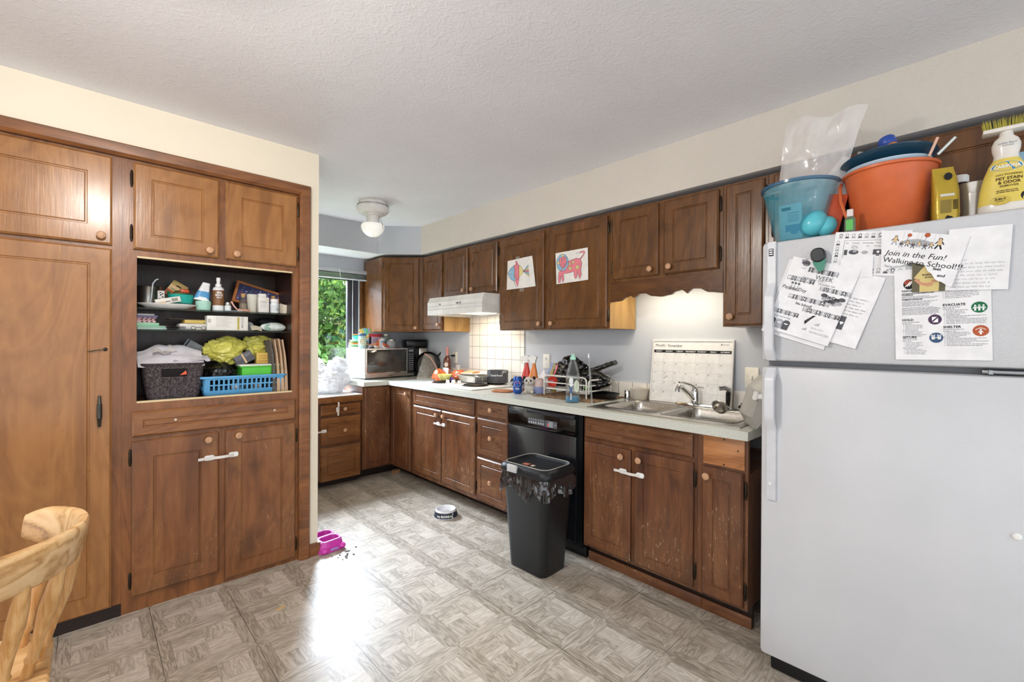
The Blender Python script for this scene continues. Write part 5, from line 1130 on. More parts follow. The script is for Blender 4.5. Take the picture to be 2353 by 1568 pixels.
for k, (x, c, h, lb) in enumerate(((.842, KR, .300, 'rightmost upright folded kraft paper bag'), (.822, KR, .305, 'middle upright folded kraft paper bag'), (.800, KR, .298, 'leftmost folded kraft paper bag beside the dark newspaper'), (.778, M('dark_newsprint', '#57524f', .8, var=.3, vscale=120), .295, 'dark newsprint folded upright beside the kraft bags'))):
    mb = MB(); mb.loft([[(dx - t_, y, z) if s < 0 else (dx + t_, y, z) for y, s in ((-.075, -1), (.075, -1), (.075, 1), (-.075, 1))] for z, dx, t_ in ((0, .006, .009), (.01, .006, .009), (.12, .004, .006), (.22, -.004, .004), (h - .03, -.012, .0035), (h, -.016, .003))])
    O('paper_bag', mb, c, lb, 'paper bag', (x, 2.875, S0 + .0005), 0, 'folded paper bags at the right of the hutch', ry=-.0)
# ================================================================== things on the worktop (surface z = 0.9005)
CZ = 0.9006
# --- microwave
MWR = math.radians(6)
MW = T('microwave', 'white microwave with steel-framed glass door on the corner worktop', 'microwave', (1.905, 4.025, CZ), MWR)
mb = MB(); mb.box(0, .575, .012, .325, .014, .298, .004); P(MW, 'body', mb, M('microwave_white', '#dcdcda', .4))
mb = MB(); mb.rects(0, .575, .014, .300, [(0, .0118), (0, -.008), (.003, -.012), (.010, -.012)]); P(MW, 'front_frame', mb, STEEL, smooth_angle=20)
mb = MB(); mb.box(.016, .478, -.016, -.0121, .062, .288, .002); dr = P(MW, 'door_glass', mb, M('smoky_door_glass', '#3a3430', .08, coat=.6, var=.35, vscale=6))
mb = MB(); mb.rects(.010, .482, .055, .294, [(0, -.0122), (0, -.019), (.008, -.019), (.009, -.0165)], False, False); P(MW, 'door_trim', mb, CHROME, smooth_angle=20)
mb = MB(); mb.box(.488, .570, -.0155, -.0121, .040, .294, .002); pn = P(MW, 'control_panel', mb, M('control_dark', '#25252a', .25))
mb = MB(); mb.box(.502, .556, -.0165, -.0156, .262, .282); mb.m = 1
for i in range(3):
    for j in range(8): mb.box(.503 + i * .020, .516 + i * .020, -.0165, -.0156, .075 + j * .022, .086 + j * .022, .0004)
P(pn, 'keypad', mb, [M('display_grey', '#8f9499', .3), M('key_grey', '#84848a', .5)])
mb = MB(); mb.text('Panasonic', .0125, .285, .026, -.0135, 'CENTER', bold=.0003); P(MW, 'lettering', mb, INK, smooth_angle=0)
mb = MB()
for z0 in (.18, .23):
    for k in range(6):
        for q in range(7): mb.box(-.0006, .001, .12 + q * .014, .130 + q * .014, z0 + k * .0062, z0 + .004 + k * .0062)
P(MW, 'side_vent', mb, M('vent_mid_grey', '#7c7c7e', .6), kind='stuff')
for x, y in ((.03, .03), (.545, .03), (.03, .29), (.545, .29)):
    mb = MB(); mb.at((x, y, 0)).lathe([(.012, 0), (.014, .0138)], 12); P(MW, 'foot', mb, BLACKP)
# --- on the microwave
MZ = CZ + .2992
def mwp(a, b): c, s = math.cos(MWR), math.sin(MWR); return (1.905 + a * c - b * s, 4.025 + a * s + b * c, MZ)
pz = MZ
for k, (c, r, h, lb) in enumerate((('#d9ddd4', .100, .012, 'lowest pale plate of the stack on the microwave'), ('#7bbd72', .100, .014, 'green plate second from the bottom of the stack on the microwave'), ('#e9e3da', .098, .014, 'cream plate in the middle of the microwave stack'), ('#df8c4c', .096, .014, 'orange plate in the microwave stack'), ('#6fae6a', .094, .014, 'upper green plate in the microwave stack'), ('#c3d9d3', .088, .018, 'pale aqua plate topmost of the microwave stack'))):
    mb = MB(); mb.lathe([(r * .7, 0), (r * .75, .002), (r, h), (r * 1.01, h + .001), (r * .98, h + .0015), (r * .72, .005), (0, .004)], 36, c1=False)
    x, y, _ = mwp(.055, .19); O('plastic_plate', mb, M('plate_%d' % k, c, .35), lb, 'plate', (x, y, pz), 0, 'stack of plastic plates on the microwave', smooth_angle=50); pz += h + .0016 - .003
x, y, _ = mwp(.040, .20)
for k, (c, h0, lb) in enumerate((('#2fa37a', .046, 'small green bowl on the plate stack'), ('#e0814f', .012, 'orange rim bowl nested over the green bowl'))):
    mb = MB(); mb.lathe([(.030, 0), (.034, .004), (.042 + k * .001, h0), (.040, h0), (.030, .006), (0, .005)] if k == 0 else [(.030, 0), (.0435, .006), (.045, h0), (.042, h0), (0, .004)], 28, c1=False); O('small_bowl', mb, M('small_bowl_%d' % k, c, .35), lb, 'bowl', (x, y, pz + .001 + k * .047), 0, smooth_angle=50)
x, y, _ = mwp(.028, .06)
WC = bottle('wipes_canister', (lambda s: s)('clear canister with blue lid and round label at the front of the microwave top'), (x - .012, y, MZ), [(.034, 0), (.036, .003), (.036, .112), (.034, .118)], M('pale_aqua_plastic', '#b7d3d3', .25), [(.035, .1182), (.037, .120), (.037, .140), (.033, .144)], M('slate_blue_lid', '#4d6d8e', .35), [(.0364, .030), (.0364, .100)], M('label_pale_green', '#cfdcc5', .4), capname='lid', cat='canister', rz=-.45)
mb = MB(); disc(mb, 0, .066, .024, .022, 0, -.0370); disc(mb, 0, .066, .019, .017, 1, -.0374); mb.m = 2; mb.text('ZEST', .012, 0, .062, -.0380, 'CENTER', bold=.0003) if False else rect(mb, -.012, .012, .063, .069, 2, -.0380)
P(WC, 'emblem', mb, [M('emblem_green', '#86a97c', .5), M('emblem_cream', '#ece3cf', .5), M('emblem_orange', '#c9703f', .5)], smooth_angle=0)
x, y, _ = mwp(.118, .175)
cz = MZ
for k, (c, r, h, lb) in enumerate((('#7fb0d3', .036, .090, 'lowest blue cup of the nested cups on the microwave'), ('#e59a5a', .037, .014, 'orange cup rim in the nested cups'), ('#d8cf55', .037, .018, 'yellow-green topmost cup of the nested cups'))):
    mb = MB(); mb.lathe([(r * .8, 0), (r, h - .004), (r * 1.04, h), (r * .97, h), (r * .80, .004), (0, .003)], 28, c1=False); O('plastic_cup', mb, M('cup_%d' % k, c, .35), lb, 'cup', (x, y, cz), 0, 'nested plastic cups on the microwave', smooth_angle=50); cz += h + .001
for k in range(6):
    a = -.95 + k * .38; c = ('#e4c66a', '#bcd98e', '#8fb3dd', '#5cc08e', '#a5b8e0', '#9fb06a')[k]
    mb = MB(); mb.loft([[(w * math.cos(t), .003 * math.sin(t), z) for t in [2 * PI * i / 12 for i in range(12)]] for z, w in ((-.03, .004), (.035, .005), (.05, .012), (.07, .017), (.085, .014), (.094, .004))]); O('child_spoon', mb, M('spoon_%d' % k, c, .35), ('yellow', 'pale green', 'blue', 'emerald', 'lavender', 'olive')[k] + ' plastic spoon standing in the nested cups', 'spoon', (x + .005 * (k - 2.5), y - .012 + .008 * (k % 3), cz - .02), 0, 'plastic spoons in the cups', ry=a * .55, rx=.1 * (k % 3 - 1), smooth_angle=50)
x, y, _ = mwp(.255, .245)
carton('tea_carton', 'red and pink carton at the back of the microwave top', 'box', (x, y, MZ), .155, .06, .142, M('pink_lilac_carton', '#b9a3b4', .5), MWR, draw=lambda mb: (rect(mb, -.0775, .0775, .112, .142, 8), rect(mb, -.075, -.045, .03, .112, 0), lines(mb, -.03, .09, .09, 5, .013, .004, 1, 4)), mats=INKS[:8] + [M('carton_red', '#b93a45', .5)])
x, y, _ = mwp(.215, .10)
PL = T('paper_glider', 'folded paper glider with orange and white wings on the microwave', 'toy', (x, y, MZ), MWR)
def tri(name, pts, mat, th=.0015):
    mb = MB(); n = len(pts); mb.add([p for p in pts] + [(p[0], p[1] + th, p[2] + th) for p in pts], [tuple(range(n)), tuple(range(2 * n - 1, n - 1, -1))] + [(i, (i + 1) % n, n + (i + 1) % n, n + i) for i in range(n)]); return P(PL, name, mb, mat, smooth_angle=0)
OR_ = M('glider_orange', '#d9683f', .6); WH_ = M('glider_white', '#e8e4e6', .6)
tri('left_wing', [(-.11, .02, .030), (-.03, -.03, .058), (-.02, .01, .02)], M('glider_peach', '#e3a878', .6)); tri('tail_fin', [(-.06, -.03, .002), (-.012, -.032, .100), (-.008, -.03, .004)], OR_); tri('nose', [(-.012, -.034, .098), (-.008, -.034, .0), (.03, -.034, .002), (.04, -.030, .03)], WH_)
tri('right_wing', [(.035, -.03, .060), (.13, .0, .020), (.10, -.035, .006), (.03, -.035, .030)], OR_); tri('base_sheet', [(-.07, -.04, .001), (.14, -.04, .001), (.13, .03, .004), (.0, .05, .003)], WH_)
x, y, _ = mwp(.300, .16); bottle('round_bottle', 'white and blue round bottle behind the paper glider', (x, y, MZ), [(.026, 0), (.030, .01), (.030, .07), (.020, .098), (.006, .106)], WHITE, lab=[(.0305, .045), (.0305, .072)], labmat=M('blue_grey_band', '#4e84a3', .4))
for k, (a, b, r, h, lb) in enumerate(((.385, .13, .048, .080, 'larger glass jar with steel lid near the right of the microwave top'), (.392, .235, .044, .135, 'taller glass jar with green label behind the larger jar'))):
    x, y, _ = mwp(a, b); bottle('glass_jar', lb, (x, y, MZ), [(r * .9, 0), (r, .006), (r, h - .02), (r * .85, h - .010)], M('greyish_jar_glass', '#b9bdbb', .1, alpha=.8), [(r * .9, h - .0098), (r * .92, h - .006), (r * .92, h + .006), (r * .8, h + .010)], STEEL, [(r * 1.01, h * .45), (r * 1.01, h * .75)] if k else None, M('jar_green_label', '#8fb89f', .4), cat='jar', capname='lid', group='glass jars on the microwave')
x, y, _ = mwp(.105, .035); mb = MB(); mb.lathe([(.019, 0), (.020, .003), (.020, .018), (.017, .021)], 20); O('small_cap', mb, M('charcoal_cap', '#3f4247', .4), 'small charcoal cap at the front of the microwave top', 'tub', (x, y, MZ), 0)  # small dark cap lying loose, filed under tub
x, y, _ = mwp(.150, .035); mb = MB(); mb.box(-.02, .02, -.012, .012, 0, .024, .003); O('cream_packet', mb, M('cream_paper'), 'little cream packet beside the charcoal cap', 'packet', (x, y, MZ), .3)
# --- coffee maker, pan, wine, bags in the corner
CM = T('coffee_maker', 'black and steel coffee maker in the corner behind the microwave', 'coffee maker', (2.565, 4.225, CZ), R90 - .3)
mb = MB(); mb.box(-.10, .10, -.11, .12, 0, .05, .012); P(CM, 'base', mb, BLACKP)
mb = MB(); mb.box(-.10, .10, .03, .12, .0505, .30, .01); P(CM, 'tower', mb, STEEL)
mb = MB(); mb.box(-.105, .105, -.11, .122, .3005, .385, .016); P(CM, 'brew_head', mb, BLACKP)
mb = MB(); mb.at((0, -.04, .0505)).lathe([(.055, 0), (.068, .02), (.068, .09), (.050, .14), (.052, .16), (.0, .165)], 24, c1=False); cf = P(CM, 'carafe', mb, M('dark_carafe_glass', '#1b1715', .06, coat=.5), smooth_angle=50)
mb = MB(); mb.tube([(-.06, -.06, .18), (-.10, -.09, .17), (-.105, -.092, .09), (-.07, -.065, .08)], .009, 8); P(cf, 'carafe_handle', mb, BLACKP)
FP = T('frying_pan', 'black frying pan leaning on its edge against the corner wall', 'frying pan', (2.565, 3.965, CZ + .006), -.80, None, -.16)
mb = MB(); mb.at((0, .0, .128), rx=PI / 2).lathe([(.095, -.04), (.118, -.035), (.128, .0), (.130, .002), (.126, .003), (.114, -.030), (0, -.033)], 40, c1=False); P(FP, 'pan', mb, M('black_nonstick', '#0a0a0b', .35), smooth_angle=50)
mb = MB(); mb.tube([(.10, .0, .21), (.15, -.005, .26), (.19, -.008, .30)], .010, 8); P(FP, 'handle', mb, BLACKP)
WBo = bottle('wine_bottle', 'pink foil topped rose wine bottle against the wall by the outlet', (2.60, 3.66, CZ), [(.034, 0), (.037, .004), (.037, .175), (.034, .192), (.016, .222), (.0145, .232)], M('rose_bottle_glass', '#6b3a2a', .06, coat=.4), [(.0152, .2322), (.0155, .235), (.0155, .300), (.0165, .303), (.0165, .310), (.013, .312)], M('pink_foil', '#c98a84', .35, metal=.2), [(.0374, .055), (.0374, .095)], M('rose_label', '#c27f6c', .5), capname='foil_top', rz=-.9)
mb = MB(); disc(mb, 0, .14, .020, .022, 0, -.0376); P(WBo, 'round_label', mb, M('cream_label', '#e4d6c8', .5), smooth_angle=0)
ZB = film('zip_bag', 'clear zip bag slumped on the worktop beside the microwave', (2.41, 3.70, CZ + .002), lambda u, v: ((u - .5) * (.24 - .15 * v), -.07 + .16 * v - .03 * math.sin(PI * u) * (1 - v) + .012 * noise.noise((u * 7, v * 7, 3)), .006 + .24 * v * (1 - .25 * (u - .3) ** 2) + .01 * noise.noise((u * 6, v * 9, 8))), M('clear_zip_film', '#c9c1b4', .15, alpha=.28, spec=.9, coat=.4), rz=-.57)
mb = MB(); mb.tube([(-.04, .086, .245), (.02, .075, .200), (.06, .055, .140), (.10, .02, .06)], .006, 8); P(ZB, 'zip_strip', mb, M('pink_zip', '#c98f84', .4, alpha=.9), 'pink zip strip')
OM = M('orange_snack_foil', '#d96f3b', .3, metal=.1, coat=.3)
for k, (c, sc, lb, r) in enumerate((((2.385, 3.485, CZ + .048), (.075, .05, .055), 'crumpled orange snack bag left of the picture card', .2), ((2.545, 3.395, CZ + .045), (.12, .06, .055), 'second orange snack bag leaning to the wall', -.2))):
    mb = MB(); crumple(mb, (0, 0, 0), sc, 11 + k, .28, 36, 24, 1.5, -.046); O('snack_bag', mb, OM, lb, 'snack bag', c, R90 + r, 'orange snack bags', smooth_angle=30)
for k, (x, y, r, lb) in enumerate(((2.405, 3.42, .1, 'front speckled picture card among the snack bags'), (2.60, 3.50, -.1, 'rear speckled picture card against the wall'))):
    o = carton('picture_card', lb, 'card', (x, y, CZ + (.045 if k == 0 else .06)), .072, .003, .082, M('card_white', '#e4ded8', .5), R90 + r, -.15)
    mb = MB()
    for q in range(26): disc(mb, -.030 + (q * 37 % 60) * .001, .012 + (q * 23 % 62) * .001, .0035, .003, q % 3, -.0026)
    P(o, 'speckle_print', mb, [M('violet_print', '#7a6aa6', .5), M('rose_print', '#c98f8a', .5), M('grey_violet_print', '#a59fb5', .5)], smooth_angle=0)
mb = MB(); crumple(mb, (0, 0, .02), (.045, .030, .022), 15, .4, 24, 16, 1.5, 0); O('purple_wrapper', mb, M('purple_wrapper', '#5f4f94', .3, var=.4, vscale=60), 'crumpled purple wrapper behind the yellow bowl', 'wrapper', (2.355, 3.275, CZ + .012), R90, smooth_angle=25)
mb = MB(); mb.lathe([(.034, 0), (.038, .003), (.064, .050), (.066, .052), (.062, .051), (.036, .007), (0, .006)], 32, c1=False); O('yellow_bowl', mb, M('pale_yellow_plastic', '#e6e08a', .35), 'pale yellow bowl on the left of the cooktop', 'bowl', (2.290, 3.262, CZ + .0295), 0, smooth_angle=50)
# --- foil tray, plate, pot
FT_ = T('foil_tray', 'shiny foil baking tray with crimped rim on the cooktop', 'tray', (2.455, 3.030, CZ + .0235), R90)
def crimp(i, z, r, n=72):
    out = []
    for k, (a, b) in enumerate(even(rrect(-.155 + i, .155 - i, -.105 + i, .105 - i, .05, 8), 96)): 
        f = 1 + (.012 if k % 2 else -.008) * (1 if .004 < z < .05 else 0); out.append((a * f, b * f, z))
    return out
mb = MB(); mb.loft([crimp(.022, 0, .04), crimp(.020, .003, .04), crimp(.010, .022, .04), crimp(.003, .046, .04), crimp(-.004, .052, .04), crimp(-.010, .053, .04), crimp(-.010, .0555, .04), crimp(-.002, .0555, .04), crimp(.006, .050, .04), crimp(.024, .006, .04)]); P(FT_, 'pan', mb, M('kitchen_foil', '#dedad2', .36, metal=.8, bmp=.4, bscale=35), smooth_angle=20)
mb = MB(); mb.lathe([(.06, 0), (.075, .002), (.115, .012), (.117, .0135), (.112, .0138), (.07, .006), (0, .005)], 36, c1=False); O('paper_plate', mb, M('white_plate', '#eae6df', .4), 'white plate resting on the foil tray', 'plate', (2.475, 3.085, CZ + .080), 0, smooth_angle=50)
for k in range(5):
    mb = MB(); mb.box(-.030, .030, -.016, .016, 0, .012, .004); O('food_slice', mb, M('toast_%d' % (k % 3), ('#d9a86a', '#c98a4c', '#e4c290')[k % 3], .7, var=.2, vscale=50), ('leftmost', 'second', 'middle', 'fourth', 'rightmost')[k] + ' golden food slice on the white plate', 'food', (2.45 + .02 * (k % 2), 3.14 - k * .030, CZ + .0945 + .004 * (k % 3)), R90 + .4 * k, 'food slices on the plate', ry=.12 * (k % 3 - 1))
SP = T('grey_pot', 'grey saucepan with lettering on the back of the cooktop', 'saucepan', (2.540, 2.840, CZ + .0235), -1.05)
mb = MB(); mb.lathe([(.086, 0), (.090, .004), (.090, .100), (.093, .104), (.091, .105), (.087, .100), (.085, .008), (0, .006)], 40, c1=False); P(SP, 'pot', mb, M('grey_enamel', '#55555a', .35), smooth_angle=50)
mb = MB(); mb.text('Cook Food', .021, .015, .060, -.0890, 'CENTER', bold=.0006); mb.v = [(x, -math.sqrt(max(1e-8, .0908 ** 2 - x * x)), z) for x, y, z in mb.v]; P(SP, 'lettering', mb, M('white_print'), smooth_angle=0)
mb = MB(); mb.tube([(.060, -.062, .085), (.080, -.078, .098), (.098, -.10, .105)], [.008, .010, .012], 8); P(SP, 'handle', mb, M('grey_speckled_handle', '#8d8a86', .4, var=.3, vscale=150))
# --- outlets and switch
def outlet(label, y, z, gang=1, sw=False):
    t = T('wall_outlet' if not sw else 'light_switch', label, 'outlet' if not sw else 'switch', (2.679, y, z), R90, None if sw else 'wall outlets')
    mb = MB(); mb.loft([[(p[0], yy, p[1]) for p in rrect(-.036 + i, .036 - i, -.058 + i, .058 - i, .006, 3)] for yy, i in ((0, 0), (-.004, 0), (-.006, .003))]); P(t, 'plate', mb, IVORY)
    if sw:
        mb = MB(); mb.box(-.005, .005, -.016, -.0061, -.012, .012, .002); P(t, 'toggle', mb, IVORY)
    else:
        for s in (-1, 1):
            mb = MB(); mb.at((0, -.0061, s * .021), rx=PI / 2).lathe([(.0165, 0), (.0165, .0015)], 20); k = P(t, 'socket', mb, WHITE)
            mb = MB(); mb.box(-.0075, -.0055, -.0082, -.0077, s * .021 - .004, s * .021 + .006); mb.box(.0045, .0065, -.0082, -.0077, s * .021 - .004, s * .021 + .006); mb.box(-.002, .002, -.0082, -.0077, s * .021 - .011, s * .021 - .007); P(k, 'slots', mb, INK)
    return t
outlet('white wall outlet with a black plug beside the wine bottle', 3.632, 1.108)
outlet('white wall outlet behind the spray bottles', 2.405, 1.118)
outlet('ivory light switch plate next to the whiteboard calendar', .875, 1.085, sw=True)
CO = T('power_cord', 'black plug and cord hanging from the outlet', 'cord', (2.668, 3.632, 1.128), R90)
mb = MB(); mb.box(-.012, .012, -.034, .0, -.010, .010, .004); P(CO, 'plug', mb, BLACKP)
mb = MB(); mb.tube([(-.008, -.030, .0), (-.03, -.045, -.004), (-.055, -.05, -.03), (-.060, -.05, -.08), (-.045, -.045, -.13), (-.02, -.04, -.17), (-.03, -.04, -.20)], .0035, 8); P(CO, 'wire', mb, BLACKP)
# --- front right group: pot holder, rope toy, can, panda, tub, spray bottles
mb = MB(); mb.loft([[(p[0] * (1 + .04 * math.sin(5 * math.atan2(p[1], p[0]))), p[1], z) for p in rrect(-.085 + i, .085 - i, -.070 + i, .070 - i, .06, 6)] for z, i in ((0, .004), (.004, 0), (.009, .002), (.012, .010))])
O('pot_holder', mb, M('terracotta_cloth', '#b5764f', .9, var=.12, bmp=.6, bscale=160), 'terracotta pot holder lying flat left of the soda can', 'pot holder', (2.262, 2.470, CZ), R90 + .25, smooth_angle=50)
RT = T('rope_toy', 'grey and white knotted rope dog toy behind the pot holder', 'toy', (2.385, 2.440, CZ + .03), R90)
for k in range(4):
    mb = MB(); N = 40; mb.tube([((-.05 + .10 * i / N) + .018 * math.sin(i * .5 + k * 1.6), .022 * math.cos(i * .42 + k * 2.1), .012 + .030 * math.sin(i * .36 + k * 1.3) + .014 * (k % 2)) for i in range(N + 1)], .0085, 8); P(RT, 'strand', mb, M('rope_%d' % (k % 2), ('#d9d6d0', '#3d3d42')[k % 2], .9, var=.25, vscale=200, bmp=.8, bscale=200))
PC = T('soda_can', 'blue soda can with round red white and blue emblem', 'can', (2.262, 2.312, CZ), -.85)
CP = [(.024, .0), (.026, .002), (.0325, .012), (.0330, .016), (.0330, .104), (.0325, .108), (.027, .1195), (.0265, .122), (.0255, .122), (.025, .1185), (0, .118)]
mb = MB(); mb.lathe(CP, 36, c1=False); P(PC, 'body', mb, M('soda_blue', '#1f4a96', .25, metal=.35), smooth_angle=50)
mb = MB(); disc(mb, 0, .071, .0225, .0225, 0, 0, 32); mb.add([(0, 0, 0)], [])
up = [(.0200 * math.cos(a), .071 + .0200 * math.sin(a)) for a in [.15 + (PI - .5) * k / 14 for k in range(15)]]; poly(mb, up + [(-.012, .076), (0, .073), (.010, .077)], 1, -.0003)
lo = [(.0200 * math.cos(a), .071 + .0200 * math.sin(a)) for a in [PI + .25 + (PI - .45) * k / 14 for k in range(15)]]; poly(mb, lo + [(.012, .0735), (0, .0685), (-.012, .069)], 2, -.0003)
mb.m = 0; mb.text('PEPSI', .0135, 0, .032, -.0003, 'CENTER', bold=.0004)
mb.v = [(x, -math.sqrt(max(1e-8, .0334 ** 2 - x * x)) + y, z) for x, y, z in mb.v]; P(PC, 'emblem', mb, [M('white_print'), M('emblem_red', '#c9303c', .3), M('emblem_deep_blue', '#123a7d', .3)], smooth_angle=0)
mb = MB(); mb.at((0, -.004, .1192)); mb.box(-.007, .007, -.012, .012, 0, .0018, .0008); P(PC, 'tab', mb, CHROME)
PA = T('plush_panda', 'small white plush toy dog with black ears sitting beside the soda can', 'plush toy', (2.330, 2.262, CZ), -.90)
PW_ = M('white_plush', '#d9d2c6', .95, sheen=.5, bmp=.6, bscale=220); PB_ = M('black_plush', '#1a1719', .9, sheen=.4)
mb = MB(); mb.ball((0, .01, .038), .036, 20, 14, (1, .9, 1.05), .05, 5); P(PA, 'body', mb, PW_, smooth_angle=60)
mb = MB(); mb.ball((0, -.004, .086), .037, 22, 14, (1.05, .95, .95), .04, 5); hd = P(PA, 'head', mb, PW_, smooth_angle=60)
mb = MB(); mb.ball((0, -.034, .078), .016, 14, 10, (1.15, .9, .9)); P(hd, 'muzzle', mb, PW_, smooth_angle=60)
for s in (-1, 1):
    mb = MB(); mb.ball((s * .036, .0, .112), .014, 12, 8, (.9, .6, 1)); P(hd, 'ear', mb, PB_, smooth_angle=60)
    mb = MB(); mb.ball((s * .015, -.0345, .094), .0075, 12, 8, (.9, .6, 1.15)); P(hd, 'eye', mb, M('glossy_black_eye', '#08080a', .08), smooth_angle=60)
    mb = MB(); mb.ball((s * .024, -.022, .014), .0165, 14, 10, (.9, 1.2, .85)); P(PA, 'paw', mb, PW_, smooth_angle=60)
mb = MB(); mb.ball((0, -.049, .083), .0042, 10, 6, (1.3, .7, .9)); P(hd, 'nose', mb, M('brown_nose', '#6b4a3a', .5), smooth_angle=60)
mb = MB(); mb.tube([(-.010, -.047, .069), (-.004, -.050, .071), (0, -.050, .076), (.004, -.050, .071), (.010, -.047, .069)], .0011, 6); P(hd, 'mouth', mb, M('brown_nose'))
LT = T('lilac_tub', 'lilac tub with pinkish lid between the plush toy and dish rack', 'tub', (2.405, 2.232, CZ), R90)
mb = MB(); mb.lathe([(.044, 0), (.047, .003), (.050, .046), (.050, .048), (.0, .047)], 28, c1=False); P(LT, 'body', mb, M('lilac_plastic', '#8f98c4', .35), smooth_angle=50)
mb = MB(); mb.lathe([(.046, .0485), (.046, .075), (.040, .095), (.022, .108), (.0, .108)], 24, c1=False); P(LT, 'lid', mb, M('pinkish_lid', '#d9c3bd', .35, alpha=.9), smooth_angle=50)
for k, (x, y, c, lb) in enumerate(((2.430, 2.392, '#c63a2f', 'red spray bottle left of the orange one by the wall'), (2.412, 2.300, '#d9803a', 'orange spray bottle with white trigger beside the red one'))):
    t = T('spray_bottle', lb, 'spray bottle', (x, y, CZ), R90 + .3, 'trigger spray bottles by the wall')
    mb = MB(); mb.loft(ovalloft([(.036, .022, 0, 0), (.040, .025, .004, 0), (.042, .026, .06, 0), (.040, .025, .10, 0), (.030, .020, .145, .003), (.018, .015, .185, .006), (.0135, .0135, .205, .007), (.013, .013, .215, .007)])); P(t, 'body', mb, M('spray_%d' % k, c, .3, coat=.3), smooth_angle=60)
    mb = MB(); mb.loft([[(p[0], y_ , p[1] + .05) for p in rrect(-.026, .026, -.03, .035, .012, 3)] for y_ in (-.0272, -.0240)]); P(t, 'label', mb, M('spray_label_%d' % k, ('#e4d5d0', '#e6d3b5')[k], .5))
    mb = MB(); mb.loft([[(x_, yy, z_) for x_, z_ in ((-.012, .2152), (.020, .2152), (.022, .235), (.034, .262), (.010, .272), (-.034, .264), (-.052, .255), (-.052, .243), (-.022, .238), (-.014, .228))] for yy in (-.011, .011)]); P(t, 'spray_head', mb, WHITE, smooth_angle=0)
    mb = MB(); mb.tube([(-.030, 0, .242), (-.038, 0, .225), (-.034, 0, .205)], .004, 8); P(t, 'trigger', mb, M('pale_trigger', '#cfc8c0', .4))
# --- papers and folders behind
mb = MB(); mb.box(-.055, .055, -.006, .006, 0, .20, .002); O('paper_folder', mb, M('olive_folder', '#a8923f', .6), 'olive yellow folder leaning behind the spray bottles', 'folder', (2.56, 2.265, CZ + .012), R90, ry=.42, rx=-.1)
mb = MB(); mb.box(-.05, .05, -.003, .003, 0, .20, .001); O('blue_folder', mb, M('blue_grey_folder', '#8e98b8', .6), 'blue-grey folder just left of the olive folder', 'folder', (2.575, 2.300, CZ + .012), R90, ry=.34, rx=-.08)
for k in range(3):
    mb = MB(); mb.sheet(10, 6, lambda u, v, k=k: ((u - .5) * .16, -.01 + .02 * math.sin(u * 4 + k), v * (.17 - .03 * k) + .014 * math.sin(u * 5 + k))); o = O('loose_paper', mb, M('paper_shade_%d' % k), ('letter with dark print leaning behind the dish rack', 'blank leaning letter beside the printed one', 'small receipt leaning by the spray bottles')[k], 'paper', (2.600 - .03 * k, (2.175, 2.205, 2.33)[k], CZ + (.05, .035, .02)[k]), R90, 'loose papers behind the dish rack', ry=(-.5, -.3, .6)[k], rx=-.1, smooth_angle=60)
    if k == 0: mb = MB(); lines(mb, -.02, .10, .05, 3, .01, .005, 0, 5); P(o, 'printing', mb, INKS, smooth_angle=0)
# --- dish rack
mb = MB(); mb.box(-.25, .25, -.215, .165, 0, .006, .003); O('drying_mat', mb, M('brown_towel', '#7a6044', .95, var=.3, vscale=30, bmp=.7, bscale=150), 'stained brown towel under the dish rack', 'towel', (2.465, 1.905, CZ), R90 + .04)
DR = T('dish_rack', 'white wire dish rack loaded with black bags and red ladle', 'dish rack', (2.335, 2.118, CZ + .0065), R90)
WR = M('white_coated_wire', '#dcd9d2', .35)
def wire(name, pts, r=.0055, closed=False): mb = MB(); mb.tube(pts, r, 8, closed); return P(DR, name, mb, WR)
W_, D_ = .365, .270
def arch(x0, x1, y0, y1, z1, rr=.025, z0=0):
    L = math.hypot(x1 - x0, y1 - y0); ux, uy = (x1 - x0) / L, (y1 - y0) / L; out = [(0, z0)]
    out += [(rr - rr * math.cos(a), z1 - rr + rr * math.sin(a)) for a in [PI / 2 * k / 5 for k in range(6)]]
    out += [(L - rr + rr * math.sin(a), z1 - rr + rr * math.cos(a)) for a in [PI / 2 * k / 5 for k in range(6)]] + [(L, z0)]
    return [(x0 + ux * s, y0 + uy * s, z) for s, z in out]
wire('front_frame', arch(0, W_, 0, 0, .136)); wire('back_frame', arch(0, W_, D_, D_, .136)); wire('right_frame', arch(W_ + .004, W_ + .004, .02, D_ - .004, .120, .022, .03)); wire('left_frame', arch(-.006, -.006, .015, D_ - .01, .125, .022, .03))
wire('side_rail', [(0, 0, .088), (W_, 0, .088)], .004); wire('side_rail', [(0, D_, .088), (W_, D_, .088)], .004); wire('end_rail', [(W_, .0, .082), (W_, D_, .082)], .004); wire('end_rail', [(0, .0, .088), (0, D_, .088)], .004)
wire('floor_rim', [(p[0], p[1], .045) for p in rrect(.004, W_ - .004, .004, D_ - .004, .02, 4)], .0045, True)
for k in range(11): a = .03 + k * (W_ - .06) / 10; wire('floor_wire', [(a, .004, .045), (a, D_ - .004, .045)], .0022)
for k in range(7): a = .165 + k * .022; wire('plate_divider', [(a, .06, .045), (a, .06, .085), (a, .075, .094), (a, .09, .085), (a, .09, .045)], .0022)
LD = T('red_ladle', 'red plastic ladle standing in the dish rack', 'ladle', (2.425, 2.065, CZ + .057), R90, None, .0)
RP = M('red_plastic', '#cf3f33', .3)
mb = MB(); mb.at((-.045, -.01, .034), rx=PI / 2 - .15).lathe([(.006, -.028), (.030, -.020), (.042, .0), (.044, .004), (.041, .004), (.028, -.014), (0, -.02)], 28, c1=False); P(LD, 'bowl', mb, RP, smooth_angle=50)
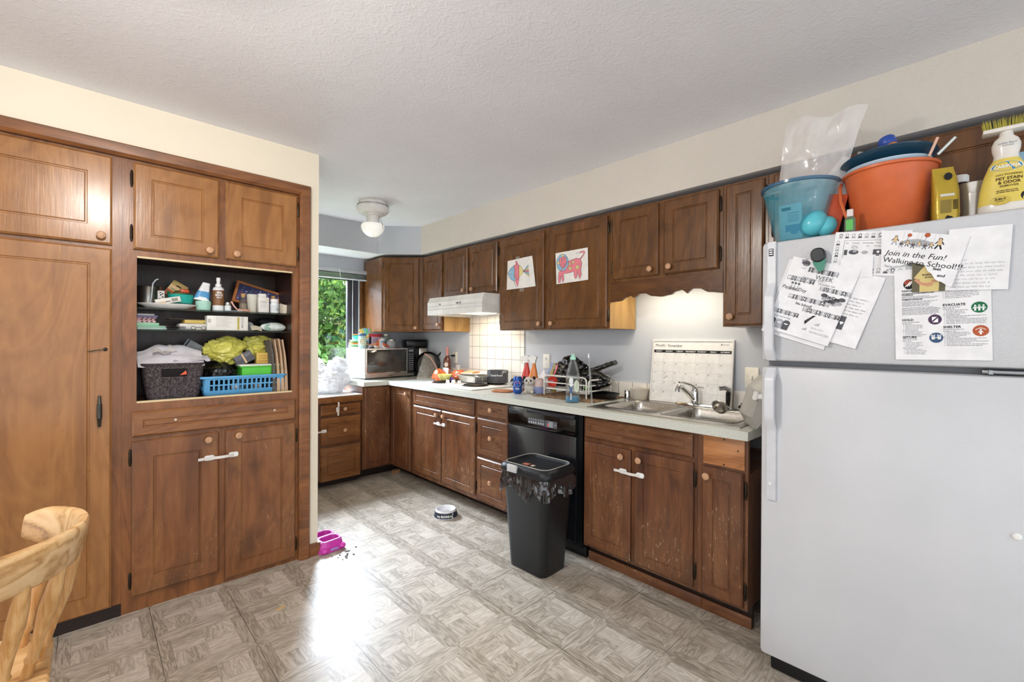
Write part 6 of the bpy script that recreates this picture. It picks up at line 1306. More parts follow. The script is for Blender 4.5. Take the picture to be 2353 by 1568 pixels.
mb = MB(); mb.tube([(-.045, -.008, .07), (-.040, .01, .10), (-.036, .02, .13), (-.030, .026, .155)], [.006, .008, .008, .010], 8, flat=.5); P(LD, 'handle', mb, RP)
mb = MB(); mb.ball((0, 0, .03), .028, 14, 10, (1, 1, .9), .2, 6); mb.tube([(0, 0, .045), (.006, 0, .075)], .011, 8); O('green_brush', mb, M('lime_plastic', '#74b83c', .35), 'lime green dish brush in the right end of the rack', 'brush', (2.440, 1.825, CZ + .053), R90)
mb = MB(); mb.box(-.05, .05, -.035, .035, 0, .105, .004); t = O('black_box', mb, M('black_matt_box', '#131318', .5), 'black printed box standing in the dish rack', 'box', (2.530, 2.130, CZ + .053), R90)
mb = MB(); mb.text('Class', .030, 0, .060, -.0357, 'CENTER', shear=.3); P(t, 'lettering', mb, M('pale_print'), smooth_angle=0)
BF = M('black_bin_film', '#0b0b0c', .22, coat=.5, spec=.6, bmp=.35, bscale=60)
def bb(name, label, loc, sc, seed, amp, rz=R90, f=1.5, ry=0):
    mb = MB(); crumple(mb, (0, 0, 0), sc, seed, amp, 64, 40, f); return O(name, mb, BF, label, 'bag', loc, rz, 'black bags piled on the dish rack', ry=ry, smooth_angle=30)
bb('black_bag', 'crumpled black bag bulging over the left of the dish rack', (2.545, 2.040, CZ + .165), (.135, .075, .085), 21, .32)
bb('black_bag', 'black bag heap low in the right of the dish rack', (2.500, 1.835, CZ + .105), (.120, .085, .052), 27, .3)
def roll(name, label, pts, r, seed, loc):
    mb = MB(); N = 60; P_ = []
    for i in range(N + 1):
        u = i / N * (len(pts) - 1); k = min(len(pts) - 2, int(u)); w = u - k; P_.append(tuple(pts[k][q] + (pts[k + 1][q] - pts[k][q]) * w for q in range(3)))
    mb.tube(P_, [r * (.75 + .25 * math.sin(PI * min(1, i / N * 1.6))) * (1 + .10 * noise.noise((i * .35, seed, 0))) for i in range(N + 1)], 18, flat=.62); 
    mb.v = [(x + .006 * noise.noise((x * 40, y * 40, z * 40)), y + .006 * noise.noise((x * 40 + 9, y * 40, z * 40)), z + .007 * (.3 - abs(noise.noise((x * 30, y * 30, z * 30 + 5))))) for x, y, z in mb.v]
    return O(name, mb, M('olive_black_film', '#25241c', .25, coat=.5, spec=.7, bmp=.8, bscale=45), label, 'bag roll', loc, R90, 'rolled black bin liners', smooth_angle=40)
roll('bin_liner_roll', 'upper rolled bin liner sticking out towards the calendar', [(-.03, 0, .0), (.10, .0, .035), (.20, .01, .075), (.285, .02, .105)], .036, 3, (2.55, 1.975, CZ + .135))
roll('bin_liner_roll', 'lower rolled bin liner curving down over the rack', [(.0, 0, .0), (.09, -.01, .045), (.17, -.01, .050), (.25, .0, .015)], .040, 8, (2.525, 1.96, CZ + .110))
GR = T('dark_pan', 'dark shallow pan lying under the right of the dish rack', 'pan', (2.475, 1.735, CZ + .008), R90)
mb = MB(); mb.lathe([(.085, 0), (.10, .004), (.128, .030), (.131, .032), (.126, .033), (.096, .010), (0, .008)], 40, c1=False, sy=.75); P(GR, 'pan', mb, M('black_nonstick'), smooth_angle=50)
mb = MB(); mb.tube([(-.04, -.10, .028), (-.08, -.115, .030), (-.115, -.118, .026)], .006, 8); P(GR, 'handle', mb, WHITE)
# --- clear bottle with blue liquid, wand
CBt = T('clear_bottle', 'large clear bottle with mint cap and blue liquid at the worktop front', 'bottle', (2.205, 1.760, CZ), -.85)
BP = [(.040, 0), (.044, .004), (.0445, .012), (.0445, .030), (.0435, .055), (.042, .10), (.0435, .135), (.0440, .16), (.041, .180), (.036, .20), (.026, .235), (.0205, .252), (.0165, .258), (.0162, .266)]
mb = MB(); mb.lathe(BP + [(.0150, .266), (.0150, .256), (.0248, .233), (.0425, .16), (.0405, .10), (.0428, .03), (.040, .005), (0, .004)], 36, c1=False); P(CBt, 'body', mb, M('clear_pet', '#e6eef0', .04, trans=.95, alpha=.35, ior=1.25), smooth_angle=60)
mb = MB(); mb.lathe([(.039, .0055), (.0418, .012), (.0418, .036), (0, .036)], 32, c1=False); P(CBt, 'liquid', mb, M('blue_soap', '#4a86a8', .1, alpha=.85), smooth_angle=50)
mb = MB(); mb.at((0, 0, .2664)); mb.lathe([(.0175, 0), (.018, .002), (.018, .016), (.013, .020), (.010, .026), (.0115, .029), (.0115, .034), (.009, .036)], 24); P(CBt, 'cap', mb, M('mint_cap', '#a9dccb', .35), smooth_angle=50)
mb = MB(); rect(mb, -.022, -.004, .060, .100, 1); disc(mb, -.012, .138, .013, .020, 0); poly(mb, [(-.028, .118), (.004, .118), (-.012, .098)], 0); disc(mb, .022, .105, .017, .038, 2)
mb.m = 0; mb.text('ULTRA', .0105, -.012, .120, -.0004, 'CENTER', bold=.0002) if False else None
for k in range(4): rect(mb, -.017, -.009, .052 - k * .010, .058 - k * .010, 0)
mb.v = [(x, -math.sqrt(max(1e-8, .0452 ** 2 - x * x)) + y, z) for x, y, z in mb.v]; P(CBt, 'label_print', mb, [M('white_label_print', '#e9eef0', .4, alpha=.9), M('label_dark_blue', '#3f5a86', .4, alpha=.9), M('label_pale_lime', '#d5dfcf', .4, alpha=.8)], smooth_angle=0)
WD = T('clear_wand', 'tall clear plastic stirring wand with steel tip standing by the sink', 'wand', (2.150, 1.572, CZ + .006), R90, None, 0, math.radians(-5))
mb = MB(); mb.tube([(0, 0, .0), (0, 0, .28)], .0052, 10); P(WD, 'rod', mb, M('clear_acrylic', '#cfd5d6', .05, trans=.8, alpha=.65, ior=1.4)); mb = MB(); mb.at((0, 0, .2802)).lathe([(.0062, 0), (.0065, .006), (.006, .020), (.003, .024)], 12); P(WD, 'tip', mb, CHROME)
# --- sink fittings
FA = T('faucet', 'chrome single lever faucet behind the sink divider', 'faucet', (2.592, 1.155, .9058), R90)
mb = MB(); mb.loft([[(p[0], p[1], z) for p in rrect(-.125 + i, .125 - i, -.028 + i, .028 - i, .026, 5)] for z, i in ((0, 0), (.008, 0), (.014, .006))]); P(FA, 'deck_plate', mb, CHROME)
mb = MB(); mb.at((0, 0, .0145)).lathe([(.026, 0), (.026, .02), (.024, .05), (.025, .07), (.020, .082), (.006, .088)], 24); P(FA, 'column', mb, CHROME, smooth_angle=50)
mb = MB(); mb.tube([(0, -.01, .035), (-.02, -.05, .075), (-.035, -.10, .115), (-.040, -.125, .120), (-.041, -.140, .105), (-.041, -.142, .090)], [.014, .014, .013, .013, .014, .015], 14); P(FA, 'spout', mb, CHROME)
mb = MB(); mb.tube([(0, .0, .10), (-.012, -.03, .125), (-.035, -.075, .140), (-.05, -.10, .142)], [.020, .016, .011, .008], 12, flat=.6); P(FA, 'lever', mb, CHROME)
SY = T('side_sprayer', 'black and chrome side sprayer right of the faucet', 'sprayer', (2.588, .970, .9058), R90)
mb = MB(); mb.lathe([(.024, 0), (.024, .006), (.016, .012), (.014, .022)], 20); P(SY, 'base', mb, CHROME, smooth_angle=50)
mb = MB(); mb.tube([(0, 0, .0225), (.002, 0, .06), (.004, -.004, .10)], [.011, .013, .013], 12); P(SY, 'grip', mb, BLACKG)
mb = MB(); mb.tube([(.012, .004, .085), (.006, .0, .112), (-.012, -.018, .122), (-.030, -.038, .118)], [.010, .014, .013, .013], 12); P(SY, 'nozzle', mb, CHROME)
ST_ = T('sink_strainer', 'steel sink strainer cup standing on the sink ledge', 'strainer', (2.512, .995, .9062), R90, None, -.9)
mb = MB(); mb.at((0, .0, .034)); mb.lathe([(.014, -.030), (.024, -.026), (.028, -.004), (.042, 0), (.043, .002), (.040, .003), (.026, -.001), (.022, -.022), (0, -.024)], 32, c1=False); P(ST_, 'cup', mb, STEEL, smooth_angle=50)
AG = T('air_gap', 'short chrome air gap cap at the left sink corner', 'air gap', (2.600, 1.615, CZ), R90)
mb = MB(); mb.lathe([(.024, 0), (.024, .003), (.020, .006), (.020, .050), (.017, .058), (.0, .060)], 24, c1=False); P(AG, 'cap', mb, CHROME, smooth_angle=50)
CN = T('soup_container', 'clear tub with brown liquid between the air gap and calendar', 'container', (2.612, 1.532, .9058), R90)
mb = MB(); mb.lathe([(.046, 0), (.048, .003), (.056, .060), (.060, .062), (.060, .067), (.056, .068), (.046, .006), (0, .004)], 32, c1=False); P(CN, 'tub', mb, M('cloudy_tub', '#ddd6c8', .2, alpha=.55, coat=.2), smooth_angle=50)
mb = MB(); mb.lathe([(.0455, .005), (.047, .022), (0, .022)], 28, c1=False); P(CN, 'liquid', mb, M('brown_broth', '#8a6a3f', .2), smooth_angle=50)
mb = MB(); mb.at((0, 0, .0683)); mb.lathe([(.060, 0), (.061, .003), (.040, .006), (.008, .006), (.006, .012), (.0, .013)], 32, c1=False); P(CN, 'lid', mb, M('cloudy_tub'), smooth_angle=50)
SB = T('dish_scrubber', 'black dish scrubber lying at the back right of the sink', 'scrubber', (2.600, .885, CZ + .0062), R90)
mb = MB(); crumple(mb, (0, 0, .018), (.030, .022, .018), 31, .25, 24, 16, 2, 0); P(SB, 'pad', mb, M('scrub_dark', '#2a2622', .9), smooth_angle=30); mb = MB(); mb.box(-.02, .05, -.012, .010, .030, .044, .005); P(SB, 'handle', mb, M('scrub_brown', '#4d3a2c', .5))
# --- whiteboard calendar
CA = T('whiteboard_calendar', 'whiteboard month calendar in a white frame leaning behind the faucet', 'calendar', (2.622, 1.4700, .9062), R90, None, -math.atan2(.045, .385))
mb = MB(); mb.box(.004, .501, .004, .010, .004, .388); P(CA, 'board', mb, M('whiteboard', '#e4e2e0', .25))
mb = MB(); mb.rects(0, .505, 0, .392, [(0, .012), (0, .001), (.003, -.001), (.009, -.001), (.010, .0045)], False, False); P(CA, 'frame', mb, M('frame_white', '#dddad6', .35), smooth_angle=20)
mb = MB(); gx0, gx1, gz0, gz1 = .012, .492, .012, .310
for k in range(8): a = gx0 + (gx1 - gx0) * k / 7; rect(mb, a - .0004, a + .0004, gz0, gz1, 1, .0036)
for k in range(6): b = gz0 + (gz1 - gz0) * k / 5; rect(mb, gx0, gx1, b - .0004, b + .0004, 1, .0036)
rect(mb, gx0, gx1, gz1, gz1 + .018, 0, .0035); mb.m = 2
for k, t in enumerate(('SUNDAY', 'MONDAY', 'TUESDAY', 'WEDNESDAY', 'THURSDAY', 'FRIDAY', 'SATURDAY')): mb.text(t, .0105, gx0 + (gx1 - gx0) * (k + .5) / 7, gz1 + .0055, .0031, 'CENTER', bold=.0002)
mb.m = 0; mb.text('Month:', .024, .020, .348, .0033); mb.text('November', .026, .102, .346, .0033, shear=.12, sx=.85); rect(mb, .43, .436, .360, .366, 0, .0034); mb.text('Boardwork', .0085, .438, .3605, .0033)
dn = 1
for r_ in range(5):
    for c_ in range(7):
        if dn > 30: break
        mb.text(str(dn), .0118, gx0 + (gx1 - gx0) * c_ / 7 + .005, gz0 + (gz1 - gz0) * (5 - r_) / 5 - .0135, .0033, shear=.1); dn += 1
mb.text('Thanksgiving', .0135, gx0 + (gx1 - gx0) * 4 / 7 + .002, gz0 + (gz1 - gz0) * 1.55 / 5, .0033, shear=.15, sx=.8)
for k in range(7): rect(mb, .080 + (k * 17 % 26) * .001, .084 + (k * 17 % 26) * .001, .262 + (k * 11 % 28) * .001, .2635 + (k * 11 % 28) * .001, 1, .0034); rect(mb, .086 + (k * 13 % 22) * .001, .091 + (k * 13 % 22) * .001, .150 + (k * 9 % 18) * .001, .152 + (k * 9 % 18) * .001, 0, .0034)
P(CA, 'printing', mb, [INK, M('grid_grey', '#a5a4a8', .6), M('white_print')], smooth_angle=0)
# --- tilted grill appliance by the refrigerator
GP = T('contact_grill', 'grey folding grill standing on edge between the sink and refrigerator', 'grill', (2.19, .722, CZ + .001), R90 + .55, None, 0, math.radians(14))
GY = M('warm_grey_plastic', '#a5a29c', .4)
mb = MB(); mb.loft([[(x, y, z) for x, z in poly_] for y, poly_ in ((-.105, ((-.030, .05), (.0, .006), (.022, .06), (.028, .19), (.004, .20), (-.026, .15))), (-.06, ((-.046, .05), (-.004, .0), (.022, .02), (.036, .22), (.004, .235), (-.040, .17))), (.06, ((-.046, .05), (-.004, .0), (.022, .02), (.036, .235), (.004, .250), (-.040, .18))), (.10, ((-.030, .05), (.0, .006), (.022, .06), (.028, .21), (.004, .22), (-.026, .16))))]); P(GP, 'lid_shell', mb, GY, smooth_angle=25)
mb = MB(); mb.box(.030, .052, -.09, .09, .03, .20, .008); P(GP, 'hot_plate', mb, M('charcoal_plate', '#34353a', .45))
mb = MB(); mb.box(-.048, -.030, -.112, -.085, .125, .165, .006); mb.x = Matrix.Identity(4); P(GP, 'latch_clip', mb, WHITE)
mb = MB(); mb.tube([(-.035, -.10, .145), (-.01, -.115, .150), (.045, -.118, .152)], .009, 8, flat=1.4); P(GP, 'strap', mb, WHITE)
# --- white grocery bag on the desk
GBg = T('grocery_bag', 'white plastic grocery bag heaped on the low desk under the window', 'bag', (1.605, 4.13, .7945), 0)
def gfilm(): return M('white_bag_film', '#ececf0', .3, alpha=.92, coat=.3)
mb = MB(); crumple(mb, (0, 0, .105), (.185, .12, .13), 41, .26, 80, 52, 1.7, 0); P(GBg, 'body', mb, gfilm(), smooth_angle=28)
mb = MB(); crumple(mb, (.10, .0, .24), (.085, .055, .07), 44, .42, 50, 34, 2.0); P(GBg, 'knot', mb, gfilm(), smooth_angle=28)
mb = MB(); crumple(mb, (-.10, .0, .23), (.065, .055, .075), 47, .42, 50, 34, 2.0); P(GBg, 'handle_loop', mb, gfilm(), smooth_angle=28)
mb = MB(); mb.box(-.05, .05, -.04, .04, 0, .30, .004); O('white_carton', mb, M('white_box_card'), 'white carton behind the grocery bag on the desk', 'box', (1.43, 4.35, .7945), .0)
# ================================================================== drawings taped to the wall cupboards
def drawing(name, label, y, z, quad, draw, tapes):
    """quad: corners TL,TR,BR,BL in local x (towards the camera end) and z, relative to the TL corner"""
    mb = MB()
    def f(u, v):
        a = [quad[0][k] + (quad[1][k] - quad[0][k]) * u for k in (0, 1)]; b = [quad[3][k] + (quad[2][k] - quad[3][k]) * u for k in (0, 1)]
        return (a[0] + (b[0] - a[0]) * v, -.002 - .004 * abs(math.sin(u * 3.1 + v)) * v, a[1] + (b[1] - a[1]) * v)
    mb.sheet(10, 10, f); o = O(name, mb, M('drawing_paper', '#e3dfd9', .7), label, 'drawing', (2.348, y, z), R90, "children's drawings on the cupboards", smooth_angle=60)
    m2 = MB(); draw(m2); w = quad[1][0]; h = -quad[3][1]
    nv = []
    for a, b, c in m2.v: p = f(min(1, max(0, a)), min(1, max(0, c))); nv.append((p[0], p[1] - .0007 + b, p[2]))
    m2.v = nv; P(o, 'crayon_drawing', m2, [M('crayon_dark', '#3b4252', .8), M('crayon_pink', '#dd7f8a', .8), M('crayon_blue', '#8db4cc', .8), M('crayon_yellow', '#e0cf8e', .8), M('crayon_white', '#f0ece6', .8)], smooth_angle=0)
    for (x0, x1, z0, z1) in tapes:
        mb = MB(); mb.add([(x0, -.0016, z0), (x1, -.0016, z0), (x1, -.0016, z1), (x0, -.0016, z1)], [(0, 1, 2, 3)]); P(o, 'tape', mb, M('clear_tape', '#b9b2a8', .25, alpha=.35))
def outl(mb, pts, mi, w=.010, fill=True):
    if fill: poly(mb, pts, mi)
    stroke(mb, pts + [pts[0]], w, 0, -.0002)
def ell(cx, cy, rx, ry, n=22): return [(cx + rx * math.cos(2 * PI * k / n), cy + ry * math.sin(2 * PI * k / n)) for k in range(n)]
def fish(mb):   # coordinates run 0..1 across and 0..1 down
    outl(mb, [(.02, .42), (.12, .28), (.26, .20), (.30, .42), (.26, .52), (.32, .62), (.28, .74), (.16, .66), (.06, .54)], 2)
    outl(mb, [(.26, .20), (.40, .17), (.47, .22), (.46, .66), (.34, .72), (.32, .62), (.27, .54), (.31, .46)], 1)
    outl(mb, [(.47, .22), (.56, .30), (.62, .44), (.60, .50), (.46, .64)], 3)
    for k in range(5): outl(mb, [(.61, .45), (.82, .26 + k * .085), (.82, .33 + k * .085)], (2, 3, 1, 2, 3)[k], .007)
    outl(mb, [(.34, .18), (.33, .04), (.42, .12), (.42, .17)], 1, .008); outl(mb, [(.30, .72), (.40, .95), (.46, .66)], 1, .008); stroke(mb, [(.26, .72), (.34, .95)], .01, 0)
    outl(mb, ell(.12, .40, .035, .035, 12), 4, .008); outl(mb, [(.06, .50), (.12, .52), (.09, .58)], 4, .006)
def lion(mb):
    outl(mb, [(.36, .36), (.50, .30), (.66, .27), (.78, .32), (.82, .46), (.78, .66), (.80, .80), (.74, .95), (.70, .80), (.68, .68), (.66, .86), (.62, .92), (.58, .84), (.57, .68), (.40, .70), (.25, .70), (.26, .90), (.22, .97), (.19, .86), (.17, .74), (.14, .95), (.08, .97), (.07, .80), (.10, .62), (.20, .55)], 1)
    outl(mb, [(.78, .34), (.88, .22), (.93, .12), (.88, .08), (.76, .10), (.75, .13), (.88, .13), (.86, .20), (.76, .30)], 1, .007); outl(mb, ell(.69, .11, .03, .022, 12), 4, .008)
    outl(mb, ell(.22, .34, .19, .27), 2); outl(mb, [(.12, .20), (.24, .15), (.36, .19), (.35, .38), (.31, .49), (.20, .50), (.13, .40)], 1)
    for a, b in ((.20, .25), (.29, .22)): disc(mb, a, b, .014, .018, 0, -.0003)
    stroke(mb, [(.16, .40), (.21, .43), (.25, .36), (.29, .42), (.34, .38)], .008, 0, -.0003); outl(mb, [(.20, .08), (.27, .07), (.27, .16), (.21, .16)], 3, .006); outl(mb, [(.05, .30), (.12, .28), (.13, .36), (.06, .38)], 3, .006)
    for a, b, r in ((.45, .42, .04), (.56, .38, .045), (.46, .56, .055), (.68, .56, .058)):
        outl(mb, ell(a, b, r, r * 1.05, 14), 3, .008); stroke(mb, [(a - r * .7, b), (a + r * .7, b)], .006, 0, -.0003); stroke(mb, [(a, b - r * .7), (a, b + r * .7)], .006, 0, -.0003)
drawing('fish_drawing', "child's drawing of a striped fish taped to the left of the two doors", 2.514, 1.895, [(0, 0), (.261, .008), (.300, -.218), (-.006, -.222)], fish, [(.09, .13, -.005, .022), (.13, .18, -.245, -.215)])
drawing('lion_drawing', "child's drawing of a pink spotted lion taped to the right door", 2.031, 1.889, [(0, 0), (.275, .001), (.283, -.209), (.013, -.216)], lion, [])
# ================================================================== ceiling fan motor with globe
CF = T('ceiling_light', 'white bladeless ceiling fan motor with frosted globe light', 'ceiling light', (1.665, 3.375, 2.3878))
WE = M('fan_white_enamel', '#dedcd9', .35)
mb = MB(); mb.lathe([(.105, 0), (.108, -.004), (.108, -.026), (.118, -.032), (.128, -.052), (.126, -.070), (.108, -.090), (.085, -.098), (.0, -.098)], 40, c1=False); mt = P(CF, 'motor_housing', mb, WE, smooth_angle=40)
mb = MB()
for k in range(60): a = 2 * PI * k / 60; mb.at((.1185 * math.cos(a), .1185 * math.sin(a), -.0325), rz=a); mb.box(-.002, .002, -.0035, .0035, -.002, .003)
P(mt, 'vent_slots', mb, M('slot_dark', '#5a5653', .7))
mb = MB(); mb.lathe([(.078, -.0982), (.080, -.103), (.076, -.108), (.050, -.112), (.047, -.165), (.052, -.168), (0, -.168)], 32, c1=False); P(CF, 'switch_cup', mb, WE, smooth_angle=40)
mb = MB(); mb.lathe([(.055, -.1684), (.082, -.176), (.092, -.192), (.090, -.212), (.076, -.240), (.052, -.264), (.026, -.276), (.0, -.278)], 36, c1=False); P(CF, 'globe', mb, M('opal_glass', '#f2f1ec', .18, emit=.25, coat=.4), smooth_angle=60)
mb = MB(); mb.tube([(.03, -.045, -.135), (.035, -.062, -.14), (.038, -.082, -.175), (.039, -.100, -.225)], .0016, 6); P(CF, 'pull_chain', mb, M('dark_chain', '#3f3a36', .4, metal=.6))
# ================================================================== floor: bin, bowls, crumbs
BN = T('waste_bin', 'black waste bin with liner and lid in front of the dishwasher', 'bin', (1.872, 1.745, .0005), R90 + .04)
BK_ = M('bin_black', '#15171b', .40, bmp=.15, bscale=300)
def binL(hx, hy, r, z, n=6): return [(p[0], p[1], z) for p in rrect(-hx, hx, -hy, hy, r, n)]
mb = MB(); mb.loft([binL(.128, .098, .035, 0), binL(.133, .103, .04, .006), binL(.163, .128, .045, .50), binL(.172, .136, .05, .515), binL(.174, .138, .05, .585)]); P(BN, 'body', mb, BK_, smooth_angle=40)
mb = MB(); rr = random.Random(2); n_ = 160
base = even(rrect(-.1765, .1765, -.1405, .1405, .05, 8), 180)
def drop(k): a = k / len(base); return .100 + .024 * math.sin(a * 2 * PI * 7) + .020 * noise.noise((a * 30, 3, 0)) + (.055 * math.exp(-((a - .93) / .016) ** 2) if True else 0)
loops = []
for v in range(9):
    L = []
    for k, (x, y) in enumerate(base):
        w = v / 8; dz = drop(k) * w; fl = 1 + .010 * math.sin(w * PI) + (.055 + .07 * abs(noise.noise((k * .22, 1.5, 0)))) * w * (.6 + .5 * math.sin(k * .9)) ; s = 1 + (.034 * noise.noise((k * .33, w * 3.2, 5)) + .022 * noise.noise((k * .8, w * 6, 2))) * (w > 0)
        L.append((x * (1 + (fl - 1) * .9) * s, y * (1 + (fl - 1) * .9) * s, .583 - dz))
    loops.append(L)
mb.loft(loops, False, False); P(BN, 'liner', mb, M('glossy_bin_liner', '#17171a', .22, coat=.8, spec=.8), smooth_angle=16)
LID = P(BN, 'lid', MB().loft([binL(.180, .144, .055, .586), binL(.183, .147, .055, .592), binL(.183, .147, .055, .612), binL(.176, .140, .055, .628), binL(.160, .124, .05, .640), binL(.156, .120, .05, .640), binL(.146, .110, .045, .628), binL(.140, .104, .04, .624)]), BK_, smooth_angle=35)
mb = MB(); mb.tube([(p[0], p[1], .6405) for p in rrect(-.158, .158, -.122, .122, .05, 6)], .003, 6, closed=True); P(LID, 'lid_trim', mb, M('pale_trim', '#a8a49a', .3))
mb = MB(); mb.box(-.095, -.025, -.158, -.140, .596, .640, .004); P(LID, 'lid_clip', mb, M('clip_light_grey', '#bfbfc2', .35))
mb = MB(); rect(mb, -.07, -.01, -.06, -.025, 0); rect(mb, -.028, .012, -.058, -.03, 1); mb.v = [(x, z, .6247) for x, y, z in mb.v]; P(LID, 'sticker', mb, [M('sticker_red', '#b5604c', .5), M('sticker_pale', '#cfbfae', .5)], smooth_angle=0)
for o_ in [c for c in BN.children_recursive]: o_.data.transform(Matrix.Diagonal((1, 1, .925, 1)))
DB = T('dog_bowl', 'white and navy dog bowl on the floor by the cupboards', 'bowl', (1.905, 2.690, .0005), -.80)
mb = MB(); mb.lathe([(.086, 0), (.088, .003), (.074, .050), (.070, .055), (.066, .054), (.054, .016), (0, .012)], 40, c1=False); P(DB, 'dish', mb, M('white_melamine', '#e3e2e4', .25), smooth_angle=50)
mb = MB(); mb.lathe([(.0875, .006), (.0768, .043)], 40, c0=False, c1=False); P(DB, 'band', mb, M('navy_band', '#2a2f3d', .4), smooth_angle=50)
mb = MB(); mb.text('my BOWL is', .019, -.046, .016, 0, bold=.0006); ell_ = [(.036 + .012 * math.cos(a), .022 + .008 * math.sin(a)) for a in [2 * PI * k / 14 for k in range(14)]]; poly(mb, ell_, 1); rect(mb, .056, .060, .010, .036, 0); disc(mb, .058, .010, .005, .004, 0); disc(mb, .058, .036, .005, .004, 0)
def dbw(x, z): r_ = .0878 - (z - .006) * .29 + .0008; s_ = x / r_; return (r_ * math.sin(s_), -r_ * math.cos(s_), z)
mb.v = [dbw(x * 1.15, z) for x, y, z in mb.v]; P(DB, 'lettering', mb, [M('white_print'), M('olive_green_print', '#7d8a5a', .5)], smooth_angle=0)
PF = T('pet_feeder', 'magenta double pet feeder bowl beside the wall corner', 'pet bowl', (1.082, 2.765, .0005), math.radians(6))
MG = M('magenta_plastic', '#c73aa6', .3, coat=.2)
def pfl(i, z, r=.03): return [(p[0], p[1], z) for p in rrect(-.066 - i, .066 + i, -.055 - i, .125 + i, r, 5)]
mb = MB(); mb.loft([pfl(.016, 0, .04), pfl(.018, .004, .04), pfl(.012, .012, .04), pfl(.004, .045), pfl(0, .060)], True, False); P(PF, 'base', mb, MG, smooth_angle=40)
mb = MB(); mb.cells([-.0655, -.052, .052, .0655], [-.0545, -.042, .026, .046, .114, .1245], lambda i, j: not (i == 1 and j in (1, 3)) and not (i in (0, 2) and j in (0, 4)), .0585, .0605, 'z'); P(PF, 'deck', mb, M('pink_rim', '#d46fc0', .3), smooth_angle=0)
for y0, y1 in ((-.046, .030), (.042, .118)):
    L = lambda i, z: [(p[0], p[1], z) for p in rrect(-.056 + i, .056 - i, y0 + i, y1 - i, .022, 5)]
    mb = MB(); mb.loft([L(-.006, .0607), L(-.005, .065), L(.001, .066), L(.003, .0645)], False, False); P(PF, 'bowl_rim', mb, M('pink_rim'), smooth_angle=40)
    mb = MB(); mb.loft([L(.003, .0643), L(.006, .050), L(.014, .018), L(.018, .016)], False, True); P(PF, 'bowl_basin', mb, M('deep_magenta', '#b5329a', .35), smooth_angle=40)
for x, y in ((-.055, -.062), (.055, -.062)): mb = MB(); mb.ball((x, y, .018), .022, 14, 10, (1, 1, .8)); mb.v = [(a, b, max(0, c)) for a, b, c in mb.v]; P(PF, 'foot', mb, MG, smooth_angle=50)
mb = MB(); mb.box(-.022, .026, -.0752, -.070, .010, .024, .002); P(PF, 'label', mb, M('lavender_label', '#a988c9', .4))
rr = random.Random(4)
for k, (x, y) in enumerate(((1.095, 2.625), (1.075, 2.600), (1.055, 2.640), (1.12, 2.59), (1.135, 2.610), (1.085, 2.560), (1.15, 2.645), (1.11, 2.565), (1.21, 2.66), (1.19, 2.83), (1.16, 2.58))):
    mb = MB(); s_ = (.006, .005, .005, .012, .007, .005, .016, .007, .006, .007, .009)[k]; mb.lathe([(s_, 0), (s_ * 1.1, .002), (s_ * .7, .004)], 7, sy=.6); O('kibble_crumb', mb, M('crumb_grey', '#5f5a55', .8), 'grey pet food crumb on the floor in front of the magenta feeder', 'crumb', (x, y, .0004), rr.random() * 3, 'pet food crumbs on the floor')
mb = MB(); mb.prism([(-.045, -.02), (.045, -.01), (.04, .02), (-.01, .035), (-.04, .01)], 0, .028); O('wood_wedge', mb, M('pinkish_wood', '#b98a66', .6, var=.1), 'pinkish wooden wedge on the floor in the cupboard corner', 'wedge', (2.165, 3.885, .0005), .2, smooth_angle=20)
mb = MB(); mb.prism([(-.022, -.006), (.020, -.009), (.026, .004), (-.012, .010)], 0, .003); O('wood_chip', mb, M('tan_chip', '#cfae7a', .6), 'tan wood chip on the floor in front of the hutch', 'chip', (.672, 2.300, .0004), .3, smooth_angle=20)
# ================================================================== oak chair, lower left: local x across, y towards the back
CH = T('oak_chair', 'blond oak captain chair with curved back rail at the lower left', 'chair', (-.268, 1.792, 0.02), math.radians(0))
def rail_pt(a, R_=.255): return (R_ * math.cos(a), R_ * .92 * math.sin(a))
mb = MB(); N = 48; loops = []
for k in range(N + 1):
    a = math.radians(-158 + 216 * k / N); x, y = rail_pt(a); nx, ny = math.cos(a), math.sin(a)
    e = max(0, abs(k / N - .5) * 2 - .86) / .14; hh = .050 * (1 - .35 * e ** 2) * (1 + .12 * math.cos((k / N - .5) * PI)); tt = .016 * (1 - .3 * e ** 2)
    zc = .700 + .0 * k; lean = .20
    L = []
    for q in range(14):
        t = 2 * PI * q / 14; ct, st = math.cos(t), math.sin(t); ct = math.copysign(abs(ct) ** .55, ct); st = math.copysign(abs(st) ** .7, st)
        r_ = ct * tt + st * hh * lean; L.append((x + nx * r_, y + ny * r_, zc + st * hh))
    loops.append(L)
mb.loft(loops); P(CH, 'back_rail', mb, OAKX, smooth_angle=60)
mb = MB(); mb.loft([[(p[0], p[1], z) for p in rrect(-.20 + i, .20 - i, -.20 + i, .19 - i, .09, 6)] for z, i in ((.345, .02), (.350, .004), (.370, 0), (.380, .006), (.382, .02))]); P(CH, 'seat', mb, OAKX, smooth_angle=50)
for k in range(9):
    a = math.radians(-140 + 180 * k / 8); x1, y1 = rail_pt(a, .250); x0, y0 = rail_pt(a, .175)
    mb = MB(); pr = [(0, .012), (.12, .011), (.16, .015), (.19, .011), (.34, .012), (.62, .019), (.80, .017), (1, .011)] 
    mb.tube([(x0 + (x1 - x0) * u, y0 + (y1 - y0) * u, .380 + .285 * u) for u, r in pr], [r * 1.05 for u, r in pr], 12); P(CH, 'spindle', mb, OAK, smooth_angle=60)
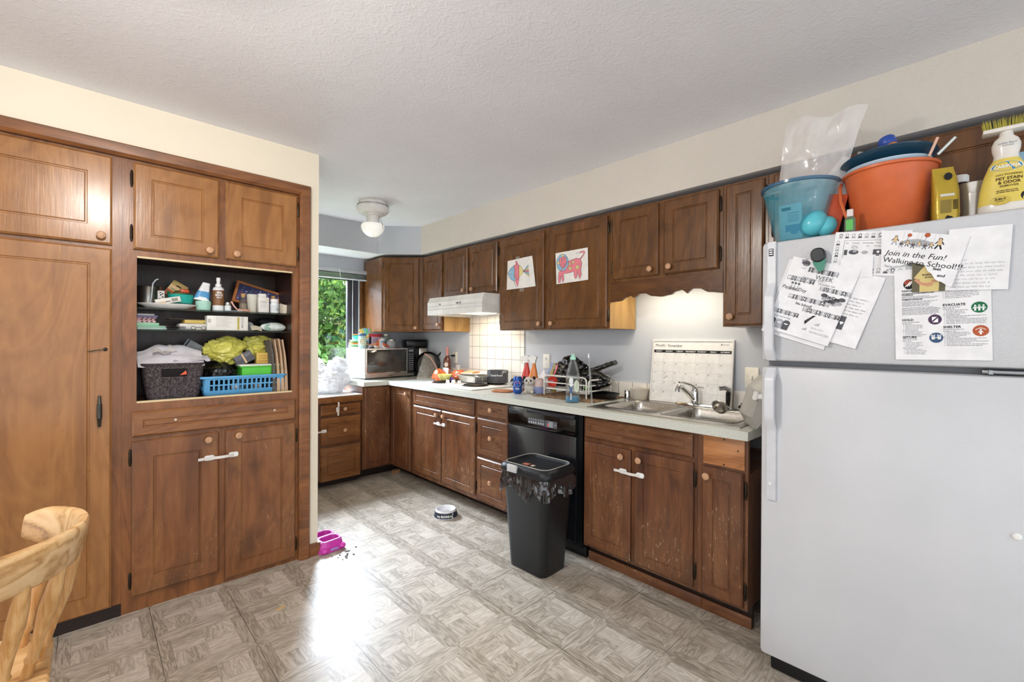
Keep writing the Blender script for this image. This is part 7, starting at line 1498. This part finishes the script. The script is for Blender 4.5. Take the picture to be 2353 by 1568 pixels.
for sx in (-1, 1):
    for sy in (-1, 1):
        mb = MB(); pr = [(0, .013), (.2, .017), (.26, .013), (.30, .019), (.6, .021), (.8, .016), (1, .014)]
        mb.tube([(sx * (.21 - .07 * u), sy * (.20 - .06 * u), -.018 + .366 * u) for u, r in pr], [r for u, r in pr], 12); P(CH, 'leg', mb, OAK, smooth_angle=60)
for sx in (-1, 1): mb = MB(); mb.tube([(sx * .185, -.175, .15), (sx * .185, .175, .15)], .010, 10); P(CH, 'stretcher', mb, OAK)
# ================================================================== outside the window
mb = MB(); mb.box(-8, 14, 4.7, 24, -.5, -.4); ST('ground_outside', mb, M('lawn_green', '#4c5f2c', .9, var=.2, vscale=3))
LF = M('leaf_green', '#5f8a3e', .55, var=.35, vscale=3); LF2 = M('leaf_yellow_green', '#8aa650', .55, var=.3, vscale=3); LF3 = M('leaf_dark', '#35562c', .6, var=.3, vscale=3)
def tree(label, x, y, r, h, n, seed):
    t = T('leafy_tree', label, 'tree', (x, y, -.4), 0, 'trees outside the window'); q = random.Random(seed)
    mb = MB(); mb.tube([(0, 0, 0), (.05, 0, h * .4), (0, .05, h * .75)], [.09, .07, .03], 8); P(t, 'trunk', mb, M('bark', '#4a3a2c', .9))
    mb = MB()
    blobs = [(q.uniform(-.6, .6) * r, q.uniform(-.5, .5) * r, h * (.12 + .80 * i / 22), r * q.uniform(.32, .5)) for i in range(23)]
    for k in range(n):
        bx, by, bz, br = blobs[k % 23]; d = Vector((q.gauss(0, 1), q.gauss(0, 1), q.gauss(0, 1))).normalized() * br * (.55 + .45 * q.random()); c = Vector((bx, by, bz)) + d
        u = Vector((q.gauss(0, 1), q.gauss(0, 1), q.gauss(0, 1) - .6)).normalized(); w = u.cross(Vector((q.gauss(0, 1), q.gauss(0, 1), q.gauss(0, 1)))).normalized(); s_ = q.uniform(.045, .085)
        mb.m = 0 if q.random() < .6 else (1 if q.random() < .55 else 2)
        mb.add([tuple(c - u * s_), tuple(c + w * s_ * .42), tuple(c + u * s_), tuple(c - w * s_ * .42)], [(0, 1, 2, 3)])
    P(t, 'foliage', mb, [LF, LF2, LF3], smooth_angle=0, kind='stuff')
for k, (x, y, r, h, lb) in enumerate(((1.9, 8.6, 1.1, 2.7, 'leafy green tree seen at the left of the window pane'), (3.0, 9.3, 1.2, 3.1, 'leafy green tree seen in the middle of the window pane'), (4.1, 9.8, 1.2, 2.9, 'leafy tree at the right edge of the window pane'), (2.3, 11.5, 1.5, 3.4, 'tall tree standing farthest back at the left'), (4.0, 12.5, 1.6, 3.6, 'tall tree standing farthest back at the right'), (2.5, 7.9, .8, 1.5, 'low bush in front of the trees outside'), (3.5, 8.2, .8, 1.6, 'second low bush in front of the trees at the right'))): tree(lb, x, y, r, h, 7000, 60 + k)
# ================================================================== dining lamp, with an unseen shade added to keep its light off the ceiling
LMP = T('dining_lamp', 'unseen ceiling lamp over the dining side, its white shade added to keep light off the ceiling', 'lamp', (0.05, 1.30, 2.3875))
mb = MB(); mb.lathe([(.055, 0), (.055, -.02), (.010, -.03), (.010, -.15), (0, -.15)], 24); P(LMP, 'stem', mb, WHITE)
mb = MB(); mb.lathe([(.012, -.148), (.135, -.172), (.145, -.184), (.141, -.184), (.131, -.176), (.012, -.155)], 40, c0=False, c1=False); P(LMP, 'added_lamp_shade', mb, WHITE, smooth_angle=50)  # added blocker against a bright spot on the ceiling
print('objects', len(SC.objects))
